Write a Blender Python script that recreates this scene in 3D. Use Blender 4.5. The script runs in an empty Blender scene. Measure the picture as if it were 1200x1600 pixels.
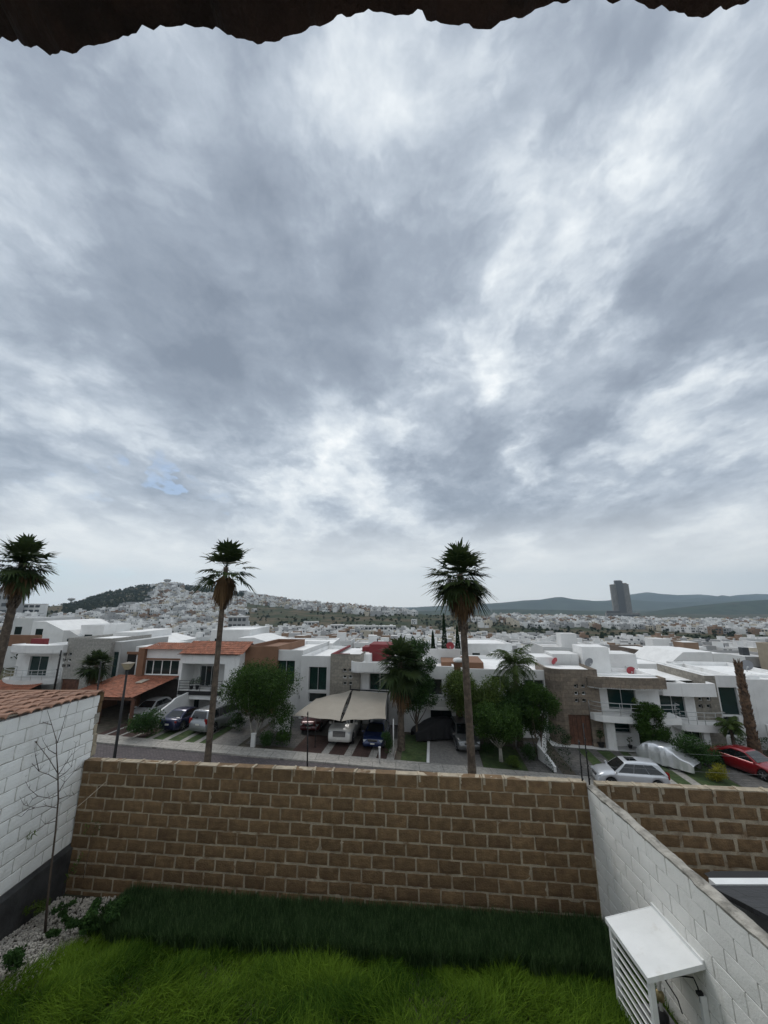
import bpy, math, random
import numpy as np
from mathutils import Vector, Matrix
scn = bpy.context.scene
col = scn.collection
R = math.radians
# ---------------------------------------------------------------- camera
CZ = 5.4
PITCH = R(13.6)
CP, SP = math.cos(PITCH), math.sin(PITCH)
camd = bpy.data.cameras.new('camera')
cam = bpy.data.objects.new('camera', camd)
col.objects.link(cam)
cam.location = (0, 0, CZ)
cam.rotation_euler = (R(90) + PITCH, 0, 0)
camd.sensor_fit = 'VERTICAL'
camd.sensor_height = 24
camd.sensor_width = 18
camd.lens = 9.0
camd.clip_start = 0.05
camd.clip_end = 60000
scn.camera = cam
scn.view_settings.view_transform = 'Standard'
scn.view_settings.look = 'None'
scn.view_settings.gamma = 1
scn.view_settings.exposure = 0.55
scn.cycles.max_bounces = 6
scn.cycles.diffuse_bounces = 3
scn.cycles.glossy_bounces = 3
scn.cycles.transparent_max_bounces = 8
scn.cycles.volume_bounces = 0


def ray(px, py):
    xc = (px - 600) / 600
    yc = (py - 800) / 600
    return Vector((xc, CP + yc * SP, SP - yc * CP))


# ---------------------------------------------------------------- node helper
class NT:
    def __init__(s, tree):
        s.t = tree
        s.t.nodes.clear()

    def n(s, kind, **kw):
        nd = s.t.nodes.new(kind)
        for k, v in kw.items():
            setattr(nd, k, v)
        return nd

    def put(s, sock, v):
        if isinstance(v, bpy.types.NodeSocket):
            s.t.links.new(v, sock)
        elif v is not None:
            if sock.type == 'RGBA' and len(v) == 3:
                v = (*v, 1)
            sock.default_value = v

    def m(s, op, a, b=None, c=None, clamp=False):
        nd = s.n('ShaderNodeMath', operation=op, use_clamp=clamp)
        s.put(nd.inputs[0], a)
        s.put(nd.inputs[1], b)
        s.put(nd.inputs[2], c)
        return nd.outputs[0]

    def v(s, op, a, b=None, scale=None):
        nd = s.n('ShaderNodeVectorMath', operation=op)
        s.put(nd.inputs[0], a)
        s.put(nd.inputs[1], b)
        if scale is not None:
            s.put(nd.inputs['Scale'], scale)
        return nd.outputs['Value'] if op in ('DOT_PRODUCT', 'LENGTH') else nd.outputs[0]

    def noise(s, vec, scale, detail=4, rough=.5, dist=0.0, out='Fac', dim='3D'):
        nd = s.n('ShaderNodeTexNoise', noise_dimensions=dim)
        s.put(nd.inputs['Vector'], vec)
        s.put(nd.inputs['Scale'], scale)
        s.put(nd.inputs['Detail'], detail)
        s.put(nd.inputs['Roughness'], rough)
        s.put(nd.inputs['Distortion'], dist)
        return nd.outputs[out]

    def mr(s, v, a, b, c=0.0, d=1.0, smooth=True):
        nd = s.n('ShaderNodeMapRange', interpolation_type='SMOOTHSTEP' if smooth else 'LINEAR')
        s.put(nd.inputs[0], v)
        for i, q in enumerate((a, b, c, d)):
            s.put(nd.inputs[1 + i], q)
        return nd.outputs[0]

    def mix(s, f, a, b, mode='MIX'):
        nd = s.n('ShaderNodeMix', data_type='RGBA', blend_type=mode)
        s.put(nd.inputs[0], f)
        s.put(nd.inputs[6], a)
        s.put(nd.inputs[7], b)
        return nd.outputs[2]

    def ramp(s, f, stops, mode='LINEAR'):
        nd = s.n('ShaderNodeValToRGB')
        cr = nd.color_ramp
        cr.interpolation = mode
        while len(cr.elements) < len(stops):
            cr.elements.new(.5)
        for e, (p, c) in zip(cr.elements, stops):
            e.position = p
            e.color = (*c, 1) if len(c) == 3 else c
        s.put(nd.inputs[0], f)
        return nd.outputs[0]


# ---------------------------------------------------------------- sky and sun
SUN_EL, SUN_AZ = R(50), R(-25)      # the sun stands ahead of the garden, behind thick cloud
world = bpy.data.worlds.new('World')
scn.world = world
world.cycles.sampling_method = 'MANUAL'
world.cycles.sample_map_resolution = 256
world.use_nodes = True
T = NT(world.node_tree)
gen = T.n('ShaderNodeTexCoord').outputs['Generated']
dirn = T.v('NORMALIZE', gen)
sep = T.n('ShaderNodeSeparateXYZ')
T.put(sep.inputs[0], dirn)
dz = T.m('MAXIMUM', sep.outputs[2], 0.0)
den = T.m('ADD', dz, 0.20)
pl = T.n('ShaderNodeCombineXYZ')
T.put(pl.inputs[0], T.m('DIVIDE', sep.outputs[0], den))
T.put(pl.inputs[1], T.m('DIVIDE', sep.outputs[1], den))
rot = T.n('ShaderNodeMapping')          # cloud streets run ahead and a little left
T.put(rot.inputs['Vector'], pl.outputs[0])
rot.inputs['Rotation'].default_value = (0, 0, R(-22))
rot.inputs['Scale'].default_value = (1.0, .72, 1)
P = T.v('SCALE', rot.outputs[0], None, 1.45)
wv = T.noise(P, 1.3, 6, .62, out='Color')
wv = T.v('SUBTRACT', wv, (.5, .5, .5))
PW = T.v('ADD', P, T.v('SCALE', wv, None, .75))
nbig = T.noise(PW, 1.0, 7, .57)
dq = T.v('ADD', T.v('MULTIPLY', dirn, (1, 1, 1.9)), T.v('SCALE', wv, None, .16))
nmid = T.noise(dq, 3.3, 8, .57, .2)
nfin = T.noise(T.v('ADD', P, T.v('SCALE', wv, None, .5)), 3.4, 6, .62)
# large bright and dark cloud masses, each a direction, a size and a strength
wd = T.v('NORMALIZE', T.v('ADD', dirn, T.v('SCALE', wv, None, .55)))
MASS = [(120, 420, 19, -.27), (400, 430, 14, -.22), (560, 480, 12, -.15), (330, 600, 10, -.06), (20, 300, 13, -.05),
        (560, 610, 8, -.08), (800, 150, 9, -.10), (400, 150, 14, -.06),
        (1190, 170, 9, .18), (1060, 260, 6, .08), (930, 325, 5.5, .17), (850, 420, 5, .20), (770, 500, 5, .22), (700, 590, 6, .28), (640, 680, 6, .26),
        (560, 750, 7, .24), (450, 785, 7, .34), (900, 450, 5, .14), (1020, 390, 6, .20), (1120, 270, 6, .08),
        (1200, 400, 9, -.20), (1080, 520, 8, -.22), (960, 560, 7, -.22), (850, 610, 6, -.24), (740, 690, 6, -.20), (650, 750, 5, -.16),
        (1010, 645, 5, .26), (860, 700, 5, .18), (1150, 640, 6, .18), (1060, 600, 4, .10), (760, 850, 6, .04),
        (950, 770, 8, -.20), (1120, 760, 7, -.18), (760, 780, 6, -.18), (620, 805, 5, -.12),
        (50, 640, 9, .14), (200, 640, 8, .10), (150, 500, 6, .12), (330, 730, 7, .14),
        (100, 800, 7, -.10), (320, 815, 6, -.08), (1150, 880, 7, .10), (460, 880, 8, .06),
        (620, 50, 12, .12), (690, 220, 8, .10), (1000, 120, 10, .02)]
acc = None
for px, py, rad, amp in MASS:
    d0 = ray(px, py).normalized()
    rad *= .80 if amp > 0 else 1.0
    f = T.mr(T.v('DOT_PRODUCT', wd, tuple(d0)), math.cos(R(rad * 1.6)), math.cos(R(rad * .1)))
    acc = T.m('MULTIPLY_ADD', f, amp * (.62 if amp > 0 else .60), acc if acc is not None else 0.0)
b = T.m('ADD', acc, .54)
b = T.m('MULTIPLY_ADD', T.m('SUBTRACT', nbig, .5), .60, b)
b = T.m('MULTIPLY_ADD', T.m('SUBTRACT', T.mr(nmid, .34, .68), .5), .24, b)
b = T.m('MULTIPLY_ADD', T.m('SUBTRACT', nmid, .5), .42, b)
b = T.m('MULTIPLY_ADD', T.m('SUBTRACT', T.mr(nfin, .34, .68), .5), .13, b)
b = T.m('MULTIPLY_ADD', T.m('SUBTRACT', nfin, .5), .16, b)
hz = T.mr(sep.outputs[2], .02, .20, 1.0, 0.0)           # thin pale cloud low down
b = T.m('ADD', T.m('MULTIPLY', b, T.m('MULTIPLY_ADD', hz, -.45, 1.0)), T.m('MULTIPLY', hz, .50))
b = T.m('ADD', b, T.mr(sep.outputs[1], .0, -.5, 0.0, .16))     # unseen sky behind the camera brightened to lift the foreground
cloud = T.ramp(b, [(.02, (.150, .176, .222)), (.32, (.238, .272, .326)), (.50, (.340, .380, .436)),
                   (.63, (.462, .502, .546)), (.78, (.62, .650, .67)), (.95, (.80, .80, .79))])
cloud = T.mix(T.mr(sep.outputs[2], .0, .26, .88, 0.0), cloud, (.86, .85, .81))
sky = T.n('ShaderNodeTexSky', sky_type='NISHITA', sun_disc=False, sun_elevation=SUN_EL, sun_rotation=SUN_AZ,
          air_density=1.0, dust_density=.3, ozone_density=2.5)
bg1 = T.n('ShaderNodeBackground')
T.put(bg1.inputs[0], sky.outputs[0])
bg1.inputs[1].default_value = .10
bg2 = T.n('ShaderNodeBackground')
T.put(bg2.inputs[0], cloud)
bg2.inputs[1].default_value = 1.0
# gaps of blue: a strip low on the left
gap = None
for px, py, rad, amp in [(175, 732, 2.2, 1.0), (270, 752, 2.2, 1.0), (110, 872, 5, 1.1), (200, 885, 5, .9), (430, 757, 1.6, .8), (340, 764, 1.8, .8)]:
    d0 = ray(px, py).normalized()
    f = T.m('MULTIPLY', T.mr(T.v('DOT_PRODUCT', wd, tuple(d0)), math.cos(R(rad * 1.6)), math.cos(R(rad * .3))), amp)
    gap = f if gap is None else T.m('MAXIMUM', gap, f)
gapn = T.mr(T.m('ADD', T.m('MULTIPLY', gap, .60), T.m('MULTIPLY', T.m('SUBTRACT', .5, nmid), 1.9)), .50, .80)
mx = T.n('ShaderNodeMixShader')
T.put(mx.inputs[0], T.m('MULTIPLY', gapn, T.mr(sep.outputs[2], .01, .06, 0.0, .42)))
T.t.links.new(bg2.outputs[0], mx.inputs[1])
T.t.links.new(bg1.outputs[0], mx.inputs[2])
wo = T.n('ShaderNodeOutputWorld')
T.t.links.new(mx.outputs[0], wo.inputs[0])
sund = bpy.data.lights.new('sun', 'SUN')
sund.energy = 1.0
sund.angle = R(25)
sund.color = (1, .96, .9)
sun = bpy.data.objects.new('sun', sund)
col.objects.link(sun)
_sd = Vector((math.sin(SUN_AZ) * math.cos(SUN_EL), math.cos(SUN_AZ) * math.cos(SUN_EL), math.sin(SUN_EL)))
sun.rotation_euler = _sd.to_track_quat('Z', 'Y').to_euler()

# ---------------------------------------------------------------- mesh helpers
rng = random.Random(7)
nr = np.random.default_rng(7)
ANG = R(7.1)
CA, SA = math.cos(ANG), math.sin(ANG)
KERB = (8.6, 28.9)


def zg(s):
    return -5.6 - .033 * s


def S(s, v, z=0.0):                       # street frame: s along the kerb, v away from us
    return Vector((KERB[0] + s * CA + v * SA, KERB[1] - s * SA + v * CA, zg(s) + z))


def sv(X, Y):
    dx, dy = X - KERB[0], Y - KERB[1]
    return dx * CA - dy * SA, dx * SA + dy * CA


def at(px, py, D):                        # the point at depth D along a line of sight
    d = ray(px, py)
    t = D / d.y
    return Vector((d.x * t, D, CZ + d.z * t))


def ground(px, py):                       # street-plane point (s, v)
    d = ray(px, py)
    s0, v0 = sv(0, 0)
    s1, v1 = sv(d.x, d.y)
    t = (-5.6 - .033 * s0 - CZ) / (d.z + .033 * (s1 - s0))
    return s0 + (s1 - s0) * t, v0 + (v1 - v0) * t


def fac(px, py, v):                       # point on an upright plane parallel to the street: (s, world z)
    d = ray(px, py)
    s0, v0 = sv(0, 0)
    s1, v1 = sv(d.x, d.y)
    t = (v - v0) / (v1 - v0)
    return s0 + (s1 - s0) * t, CZ + t * d.z


class MB:
    def __init__(s):
        s.v, s.f, s.mi, s.ms, s.sm = [], [], [], [], []

    def mat(s, m):
        if m not in s.ms:
            s.ms.append(m)
        return s.ms.index(m)

    def add(s, vs, fs, m, smooth=False):
        o = len(s.v)
        k = s.mat(m)
        s.v += [tuple(q) for q in vs]
        for f in fs:
            s.f.append(tuple(i + o for i in f))
            s.mi.append(k)
            s.sm.append(smooth)
        return s

    def box(s, x0, x1, y0, y1, z0, z1, m, skip=''):
        vs = [(x, y, z) for z in (z0, z1) for y in (y0, y1) for x in (x0, x1)]
        fs = {'b': (0, 2, 3, 1), 't': (4, 5, 7, 6), 'f': (0, 1, 5, 4), 'k': (2, 6, 7, 3), 'l': (0, 4, 6, 2), 'r': (1, 3, 7, 5)}
        return s.add(vs, [f for k, f in fs.items() if k not in skip], m)

    def cbox(s, c, h, rz, m, ry=0.0, rx=0.0):        # centre, half sizes, turn
        mt = Matrix.Rotation(rz, 3, 'Z') @ Matrix.Rotation(ry, 3, 'Y') @ Matrix.Rotation(rx, 3, 'X')
        c = Vector(c)
        vs = [c + mt @ Vector((x * h[0], y * h[1], z * h[2])) for z in (-1, 1) for y in (-1, 1) for x in (-1, 1)]
        return s.add(vs, [(0, 2, 3, 1), (4, 5, 7, 6), (0, 1, 5, 4), (2, 6, 7, 3), (0, 4, 6, 2), (1, 3, 7, 5)], m)

    def tube(s, path, rad, m, seg=8, cap=True, smooth=True):
        path = [Vector(p) for p in path]
        n = len(path)
        if not hasattr(rad, '__len__'):
            rad = [rad] * n
        vs, fs = [], []
        ref = None
        for i, p in enumerate(path):
            t = (path[min(i + 1, n - 1)] - path[max(i - 1, 0)])
            if t.length < 1e-9:
                t = Vector((0, 0, 1))
            t.normalize()
            if ref is None:
                ref = Vector((1, 0, 0)) if abs(t.x) < .9 else Vector((0, 1, 0))
            a = (ref - t * ref.dot(t)).normalized()
            ref = a
            b = t.cross(a)
            for k in range(seg):
                th = 2 * math.pi * k / seg
                vs.append(p + (a * math.cos(th) + b * math.sin(th)) * rad[i])
        for i in range(n - 1):
            for k in range(seg):
                k2 = (k + 1) % seg
                fs.append((i * seg + k, i * seg + k2, (i + 1) * seg + k2, (i + 1) * seg + k))
        if cap:
            fs.append(tuple(range(seg))[::-1])
            fs.append(tuple((n - 1) * seg + k for k in range(seg)))
        return s.add(vs, fs, m, smooth)

    def lathe(s, c, prof, m, seg=16, smooth=True, axis='z'):   # prof: (radius, height)
        vs, fs = [], []
        for r, h in prof:
            for k in range(seg):
                th = 2 * math.pi * k / seg
                q = (r * math.cos(th), r * math.sin(th), h)
                if axis == 'y':
                    q = (q[0], q[2], q[1])
                if axis == 'x':
                    q = (q[2], q[0], q[1])
                vs.append((c[0] + q[0], c[1] + q[1], c[2] + q[2]))
        n = len(prof)
        for i in range(n - 1):
            for k in range(seg):
                k2 = (k + 1) % seg
                fs.append((i * seg + k, i * seg + k2, (i + 1) * seg + k2, (i + 1) * seg + k))
        if prof[0][0] > 1e-6:
            fs.append(tuple(range(seg))[::-1])
        if prof[-1][0] > 1e-6:
            fs.append(tuple((n - 1) * seg + k for k in range(seg)))
        return s.add(vs, fs, m, smooth)

    def prism(s, poly, z0, z1, m, smooth=False):              # plan polygon raised from z0 to z1
        n = len(poly)
        vs = [(x, y, z0) for x, y in poly] + [(x, y, z1) for x, y in poly]
        fs = [(i, (i + 1) % n, n + (i + 1) % n, n + i) for i in range(n)]
        s.add(vs, fs, m, smooth)
        s.add(vs, [tuple(range(n))[::-1], tuple(range(n, 2 * n))], m)
        return s

    def panel(s, x0, x1, z0, z1, y, holes, rev, m):           # upright front with openings and their reveals
        xs = sorted({x0, x1, *[min(max(h[i], x0), x1) for h in holes for i in (0, 1)]})
        zs = sorted({z0, z1, *[min(max(h[i], z0), z1) for h in holes for i in (2, 3)]})
        for i in range(len(xs) - 1):
            for j in range(len(zs) - 1):
                cx, cz = (xs[i] + xs[i + 1]) / 2, (zs[j] + zs[j + 1]) / 2
                if any(h[0] < cx < h[1] and h[2] < cz < h[3] for h in holes):
                    continue
                s.add([(xs[i], y, zs[j]), (xs[i + 1], y, zs[j]), (xs[i + 1], y, zs[j + 1]), (xs[i], y, zs[j + 1])], [(0, 1, 2, 3)], m)
        for h in holes:
            a, b, c, d = h[:4]
            q = [(a, c), (b, c), (b, d), (a, d)]
            for k in range(4):
                (p0, r0), (p1, r1) = q[k], q[(k + 1) % 4]
                s.add([(p0, y, r0), (p0, y + rev, r0), (p1, y + rev, r1), (p1, y, r1)], [(0, 1, 2, 3)], m)
        return s

    def ribbon(s, pts, z0, z1, th, m, smooth=True):           # wall of thickness th along a plan line
        n = len(pts)
        out, inn = [], []
        for i, p in enumerate(pts):
            a, b = pts[max(i - 1, 0)], pts[min(i + 1, n - 1)]
            t = Vector((b[0] - a[0], b[1] - a[1])).normalized()
            nn = Vector((-t.y, t.x)) * th
            out.append(p)
            inn.append((p[0] + nn.x, p[1] + nn.y))
        vs = [(x, y, z) for z in (z0, z1) for (x, y) in out] + [(x, y, z) for z in (z0, z1) for (x, y) in inn]
        A, B, C, D = 0, n, 2 * n, 3 * n
        fo, fe = [], []
        for i in range(n - 1):
            fo += [(A + i, A + i + 1, B + i + 1, B + i), (C + i + 1, C + i, D + i, D + i + 1)]
            fe += [(B + i, B + i + 1, D + i + 1, D + i), (A + i + 1, A + i, C + i, C + i + 1)]
        fe += [(A, B, D, C), (A + n - 1, C + n - 1, D + n - 1, B + n - 1)]
        o = len(s.v)
        k = s.mat(m)
        s.v += vs
        for f, sm_ in [(q, False) for q in fo] + [(q, False) for q in fe]:
            s.f.append(tuple(i + o for i in f))
            s.mi.append(k)
            s.sm.append(sm_)
        return s

    def build(s, name, parent=None, **kw):
        me = bpy.data.meshes.new(name)
        me.from_pydata(s.v, [], s.f)
        for m in s.ms:
            me.materials.append(m)
        me.polygons.foreach_set('material_index', s.mi)
        me.polygons.foreach_set('use_smooth', s.sm)
        me.update()
        return link(name, me, parent, **kw)


def link(name, me, parent=None, **kw):
    o = bpy.data.objects.new(name, me)
    col.objects.link(o)
    if parent is not None:
        o.parent = parent
    for k, q in kw.items():
        if k == 'loc':
            o.location = q
        elif k == 'rz':
            o.rotation_euler = (0, 0, q)
        else:
            o[k] = q
    return o


def npmesh(name, V, F, mats, mi=None, smooth=False, attrs=None):
    """mesh from numpy vertex and (same length) face arrays"""
    V = np.asarray(V, np.float32)
    F = np.asarray(F, np.int32)
    me = bpy.data.meshes.new(name)
    k = F.shape[1]
    me.vertices.add(len(V))
    me.vertices.foreach_set('co', V.ravel())
    me.loops.add(F.size)
    me.loops.foreach_set('vertex_index', F.ravel())
    me.polygons.add(len(F))
    me.polygons.foreach_set('loop_start', np.arange(0, F.size, k, dtype=np.int32))
    for m in mats:
        me.materials.append(m)
    if mi is not None:
        me.polygons.foreach_set('material_index', np.asarray(mi, np.int32))
    me.polygons.foreach_set('use_smooth', np.full(len(F), smooth))
    me.update(calc_edges=True)
    for an, av in (attrs or {}).items():
        at_ = me.attributes.new(an, 'FLOAT', 'FACE')
        at_.data.foreach_set('value', np.asarray(av, np.float32))
    me.validate()
    return me


def empty(name, loc, label, cat, group=None, rz=0.0):
    o = bpy.data.objects.new(name, None)
    col.objects.link(o)
    o.location = loc
    o.rotation_euler = (0, 0, rz)
    o['label'] = label
    o['category'] = cat
    if group:
        o['group'] = group
    return o


def kids(o):
    return [c for c in bpy.data.objects if c.parent == o]


def copy_tree(o, parent=None):
    c = o.copy()
    col.objects.link(c)
    c.parent = parent
    for ch in kids(o):
        copy_tree(ch, c)
    return c


# ---------------------------------------------------------------- materials
MATS = {}


def mat(name, base=(.5, .5, .5), rough=.7, var=.12, ns=2.5, bump=0.0, bs=30.0, metal=0.0, coat=0.0, spec=.5,
        stain=0.0, stain_col=(.1, .09, .08), alt=None, alt_f=(.45, .65), attr=None, sheen=0.0, sss=None, det=6):
    if name in MATS:
        return MATS[name]
    m = bpy.data.materials.new(name)
    m.use_nodes = True
    T = NT(m.node_tree)
    tc = T.n('ShaderNodeTexCoord').outputs['Object']
    b = T.n('ShaderNodeBsdfPrincipled')
    n1 = T.noise(tc, ns, det, .6)
    dk = tuple(max(0, q * (1 - var)) for q in base)
    lt = tuple(min(1, q * (1 + var)) for q in base)
    c = T.mix(T.mr(n1, .3, .7), dk, lt)
    if alt is not None:
        n2 = T.noise(T.v('ADD', tc, (3.1, 7.7, 1.3)), ns * .7, 5, .6)
        c = T.mix(T.mr(n2, *alt_f), c, alt)
    if attr:
        at_ = T.n('ShaderNodeAttribute', attribute_name=attr)
        c = T.mix(1.0, c, T.ramp(at_.outputs['Fac'], [(0, (1 - attr_amt(attr),) * 3), (1, (1.0,) * 3)]), 'MULTIPLY')
    if stain:                                             # rain streaks running down
        mp = T.n('ShaderNodeMapping')
        T.put(mp.inputs[0], tc)
        mp.inputs['Scale'].default_value = (3.0, 3.0, .35)
        n3 = T.noise(mp.outputs[0], 1.6, 7, .68)
        c = T.mix(T.m('MULTIPLY', T.mr(n3, .54, .78), stain), c, stain_col)
    T.put(b.inputs['Base Color'], c)
    b.inputs['Roughness'].default_value = rough
    b.inputs['Metallic'].default_value = metal
    b.inputs['Coat Weight'].default_value = coat
    b.inputs['Specular IOR Level'].default_value = spec
    if bump:
        bn = T.n('ShaderNodeBump')
        bn.inputs['Strength'].default_value = min(1, bump)
        bn.inputs['Distance'].default_value = .02
        T.put(bn.inputs['Height'], T.noise(tc, bs, 6, .6))
        T.t.links.new(bn.outputs[0], b.inputs['Normal'])
    o = T.n('ShaderNodeOutputMaterial')
    T.t.links.new(b.outputs[0], o.inputs[0])
    MATS[name] = m
    return m


def attr_amt(a):
    return {'tone': .32, 'leaf': .75}.get(a, .5)


def leafmat(name, base, tip, rough=.6, trans=.25):
    """foliage: colour varies from leaf to leaf, some light comes through"""
    if name in MATS:
        return MATS[name]
    m = bpy.data.materials.new(name)
    m.use_nodes = True
    T = NT(m.node_tree)
    f = T.n('ShaderNodeAttribute', attribute_name='leaf').outputs['Fac']
    c = T.mix(f, base, tip)
    d = T.n('ShaderNodeBsdfPrincipled')
    T.put(d.inputs['Base Color'], c)
    d.inputs['Roughness'].default_value = rough
    d.inputs['Specular IOR Level'].default_value = .08
    tr = T.n('ShaderNodeBsdfTranslucent')
    T.put(tr.inputs[0], c)
    mx = T.n('ShaderNodeMixShader')
    mx.inputs[0].default_value = trans
    T.t.links.new(d.outputs[0], mx.inputs[1])
    T.t.links.new(tr.outputs[0], mx.inputs[2])
    o = T.n('ShaderNodeOutputMaterial')
    T.t.links.new(mx.outputs[0], o.inputs[0])
    MATS[name] = m
    return m


def cladding(name, c1, c2, mortar, bw, bh, offset=.5, rough=.8, ms=.012, bump=.5):
    """stone slabs or pavers, laid in the object's own x/z or x/y plane"""
    if name in MATS:
        return MATS[name]
    m = bpy.data.materials.new(name)
    m.use_nodes = True
    T = NT(m.node_tree)
    tc = T.n('ShaderNodeTexCoord').outputs['Object']
    geo = T.n('ShaderNodeSeparateXYZ')
    T.put(geo.inputs[0], tc)
    cb = T.n('ShaderNodeCombineXYZ')
    T.put(cb.inputs[0], T.m('ADD', geo.outputs[0], geo.outputs[1] if bh < 1e3 and name[:5] != 'paver' else 0.0))
    T.put(cb.inputs[1], geo.outputs[1] if name[:5] == 'paver' else geo.outputs[2])
    w = T.noise(tc, 6, 3, .5, out='Color')
    vec = T.v('ADD', cb.outputs[0], T.v('SCALE', T.v('SUBTRACT', w, (.5, .5, .5)), None, .03))
    br = T.n('ShaderNodeTexBrick', offset=offset)
    T.put(br.inputs['Vector'], vec)
    for k, q in (('Color1', c1), ('Color2', c2), ('Mortar', mortar), ('Scale', 1.0), ('Mortar Size', ms), ('Brick Width', bw), ('Row Height', bh), ('Mortar Smooth', .3), ('Bias', -.1)):
        T.put(br.inputs[k], q)
    n = T.noise(tc, 5, 7, .65)
    c = T.mix(1.0, br.outputs[0], T.ramp(n, [(.25, (.55, .55, .55)), (.75, (1.25, 1.22, 1.18))]), 'MULTIPLY')
    b = T.n('ShaderNodeBsdfPrincipled')
    T.put(b.inputs['Base Color'], c)
    b.inputs['Roughness'].default_value = rough
    bn = T.n('ShaderNodeBump')
    bn.inputs['Strength'].default_value = bump
    bn.inputs['Distance'].default_value = .03
    T.put(bn.inputs['Height'], T.m('SUBTRACT', T.m('MULTIPLY', T.noise(tc, 18, 5, .6), .6), br.outputs['Fac']))
    T.t.links.new(bn.outputs[0], b.inputs['Normal'])
    o = T.n('ShaderNodeOutputMaterial')
    T.t.links.new(b.outputs[0], o.inputs[0])
    MATS[name] = m
    return m


def glassmat(name, tint, rough=.04, see=0.0, spec=.6):
    if name in MATS:
        return MATS[name]
    m = bpy.data.materials.new(name)
    m.use_nodes = True
    T = NT(m.node_tree)
    b = T.n('ShaderNodeBsdfPrincipled')
    T.put(b.inputs['Base Color'], tint)
    b.inputs['Roughness'].default_value = rough
    b.inputs['Specular IOR Level'].default_value = spec
    out = b.outputs[0]
    if see:
        t = T.n('ShaderNodeBsdfTransparent')
        T.put(t.inputs[0], (.75, .9, .85))
        mx = T.n('ShaderNodeMixShader')
        mx.inputs[0].default_value = see
        T.t.links.new(out, mx.inputs[1])
        T.t.links.new(t.outputs[0], mx.inputs[2])
        out = mx.outputs[0]
    o = T.n('ShaderNodeOutputMaterial')
    T.t.links.new(out, o.inputs[0])
    MATS[name] = m
    return m


white = mat('white_stucco', (.68, .68, .67), .85, .07, .9, .25, 60, stain=.5, stain_col=(.36, .35, .33))
white2 = mat('white_stucco_clean', (.74, .74, .73), .85, .06, .8, .2, 60, stain=.42, stain_col=(.45, .44, .42))
roofwhite = mat('roof_coating', (.78, .78, .77), .8, .07, .6, .2, 20, stain=0, alt=(.52, .51, .49), alt_f=(.56, .75))
greyst = mat('grey_stucco', (.38, .38, .37), .85, .08, .8, .25, 50, stain=.3, stain_col=(.2, .2, .19))
palegrey = mat('pale_grey_stucco', (.58, .58, .57), .85, .06, .8, .25, 50, stain=.3, stain_col=(.34, .33, .31))
brownst = mat('brown_stucco', (.20, .105, .062), .9, .10, 1.0, .3, 40, stain=.3, stain_col=(.1, .05, .03))
redst = mat('red_stucco', (.17, .024, .027), .85, .08, 1.0, .2, 40)
concrete = mat('concrete', (.36, .35, .33), .9, .14, 1.2, .4, 40, alt=(.25, .24, .22), alt_f=(.5, .75))
stone1 = cladding('stone_cladding_brown', (.245, .20, .155), (.155, .13, .105), (.12, .10, .085), .62, .31)
stone2 = cladding('stone_cladding_grey', (.31, .29, .25), (.225, .21, .185), (.2, .19, .17), .62, .31)
plast = cladding('stained_plaster', (.33, .325, .305), (.30, .295, .28), (.27, .265, .25), 1.2, .6, ms=.006, bump=.3)
glass = glassmat('dark_glass', (.012, .022, .022))
tglass = glassmat('teal_glass', (.014, .036, .034), .05)
sglass = glassmat('clear_glass', (.02, .03, .03), .04, see=.62)
cglass = glassmat('car_glass', (.008, .010, .011), .03, spec=.8)
curtain = mat('teal_curtain', (.10, .26, .22), .9, .1, 3)
alu = mat('aluminium', (.55, .56, .57), .4, .05, 4, metal=.6)
whitemetal = mat('white_painted_metal', (.76, .77, .76), .45, .05, 3, stain=.35, stain_col=(.42, .38, .31))
railm = mat('grey_rail_metal', (.42, .43, .43), .4, .05, 4, metal=.5)
black = mat('black_metal', (.007, .007, .008), .65, .1, 5)
dark = mat('dark_void', (.012, .011, .010), .9, .1, 3)
wood = mat('dark_wood', (.105, .045, .026), .55, .35, 3.5, .2, 30)
terra = mat('terracotta_tile', (.36, .115, .052), .85, .22, 2.2, .35, 40, alt=(.20, .066, .04), alt_f=(.48, .72))
terrao = mat('aged_terracotta', (.33, .165, .105), .9, .22, 2.6, .35, 40, alt=(.17, .09, .065), alt_f=(.5, .7))


# ---------------------------------------------------------------- smooth random field
_G = nr.random((32, 32, 32)).astype(np.float32)


def vnoise(p, sc=1.0, oct=3):
    p = np.asarray(p, np.float64) * sc
    out = 0
    amp, tot = 1.0, 0
    for _ in range(oct):
        i = np.floor(p).astype(int)
        f = p - i
        f = f * f * (3 - 2 * f)
        i0, i1 = i % 32, (i + 1) % 32
        r = 0
        for dx in (0, 1):
            for dy in (0, 1):
                for dz_ in (0, 1):
                    g = _G[(i1 if dx else i0)[..., 0], (i1 if dy else i0)[..., 1], (i1 if dz_ else i0)[..., 2]]
                    w = (f[..., 0] if dx else 1 - f[..., 0]) * (f[..., 1] if dy else 1 - f[..., 1]) * (f[..., 2] if dz_ else 1 - f[..., 2])
                    r = r + g * w
        out = out + amp * r
        tot += amp
        amp *= .5
        p = p * 2.03 + 11.3
    return out / tot


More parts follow.
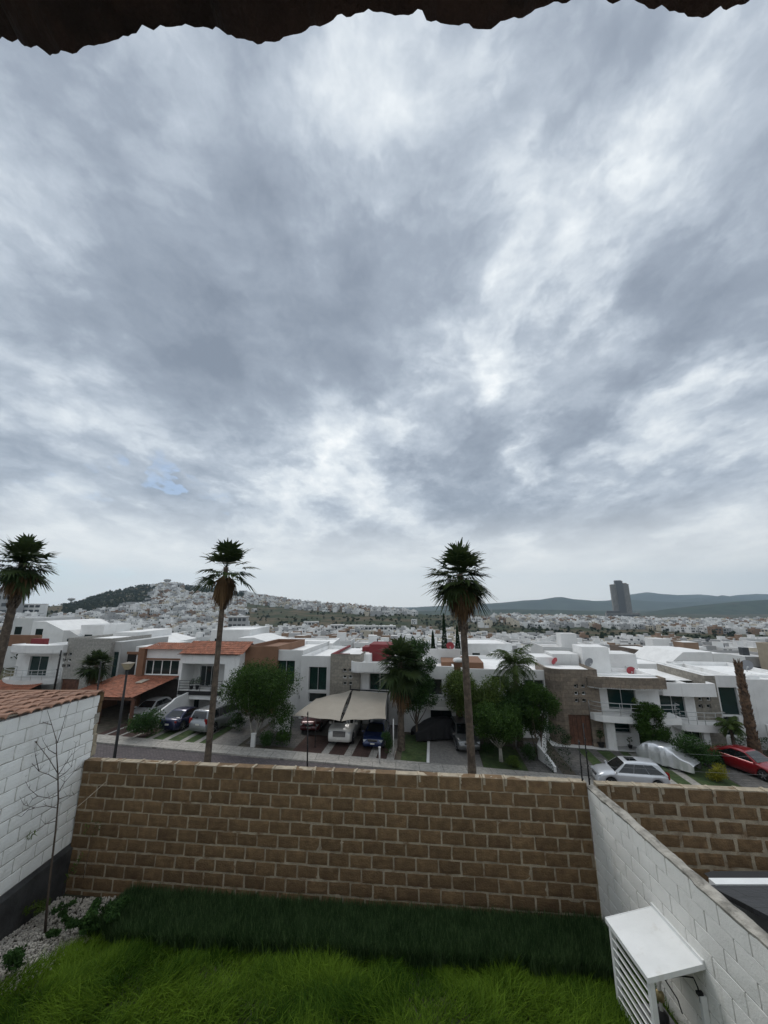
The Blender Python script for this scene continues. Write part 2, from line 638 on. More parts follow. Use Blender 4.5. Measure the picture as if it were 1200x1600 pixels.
def block_wall(L, z0, z1, bl, bh, joint, th, rough, nx=7, nz=5, sink=.03, jit=.3, seed=1):
    """every block of a wall laid in courses; front at y=0, back at y=th; returns arrays for npmesh"""
    r = np.random.default_rng(seed)
    V, F, tone = [], [], []
    base = 0
    nrow = int(round((z1 - z0) / bh))
    for row in range(nrow):
        top = row == nrow - 1
        x = -bl * (.5 if row % 2 else 0) - r.random() * .05
        while x < L:
            w = bl * (1 + (r.random() - .5) * .06)
            xa, xb = max(x + joint / 2, 0), min(x + w - joint / 2, L)
            x += w
            if xb - xa < .05:
                continue
            za, zb = z0 + row * bh + joint / 2, z0 + (row + 1) * bh - joint / 2
            za += (r.random() - .5) * joint * .5
            zb += (r.random() - .5) * joint * .5
            us = np.linspace(0, 1, nx)
            us = np.concatenate([[0], us, [1]])
            vs = np.linspace(0, 1, nz)
            prof = [(sink, 0)] + [(0, q) for q in vs] + ([(.25 * th, 1), (.6 * th, 1), (th, 1), (th, .5)] if top else [(sink, 1)])
            P = np.zeros((len(prof), len(us), 3))
            for j, (yy, q) in enumerate(prof):
                P[j, :, 0] = xa + (xb - xa) * us
                P[j, :, 1] = yy
                P[j, :, 2] = za + (zb - za) * q
            P[1:-1, 0, 1] = np.maximum(P[1:-1, 0, 1], sink)
            P[1:-1, -1, 1] = np.maximum(P[1:-1, -1, 1], sink)
            edge = np.zeros(P.shape[:2])
            edge[1, :] = edge[len(vs), :] = 1
            edge[1:len(vs) + 1, 1] = 1
            edge[1:len(vs) + 1, -2] = 1
            off = r.random(3) * 20
            nn = np.stack([vnoise(P + off + k * 5.1, 9, 3) - .5 for k in range(3)], -1)
            P += nn * rough
            cx, cz = (xa + xb) / 2, (za + zb) / 2
            k1 = 1 - edge * jit * joint / max(.05, xb - xa) * (1 + 3 * (vnoise(P + off, 14, 2) - .3))
            P[..., 0] = cx + (P[..., 0] - cx) * k1
            k2 = 1 - edge * jit * joint / (zb - za) * (1 + 3 * (vnoise(P + off + 9, 14, 2) - .3))
            if not top:
                P[..., 2] = cz + (P[..., 2] - cz) * k2
            P[..., 1] += edge * rough * .35 * (0 if top else 1)
            n1, n2 = P.shape[:2]
            idx = np.arange(n1 * n2).reshape(n1, n2) + base
            q = np.stack([idx[:-1, :-1], idx[:-1, 1:], idx[1:, 1:], idx[1:, :-1]], -1).reshape(-1, 4)
            V.append(P.reshape(-1, 3))
            F.append(q)
            tone.append(np.full(len(q), r.random()))
            base += n1 * n2
    return np.concatenate(V), np.concatenate(F), np.concatenate(tone)


def garden_z(X, Y):
    t = np.clip((np.asarray(Y) - 6.6) / 2.6, 0, 1)
    return -.36 * t * t * (3 - 2 * t)


# ---------------------------------------------------------------- our own garden
soil = mat('garden_soil', (.045, .036, .024), .95, .3, 4, .5, 30, alt=(.03, .04, .015), alt_f=(.4, .6))
gx, gy = np.meshgrid(np.linspace(-6.75, 4.0, 60), np.linspace(-.35, 9.75, 60))
gz = garden_z(gx, gy) + .02 * (vnoise(np.stack([gx, gy, gx * 0], -1), 1.5) - .5)
idx = np.arange(3600).reshape(60, 60)
lawn = link('garden_ground', npmesh('garden_ground', np.stack([gx, gy, gz], -1).reshape(-1, 3),
            np.stack([idx[:-1, :-1], idx[:-1, 1:], idx[1:, 1:], idx[1:, :-1]], -1).reshape(-1, 4), [soil], smooth=True), kind='structure')

# the brown block wall at the end of the garden
tepe = mat('tepetate_block', (.190, .120, .060), .95, .24, 7, .9, 34, attr='tone', alt=(.14, .082, .044), alt_f=(.5, .8), stain=.25, stain_col=(.07, .045, .028))
mortar = mat('lime_mortar', (.36, .305, .225), .95, .24, 5, .7, 50, alt=(.20, .135, .08), alt_f=(.53, .68))
BW_A, BW_B = Vector((-6.60, 9.50, 0)), Vector((3.90, 8.40, 0))
BW_L = (BW_B - BW_A).length
BW_R = math.atan2(BW_B.y - BW_A.y, BW_B.x - BW_A.x)


def brick_wall(name, label, a, L, rz, z0, z1, bl, bh, joint, seed):
    V, F, tone = block_wall(L, z0, z1, bl, bh, joint, .2, .020, sink=.022, jit=.30, seed=seed)
    o = link(name, npmesh(name, V, F, [tepe], smooth=False, attrs={'tone': tone}), None, loc=a, rz=rz, label=label, category='wall')
    m = MB()
    n = 90
    zs = np.linspace(z0, z1 - .004, 24)
    P = np.zeros((24, n, 3))
    P[..., 0] = np.linspace(0, L, n)[None]
    P[..., 2] = zs[:, None]
    P[..., 1] = .004 + .020 * vnoise(P + 3, 5, 3)
    ii = np.arange(24 * n).reshape(24, n)
    m.add(P.reshape(-1, 3).tolist(), np.stack([ii[:-1, :-1], ii[:-1, 1:], ii[1:, 1:], ii[1:, :-1]], -1).reshape(-1, 4).tolist(), mortar)
    m.box(0, L, .03, .198, z0, z1 - .012, mortar, skip='f')
    # ragged ridges of mortar standing up in the joints along the top
    x = bl * (.5 if int(round((z1 - z0) / bh)) % 2 == 0 else 1)
    r = random.Random(seed)
    while x < L - .05:
        w = joint * r.uniform(.5, .9)
        m.cbox((x + r.uniform(-.03, .03), .09, z1 - .06), (w, .095, .058 + r.uniform(0, .012)), r.uniform(-.2, .2), mortar, ry=r.uniform(-.12, .12))
        x += bl
    m.build('mortar', o)
    return o


brick_wall('block_wall', 'long brown block garden wall with pale mortar behind the grass hedge', BW_A, BW_L, BW_R, -.52, 2.08, .43, .2364, .025, 3)
brick_wall('block_wall', 'brown block wall of the neighbouring plot right of the white wall', Vector((4.09, 8.38, 0)), 5.4, BW_R, -.44, 2.06, .46, .25, .045, 8)

# painted side walls
paint = mat('painted_block', (.80, .79, .75), .8, .05, 1.3, .5, 45, attr=None, stain=.5, stain_col=(.46, .43, .36), alt=(.70, .685, .64), alt_f=(.55, .8))
paintj = mat('painted_joint', (.42, .41, .38), .9, .2, 5, .3, 40)
roughm = mat('rough_mortar_cap', (.34, .32, .28), .95, .3, 6, .9, 25, alt=(.16, .15, .13), alt_f=(.45, .65))
V, F, tone = block_wall(8.75, -.45, 2.0, .42, .2227, .010, .14, .007, nx=6, nz=4, sink=.012, jit=.5, seed=5)
rw = link('white_garden_wall', npmesh('white_garden_wall', V, F, [paint]), None, loc=(3.9, 8.40, 0), rz=R(-90), label='white painted block wall along the right of the lawn, carrying the louvred cabinet', category='wall')
m = MB()
m.box(0, 8.75, .012, .138, -.45, 1.985, paintj)
m.build('core', rw)
m = MB()
n = 160
xs = np.linspace(0, 8.75, n)
P = np.zeros((6, n, 3))
for j, (yy, zz) in enumerate([(-.006, 1.97), (-.008, 2.02), (.03, 2.04), (.09, 2.045), (.15, 2.03), (.152, 1.96)]):
    P[j, :, 0], P[j, :, 1], P[j, :, 2] = xs, yy, zz
P[..., 1:] += (np.stack([vnoise(P + 2, 6, 3), vnoise(P + 9, 6, 4)], -1) - .5) * np.array([.03, .05])
P[0, :, 1] = .004
ii = np.arange(6 * n).reshape(6, n)
m.add(P.reshape(-1, 3).tolist(), np.stack([ii[:-1, :-1], ii[:-1, 1:], ii[1:, 1:], ii[1:, :-1]], -1).reshape(-1, 4).tolist(), roughm)
m.build('mortar_cap', rw)

V, F, tone = block_wall(10.05, .50, 3.44, .46, .245, .013, .16, .014, nx=6, nz=4, sink=.016, jit=.8, seed=6)
V[:, 1] *= -1
V[:, 2] += (V[:, 2] - .5) / 2.94 * (.030 * V[:, 0] - .075)
lw = link('white_boundary_wall', npmesh('white_boundary_wall', V, F[:, ::-1], [mat('painted_block_bright', (.84, .84, .82), .8, .05, 1.1, .5, 40, stain=.35, stain_col=(.40, .37, .31), alt=(.74, .73, .69), alt_f=(.58, .8))]), None,
          loc=(-6.62, 9.72, 0), rz=R(-90), label='tall white painted block wall on the left with tiles along its top', category='wall')
m = MB()
m.add([(x, y, z) for x, zt in ((0, 3.355), (10.05, 3.65)) for y in (-.16, -.016) for z in (.3, zt)], [(0, 1, 3, 2), (4, 6, 7, 5), (0, 4, 5, 1), (2, 3, 7, 6), (1, 5, 7, 3)], paintj)
r = random.Random(4)
for k in range(13):       # broken end of the wall, bare block and mortar
    z = .5 + k * .225
    m.cbox((-.02 + r.uniform(-.05, .03), -.08, z + .11), (.05 + r.uniform(0, .03), .085, .105), r.uniform(-.1, .1), r.choice([tepe, roughm, mortar]))
m.build('core', lw)
rock = mat('dark_footing_stone', (.035, .035, .036), .8, .4, 2.5, .9, 12, alt=(.075, .072, .068), alt_f=(.5, .7))
P = np.zeros((14, 80, 3))
P[..., 0] = np.linspace(0, 10.05, 80)[None]
P[..., 2] = np.linspace(-.55, .52, 14)[:, None]
P[..., 1] = .05 + .07 * (vnoise(P + 4, 3.0, 4) - .3)
P[-1, :, 1] = -.05
ii = np.arange(14 * 80).reshape(14, 80)
link('stone_footing', npmesh('stone_footing', P.reshape(-1, 3), np.stack([ii[:-1, :-1], ii[1:, :-1], ii[1:, 1:], ii[:-1, 1:]], -1).reshape(-1, 4), [rock]), lw)


def tile_sheet(w, rows, pitch=.22, amp=.045, row=.32, step=.022, seed=0, sub=6, thick=.02):
    """barrel tiles: waves along x, courses overlapping along y; arrays"""
    r = np.random.default_rng(seed)
    nx = int(w / pitch * sub) + 1
    xs = np.linspace(0, w, nx)
    V, F, tone = [], [], []
    base = 0
    for k in range(rows):
        tx = np.floor(xs / pitch).astype(int)
        jt = r.normal(0, .008, tx.max() + 2)[tx]
        jy = r.normal(0, .014, tx.max() + 2)[tx]
        wv_ = np.sqrt(np.abs(np.sin(xs / pitch * math.pi)) + 1e-6) * amp
        a = np.stack([xs, k * row + jy, wv_ + step + jt - thick], -1)
        b_ = np.stack([xs, k * row + jy, wv_ + step + jt], -1)
        c = np.stack([xs, (k + 1) * row + .05 + 0 * xs, wv_ * .9 + jt * .5], -1)
        V += [a, b_, c]
        i = np.arange(nx) + base
        for u, q in ((i, i + nx), (i + nx, i + 2 * nx)):
            F.append(np.stack([u[:-1], u[1:], q[1:], q[:-1]], -1))
            tone.append(r.random(tx.max() + 2)[tx[:-1]])
        base += 3 * nx
    return np.concatenate(V), np.concatenate(F), np.concatenate(tone)


terraT = mat('terracotta_roof', (.33, .120, .066), .85, .2, 2.5, .35, 40, attr='tone', alt=(.20, .080, .05), alt_f=(.48, .75))
terraA = mat('terracotta_aged', (.33, .185, .125), .9, .2, 2.5, .35, 40, attr='tone', alt=(.24, .125, .085), alt_f=(.48, .75))


def tile_roof(name, parent, x0, x1, ya, za, yb, zb, mt=None, seed=0, **kw):
    """barrel tile slope from eave (ya, za) up to (yb, zb), local to parent"""
    run = math.hypot(yb - ya, zb - za)
    rows = max(1, int(round(run / .32)))
    V, F, tone = tile_sheet(x1 - x0, rows, row=run / rows, seed=seed)
    sl = math.atan2(zb - za, abs(yb - ya))
    sg = 1 if yb > ya else -1
    W = np.stack([x0 + V[:, 0], ya + sg * (V[:, 1] * math.cos(sl) - V[:, 2] * math.sin(sl)), za + V[:, 1] * math.sin(sl) + V[:, 2] * math.cos(sl)], -1)
    if sg < 0:
        F = F[:, ::-1]
    return link(name, npmesh(name, W, F, [mt or terraT], smooth=False, attrs={'tone': tone}), parent, **kw)


# low tiled shed roof behind the left wall (wall top at x=-6.62)
sh = empty('tiled_shed', (-6.60, 9.75, 3.45), 'low shed with weathered clay tile roof behind the tall left white wall', 'shed', rz=R(90))
V, F, tone = tile_sheet(10.0, 14, pitch=.24, amp=.05, row=.32, seed=3)
W = np.stack([-V[:, 0], V[:, 1] * .992 - .02, V[:, 1] * .004 - .075 + .030 * V[:, 0] + V[:, 2]], -1)
link('tile_roof', npmesh('tile_roof', W, F[:, ::-1], [terraA], attrs={'tone': tone}), sh)
m = MB()
m.box(.0, .16, .1, 4.6, -.3, -.02, brownst)
m.box(-10, .0, 4.45, 4.6, -4.0, .0, brownst)
m.build('parapet', sh)

# ---------------------------------------------------------------- grass
def blades(n, X, Y, Z, h, w, lean, bend, leaf, seed=1, segs=2):
    """n blades of grass as bent tapering strips"""
    r = np.random.default_rng(seed)
    th = r.random(n) * 2 * np.pi
    dx, dy = np.cos(th), np.sin(th)
    ts = np.linspace(0, 1, segs + 1)
    V = np.zeros((n, segs + 1, 2, 3), np.float32)
    for j, t in enumerate(ts):
        cx = X + lean[0] * h * t ** 2 * bend + lean[0] * h * t * .3
        cy = Y + lean[1] * h * t ** 2 * bend + lean[1] * h * t * .3
        cz = Z + h * (t - .38 * bend * t * t)
        ww = w * (1 - t * .88)
        for k, sg in ((0, -1), (1, 1)):
            V[:, j, k, 0] = cx + sg * dx * ww
            V[:, j, k, 1] = cy + sg * dy * ww
            V[:, j, k, 2] = cz
    i = np.arange(n)[:, None] * (segs + 1) * 2
    F = np.concatenate([i + np.array([[2 * j, 2 * j + 1, 2 * j + 3, 2 * j + 2]]) for j in range(segs)], 0)
    lf = np.concatenate([leaf] * segs)
    return V.reshape(-1, 3), F, lf


grassm = leafmat('grass_blade', (.034, .084, .008), (.150, .250, .024), .7, .35)
hedgem = leafmat('hedge_blade', (.020, .054, .016), (.150, .235, .100), .7, .3)
n = 165000
X = nr.uniform(-6.3, 3.85, n)
Y = nr.uniform(3.6, 8.15, n)
edge_l = -5.25 - (7.9 - Y) * .42
keep = (X > edge_l + .15 * (nr.random(n) - .5)) & (Y < 8.05 - .1 * (X + 5) / 9)
X, Y = X[keep], Y[keep]
n = len(X)
pp = np.stack([X, Y, X * 0], -1)
t1, t2, t3 = vnoise(pp + 5, 2.2, 3), vnoise(pp + 15, .8, 2), vnoise(pp + 25, 1.8, 2)
ang = t2 * 14 + nr.normal(0, 1.1, n)
h = (.07 + .14 * np.clip((t1 - .28) * 2.2, 0, 1)) * (.45 + .7 * nr.random(n) + .7 * nr.random(n) ** 5)
lf = np.clip(.16 + 1.7 * (t3 - .47) + 1.0 * nr.random(n) ** 2.2, 0, 1)
V, F, lf2 = blades(n, X, Y, garden_z(X, Y), h, .0045 + .005 * nr.random(n), (np.cos(ang), np.sin(ang)), .25 + .75 * nr.random(n), lf, segs=3)
link('lawn_grass', npmesh('lawn_grass', V, F, [grassm], attrs={'leaf': lf2}), kind='stuff', label='long green lawn grass filling the garden', category='grass')

n = 90000
t = nr.random(n)
off = nr.uniform(.10, 1.36, n)
X = -5.25 + t * 9.05
wy = BW_A.y + (BW_B.y - BW_A.y) * (X - BW_A.x) / (BW_B.x - BW_A.x)
Y = wy - off
keep = (off < 1.26 - .25 * np.clip((-4.6 - X) / .7, 0, 1) + .1 * vnoise(np.stack([X, X * 0, X * 0], -1), 2.0, 2))
X, Y, off = X[keep], Y[keep], off[keep]
n = len(X)
pp = np.stack([X, Y, X * 0], -1)
hh = (.47 + .08 * (vnoise(pp + 30, 3, 3) - .5)) * (.74 + .32 * nr.random(n)) * np.clip((X + 5.5) / .5, .25, 1)
ang = nr.random(n) * 6.28
lean = (np.cos(ang) * .14, np.sin(ang) * .14 - np.clip((off - 1.0) * .5, 0, .12))
lf = np.clip(.12 + .5 * (vnoise(pp + 40, 6, 2) - .35) + 1.0 * nr.random(n) ** 4, 0, 1)
V, F, lf2 = blades(n, X, Y, garden_z(X, Y), hh, .006 + .006 * nr.random(n), lean, .5 + .5 * nr.random(n), lf, seed=2, segs=2)
link('border_grass', npmesh('border_grass', V, F, [hedgem], attrs={'leaf': lf2}), kind='stuff', label='dense dark upright border grass along the foot of the block wall', category='grass')

# gravel bed
gravel = mat('pale_gravel', (.56, .52, .46), .9, .3, 12, .3, 40, attr='tone')
n = 9000
X = nr.uniform(-6.60, -4.7, n)
Y = nr.uniform(5.2, 9.35, n)
keep = X < -5.15 - (7.9 - Y) * .42 + .25 * nr.random(n)
X, Y = X[keep], Y[keep]
n = len(X)
cv = np.array([(-1, -1, -1), (1, -1, -1), (1, 1, -1), (-1, 1, -1), (-1, -1, 1), (1, -1, 1), (1, 1, 1), (-1, 1, 1)], float) * .62
cf = np.array([(0, 3, 2, 1), (4, 5, 6, 7), (0, 1, 5, 4), (2, 3, 7, 6), (1, 2, 6, 5), (0, 4, 7, 3)])
sz = nr.uniform(.009, .026, (n, 1, 1))
V = cv[None] * (.6 + .7 * nr.random((n, 8, 3))) * sz
q = nr.random((n, 1)) * 6.28
V = np.stack([V[..., 0] * np.cos(q) - V[..., 1] * np.sin(q), V[..., 0] * np.sin(q) + V[..., 1] * np.cos(q), V[..., 2]], -1)
V += np.stack([X, Y, garden_z(X, Y) + .022 + .02 * nr.random(n)], -1)[:, None]
link('gravel_bed', npmesh('gravel_bed', V.reshape(-1, 3), (cf[None] + (np.arange(n) * 8)[:, None, None]).reshape(-1, 4), [gravel], attrs={'tone': np.repeat(nr.random(n), 6)}),
     kind='stuff', label='pale gravel strip beside the left white wall', category='gravel')


# ---------------------------------------------------------------- leaves and plants
def leaf_cloud(C, size, leaf, seed=1, aspect=2.2, droop=.3, cup=.12):
    """one folded leaf quad pair per centre, random turn"""
    r = np.random.default_rng(seed)
    n = len(C)
    a = r.random(n) * 6.283
    e = r.normal(-droop, .5, n)
    d = np.stack([np.cos(a) * np.cos(e), np.sin(a) * np.cos(e), np.sin(e)], -1)
    up = np.stack([r.normal(0, .5, n), r.normal(0, .5, n), np.ones(n)], -1)
    sdir = np.cross(d, up)
    sdir /= np.linalg.norm(sdir, axis=1, keepdims=True) + 1e-9
    nn = np.cross(sdir, d)
    L = (size * (.6 + .8 * r.random(n)))[:, None]
    Wd = L / aspect
    p0 = C - d * L * .5
    p2 = C + d * L * .5
    pl_ = C + sdir * Wd * .5 + nn * L * cup
    pr = C - sdir * Wd * .5 + nn * L * cup
    V = np.stack([p0, pr, p2, pl_], 1)
    F = np.arange(n * 4).reshape(n, 4)
    return V.reshape(-1, 3), F, leaf


def crown_points(clumps, per, r, shell=.55):
    """points in clumps (x, y, z, radius): thicker towards the clump surface, gaps between"""
    out, shade = [], []
    for (x, y, z, rad) in clumps:
        k = int(per * rad ** 2)
        d = r.normal(0, 1, (k, 3))
        d /= np.linalg.norm(d, axis=1, keepdims=True)
        q = rad * (shell + (1 - shell) * r.random(k)) ** .7 * (.75 + .35 * r.random(k))
        q = np.where(r.random(k) < .22, q * .55, q)
        out.append(np.array([x, y, z]) + d * q[:, None] * np.array([1, 1, .82]))
        shade.append(np.full(k, r.random()))
    return np.concatenate(out), np.concatenate(shade)


bark = mat('grey_bark', (.13, .105, .08), .9, .3, 6, .7, 25)
palebark = mat('whitewashed_bark', (.40, .38, .34), .9, .2, 4, .5, 20)
LEAF = {
    'ficus': leafmat('ficus_leaf', (.013, .036, .008), (.068, .128, .024), .6, .12),
    'dark': leafmat('dark_leaf', (.014, .040, .012), (.066, .128, .034), .5, .2),
    'olive': leafmat('olive_leaf', (.030, .058, .013), (.130, .180, .042), .5, .25),
    'bright': leafmat('bright_leaf', (.040, .085, .014), (.14, .20, .04), .5, .25),
    'yellow': leafmat('yellow_leaf', (.13, .14, .015), (.36, .33, .04), .5, .25),
    'hedge': leafmat('cypress_leaf', (.008, .022, .010), (.028, .060, .022), .6, .15),
}


def tree(name, label, cat, loc, H, clear, rad, leafkind, n=2600, lsize=.13, seed=1, bk=None, tr=.09, squash=.8, nl=26, multi=1, group=None, lean=(0, 0)):
    r = np.random.default_rng(seed)
    o = empty(name, loc, label, cat, group)
    cz = clear + (H - clear) * .5
    hz_ = (H - clear) * .5
    cl = []
    for k in range(nl):
        d = r.normal(0, 1, 3)
        d /= np.linalg.norm(d)
        q = (.35 + .55 * r.random()) ** .6
        cr = rad * r.uniform(.28, .46)
        cl.append((lean[0] + d[0] * (rad - cr * .7) * q, lean[1] + d[1] * (rad - cr * .7) * q, cz + d[2] * (hz_ - cr * .55) * q, cr))
    tot = sum(c[3] ** 2 for c in cl)
    C, sh_ = crown_points(cl, 2.1 * n / tot, r)
    C = C[C[:, 2] > clear * .75]
    lf_ = np.clip(.15 + .4 * r.random(len(C)) + .5 * (r.random(len(C)) ** 3) + .0, 0, 1)
    V, F, lf_ = leaf_cloud(C, lsize, lf_, seed)
    link('crown', npmesh('crown', V, F, [LEAF[leafkind]], attrs={'leaf': lf_}), o)
    m = MB()
    bk = bk or bark
    for j in range(multi):
        a = j * 6.28 / multi + r.random()
        sp_ = .0 if multi == 1 else rad * .28
        top = Vector((lean[0] + math.cos(a) * sp_ * 1.2, lean[1] + math.sin(a) * sp_ * 1.2, cz))
        b0 = Vector((math.cos(a) * sp_ * .18, math.sin(a) * sp_ * .18, -.1))
        mid = (b0 + top) / 2 + Vector((r.normal(0, .06), r.normal(0, .06), 0))
        fork = b0.lerp(top, min(.95, clear / cz * .9)) + Vector((r.normal(0, .04), r.normal(0, .04), 0))
        m.tube([b0, b0.lerp(fork, .5) + Vector((r.normal(0, .04), r.normal(0, .04), 0)), fork, top], [tr * 1.25, tr, tr * .85, tr * .3], bk, 8)
        for c in cl[j::multi][:7]:
            e = Vector(c[:3])
            m.tube([fork, fork.lerp(e, .5) + Vector((0, 0, -.06 * rad)), e], [tr * .5, tr * .32, tr * .1], bk, 5)
    m.build('trunk', o)
    return o


def shrub(name, label, loc, w, h, leafkind, n=700, lsize=.1, seed=1, group=None, cat='shrub', d=None, box=False):
    r = np.random.default_rng(seed)
    d = d or w
    k = 12
    cl = []
    for _ in range(k):
        cr = min(w, h, d) * r.uniform(.25, .38)
        cl.append((r.uniform(-1, 1) * (w / 2 - cr * .8), r.uniform(-1, 1) * (d / 2 - cr * .8), cr * .7 + r.random() * max(0, h - 1.6 * cr), cr))
    if box:
        C = np.stack([r.uniform(-w / 2, w / 2, n), r.uniform(-d / 2, d / 2, n), r.uniform(0.02, h, n)], -1)
        ax = r.integers(0, 3, n)
        for q, lim in ((0, w / 2), (1, d / 2)):
            C[:, q] = np.where(ax == q, np.sign(C[:, q] + 1e-6) * lim * (.86 + .2 * r.random(n)), C[:, q])
        C[:, 2] = np.where(ax == 2, h * (.9 + .13 * r.random(n)), C[:, 2])
    else:
        tot = sum(c[3] ** 2 for c in cl)
        C, _ = crown_points(cl, 1.9 * n / tot, r)
        C = C[C[:, 2] > .02]
    lf_ = np.clip(.1 + .5 * r.random(len(C)) + .4 * (r.random(len(C)) ** 3), 0, 1)
    V, F, lf_ = leaf_cloud(C, lsize, lf_, seed)
    o = link(name, npmesh(name, V, F, [LEAF[leafkind]], attrs={'leaf': lf_}), None, loc=loc, label=label, category=cat)
    if group:
        o['group'] = group
    return o


# bare young tree on the gravel, its branches
twig = mat('thin_bark', (.075, .055, .042), .9, .2, 8, .4, 40)
sap = empty('young_tree', at(72, 1432, 8.35), 'bare young tree standing in the gravel before the left white wall', 'tree')
P0 = at(72, 1432, 8.35)


def spx(x, y, D):
    return at(x / 2.963, 1060 + y / 2.963, D) - P0


m = MB()
m.tube([spx(208, 1175, 8.35), spx(222, 1010, 8.36), spx(240, 850, 8.38), spx(258, 700, 8.4), spx(270, 560, 8.42), spx(268, 440, 8.4), spx(262, 350, 8.36), spx(262, 290, 8.3), spx(240, 215, 8.28), spx(218, 145, 8.25)],
       [.022, .019, .017, .015, .013, .011, .009, .007, .005, .003], twig, 7)
m.build('trunk', sap)
BR = [[(268, 440, 8.40), (225, 370, 8.25), (170, 300, 8.12), (110, 245, 8.0), (75, 205, 7.95)], [(170, 300, 8.12), (150, 240, 8.2), (148, 190, 8.25)], [(265, 300, 8.3), (285, 240, 8.35), (300, 185, 8.4), (320, 120, 8.45)],
      [(268, 450, 8.4), (300, 400, 8.5), (330, 355, 8.6), (372, 320, 8.7)], [(268, 470, 8.4), (225, 445, 8.3), (180, 430, 8.2), (155, 400, 8.15), (130, 385, 8.1)],
      [(180, 430, 8.2), (165, 360, 8.1), (160, 330, 8.1)], [(270, 540, 8.42), (230, 555, 8.3), (175, 545, 8.2), (135, 510, 8.1), (110, 460, 8.05)], [(175, 545, 8.2), (150, 560, 8.1), (130, 590, 8.05)],
      [(262, 600, 8.4), (215, 590, 8.3), (160, 600, 8.15), (110, 585, 8.05), (90, 545, 8.0)], [(268, 560, 8.42), (310, 545, 8.5), (345, 540, 8.6)], [(258, 660, 8.4), (210, 675, 8.25), (165, 710, 8.15), (130, 750, 8.1)],
      [(270, 530, 8.4), (300, 480, 8.5), (345, 430, 8.6), (385, 415, 8.65)], [(258, 350, 8.36), (225, 330, 8.25), (200, 290, 8.2)], [(240, 215, 8.28), (200, 205, 8.2), (170, 215, 8.15)], [(268, 460, 8.4), (300, 440, 8.3), (330, 410, 8.25), (352, 300, 8.2)],
      [(160, 600, 8.15), (130, 610, 8.1), (100, 640, 8.05)]]
m = MB()
r = random.Random(3)
for b in BR:
    k = len(b)
    m.tube([spx(*q) for q in b], [.0075 - .0055 * i / (k - 1) for i in range(k)], twig, 5)
    for i in range(1, k):
        for _ in range(2):
            p = spx(*b[i])
            m.tube([p, p + Vector((r.uniform(-.09, .09), r.uniform(-.06, .06), r.uniform(0, .12)))], [.003, .0015], twig, 4)
m.build('branch', sap)
C = []
for (x, y, D) in [(130, 745, 8.1), (150, 720, 8.15), (140, 735, 8.1)]:
    C.append([list(spx(x + r.uniform(-14, 14), y + r.uniform(-22, 14), D)) for _ in range(5)])
V, F, lf_ = leaf_cloud(np.array(C).reshape(-1, 3), .10, np.full(15, .6), 4, 4.5)
link('foliage', npmesh('foliage', V, F, [LEAF['olive']], attrs={'leaf': lf_}), sap)
m = MB()
a, b = spx(305, 640, 8.4) + P0, Vector((at(165, 1222, 9.28)))
m.tube([a, a.lerp(b, .5) + Vector((0, 0, -.01)), b], .004, mat('pale_string', (.5, .47, .38), .9, .1, 5), 4)
m.build('string', None, label='pale string stretched from the young tree to the block wall', category='string')

shrub('gravel_shrub', 'small round dark green shrub in the gravel at the lower left corner', at(22, 1512, 7.28), .34, .30, 'dark', 420, .055, 11)
shrub('gravel_shrub', 'low dark green clump in the gravel right of the young tree stem', at(95, 1428, 8.55), .34, .16, 'dark', 300, .05, 12)
shrub('gravel_shrub', 'yellowish low plant in the gravel left of the young tree stem', at(55, 1428, 8.55), .4, .22, 'olive', 160, .05, 13)
shrub('gravel_shrub', 'trailing green plant where the gravel meets the border grass', at(118, 1462, 8.0), .8, .2, 'dark', 700, .06, 14, d=.5)
shrub('gravel_shrub', 'broad low green plant at the left end of the border grass', at(160, 1440, 8.25), .8, .34, 'dark', 800, .06, 15, d=.6)
# tall weed with a yellow tip in the corner by the wall
m = MB()
wd_ = at(100, 1378, 9.1)
o = empty('weed', wd_, 'thin weed with yellow green leaves in the corner of the brown wall', 'weed')
m.tube([(0, 0, -.2), (.04, 0, .05), (.14, -.02, .22), (.3, -.05, .45)], [.006, .005, .004, .002], twig, 5)
m.build('stem', o)
C = np.array([(.02 + .28 * t_ + rng.uniform(-.05, .05), -.05 * t_, .45 * t_ + rng.uniform(-.05, .06)) for t_ in np.linspace(.1, 1, 24)])
V, F, lf_ = leaf_cloud(C, .09, nr.random(24), 5, 4)
link('foliage', npmesh('foliage', V, F, [LEAF['bright']], attrs={'leaf': lf_}), o)
o = empty('weed', at(150, 1292, 9.22), 'sprig of pale green leaves against the left end of the brown wall', 'weed')
m = MB()
m.tube([(-.1, 0, -.9), (-.05, -.02, -.4), (0, -.03, 0), (.02, -.03, .12)], [.006, .005, .004, .002], twig, 5)
m.build('stem', o)
C = np.array([(rng.uniform(-.22, .16), rng.uniform(-.08, 0), rng.uniform(-.12, .12)) for _ in range(26)])
V, F, lf_ = leaf_cloud(C, .075, nr.random(26), 6, 4)
link('foliage', npmesh('foliage', V, F, [LEAF['olive']], attrs={'leaf': lf_}), o)

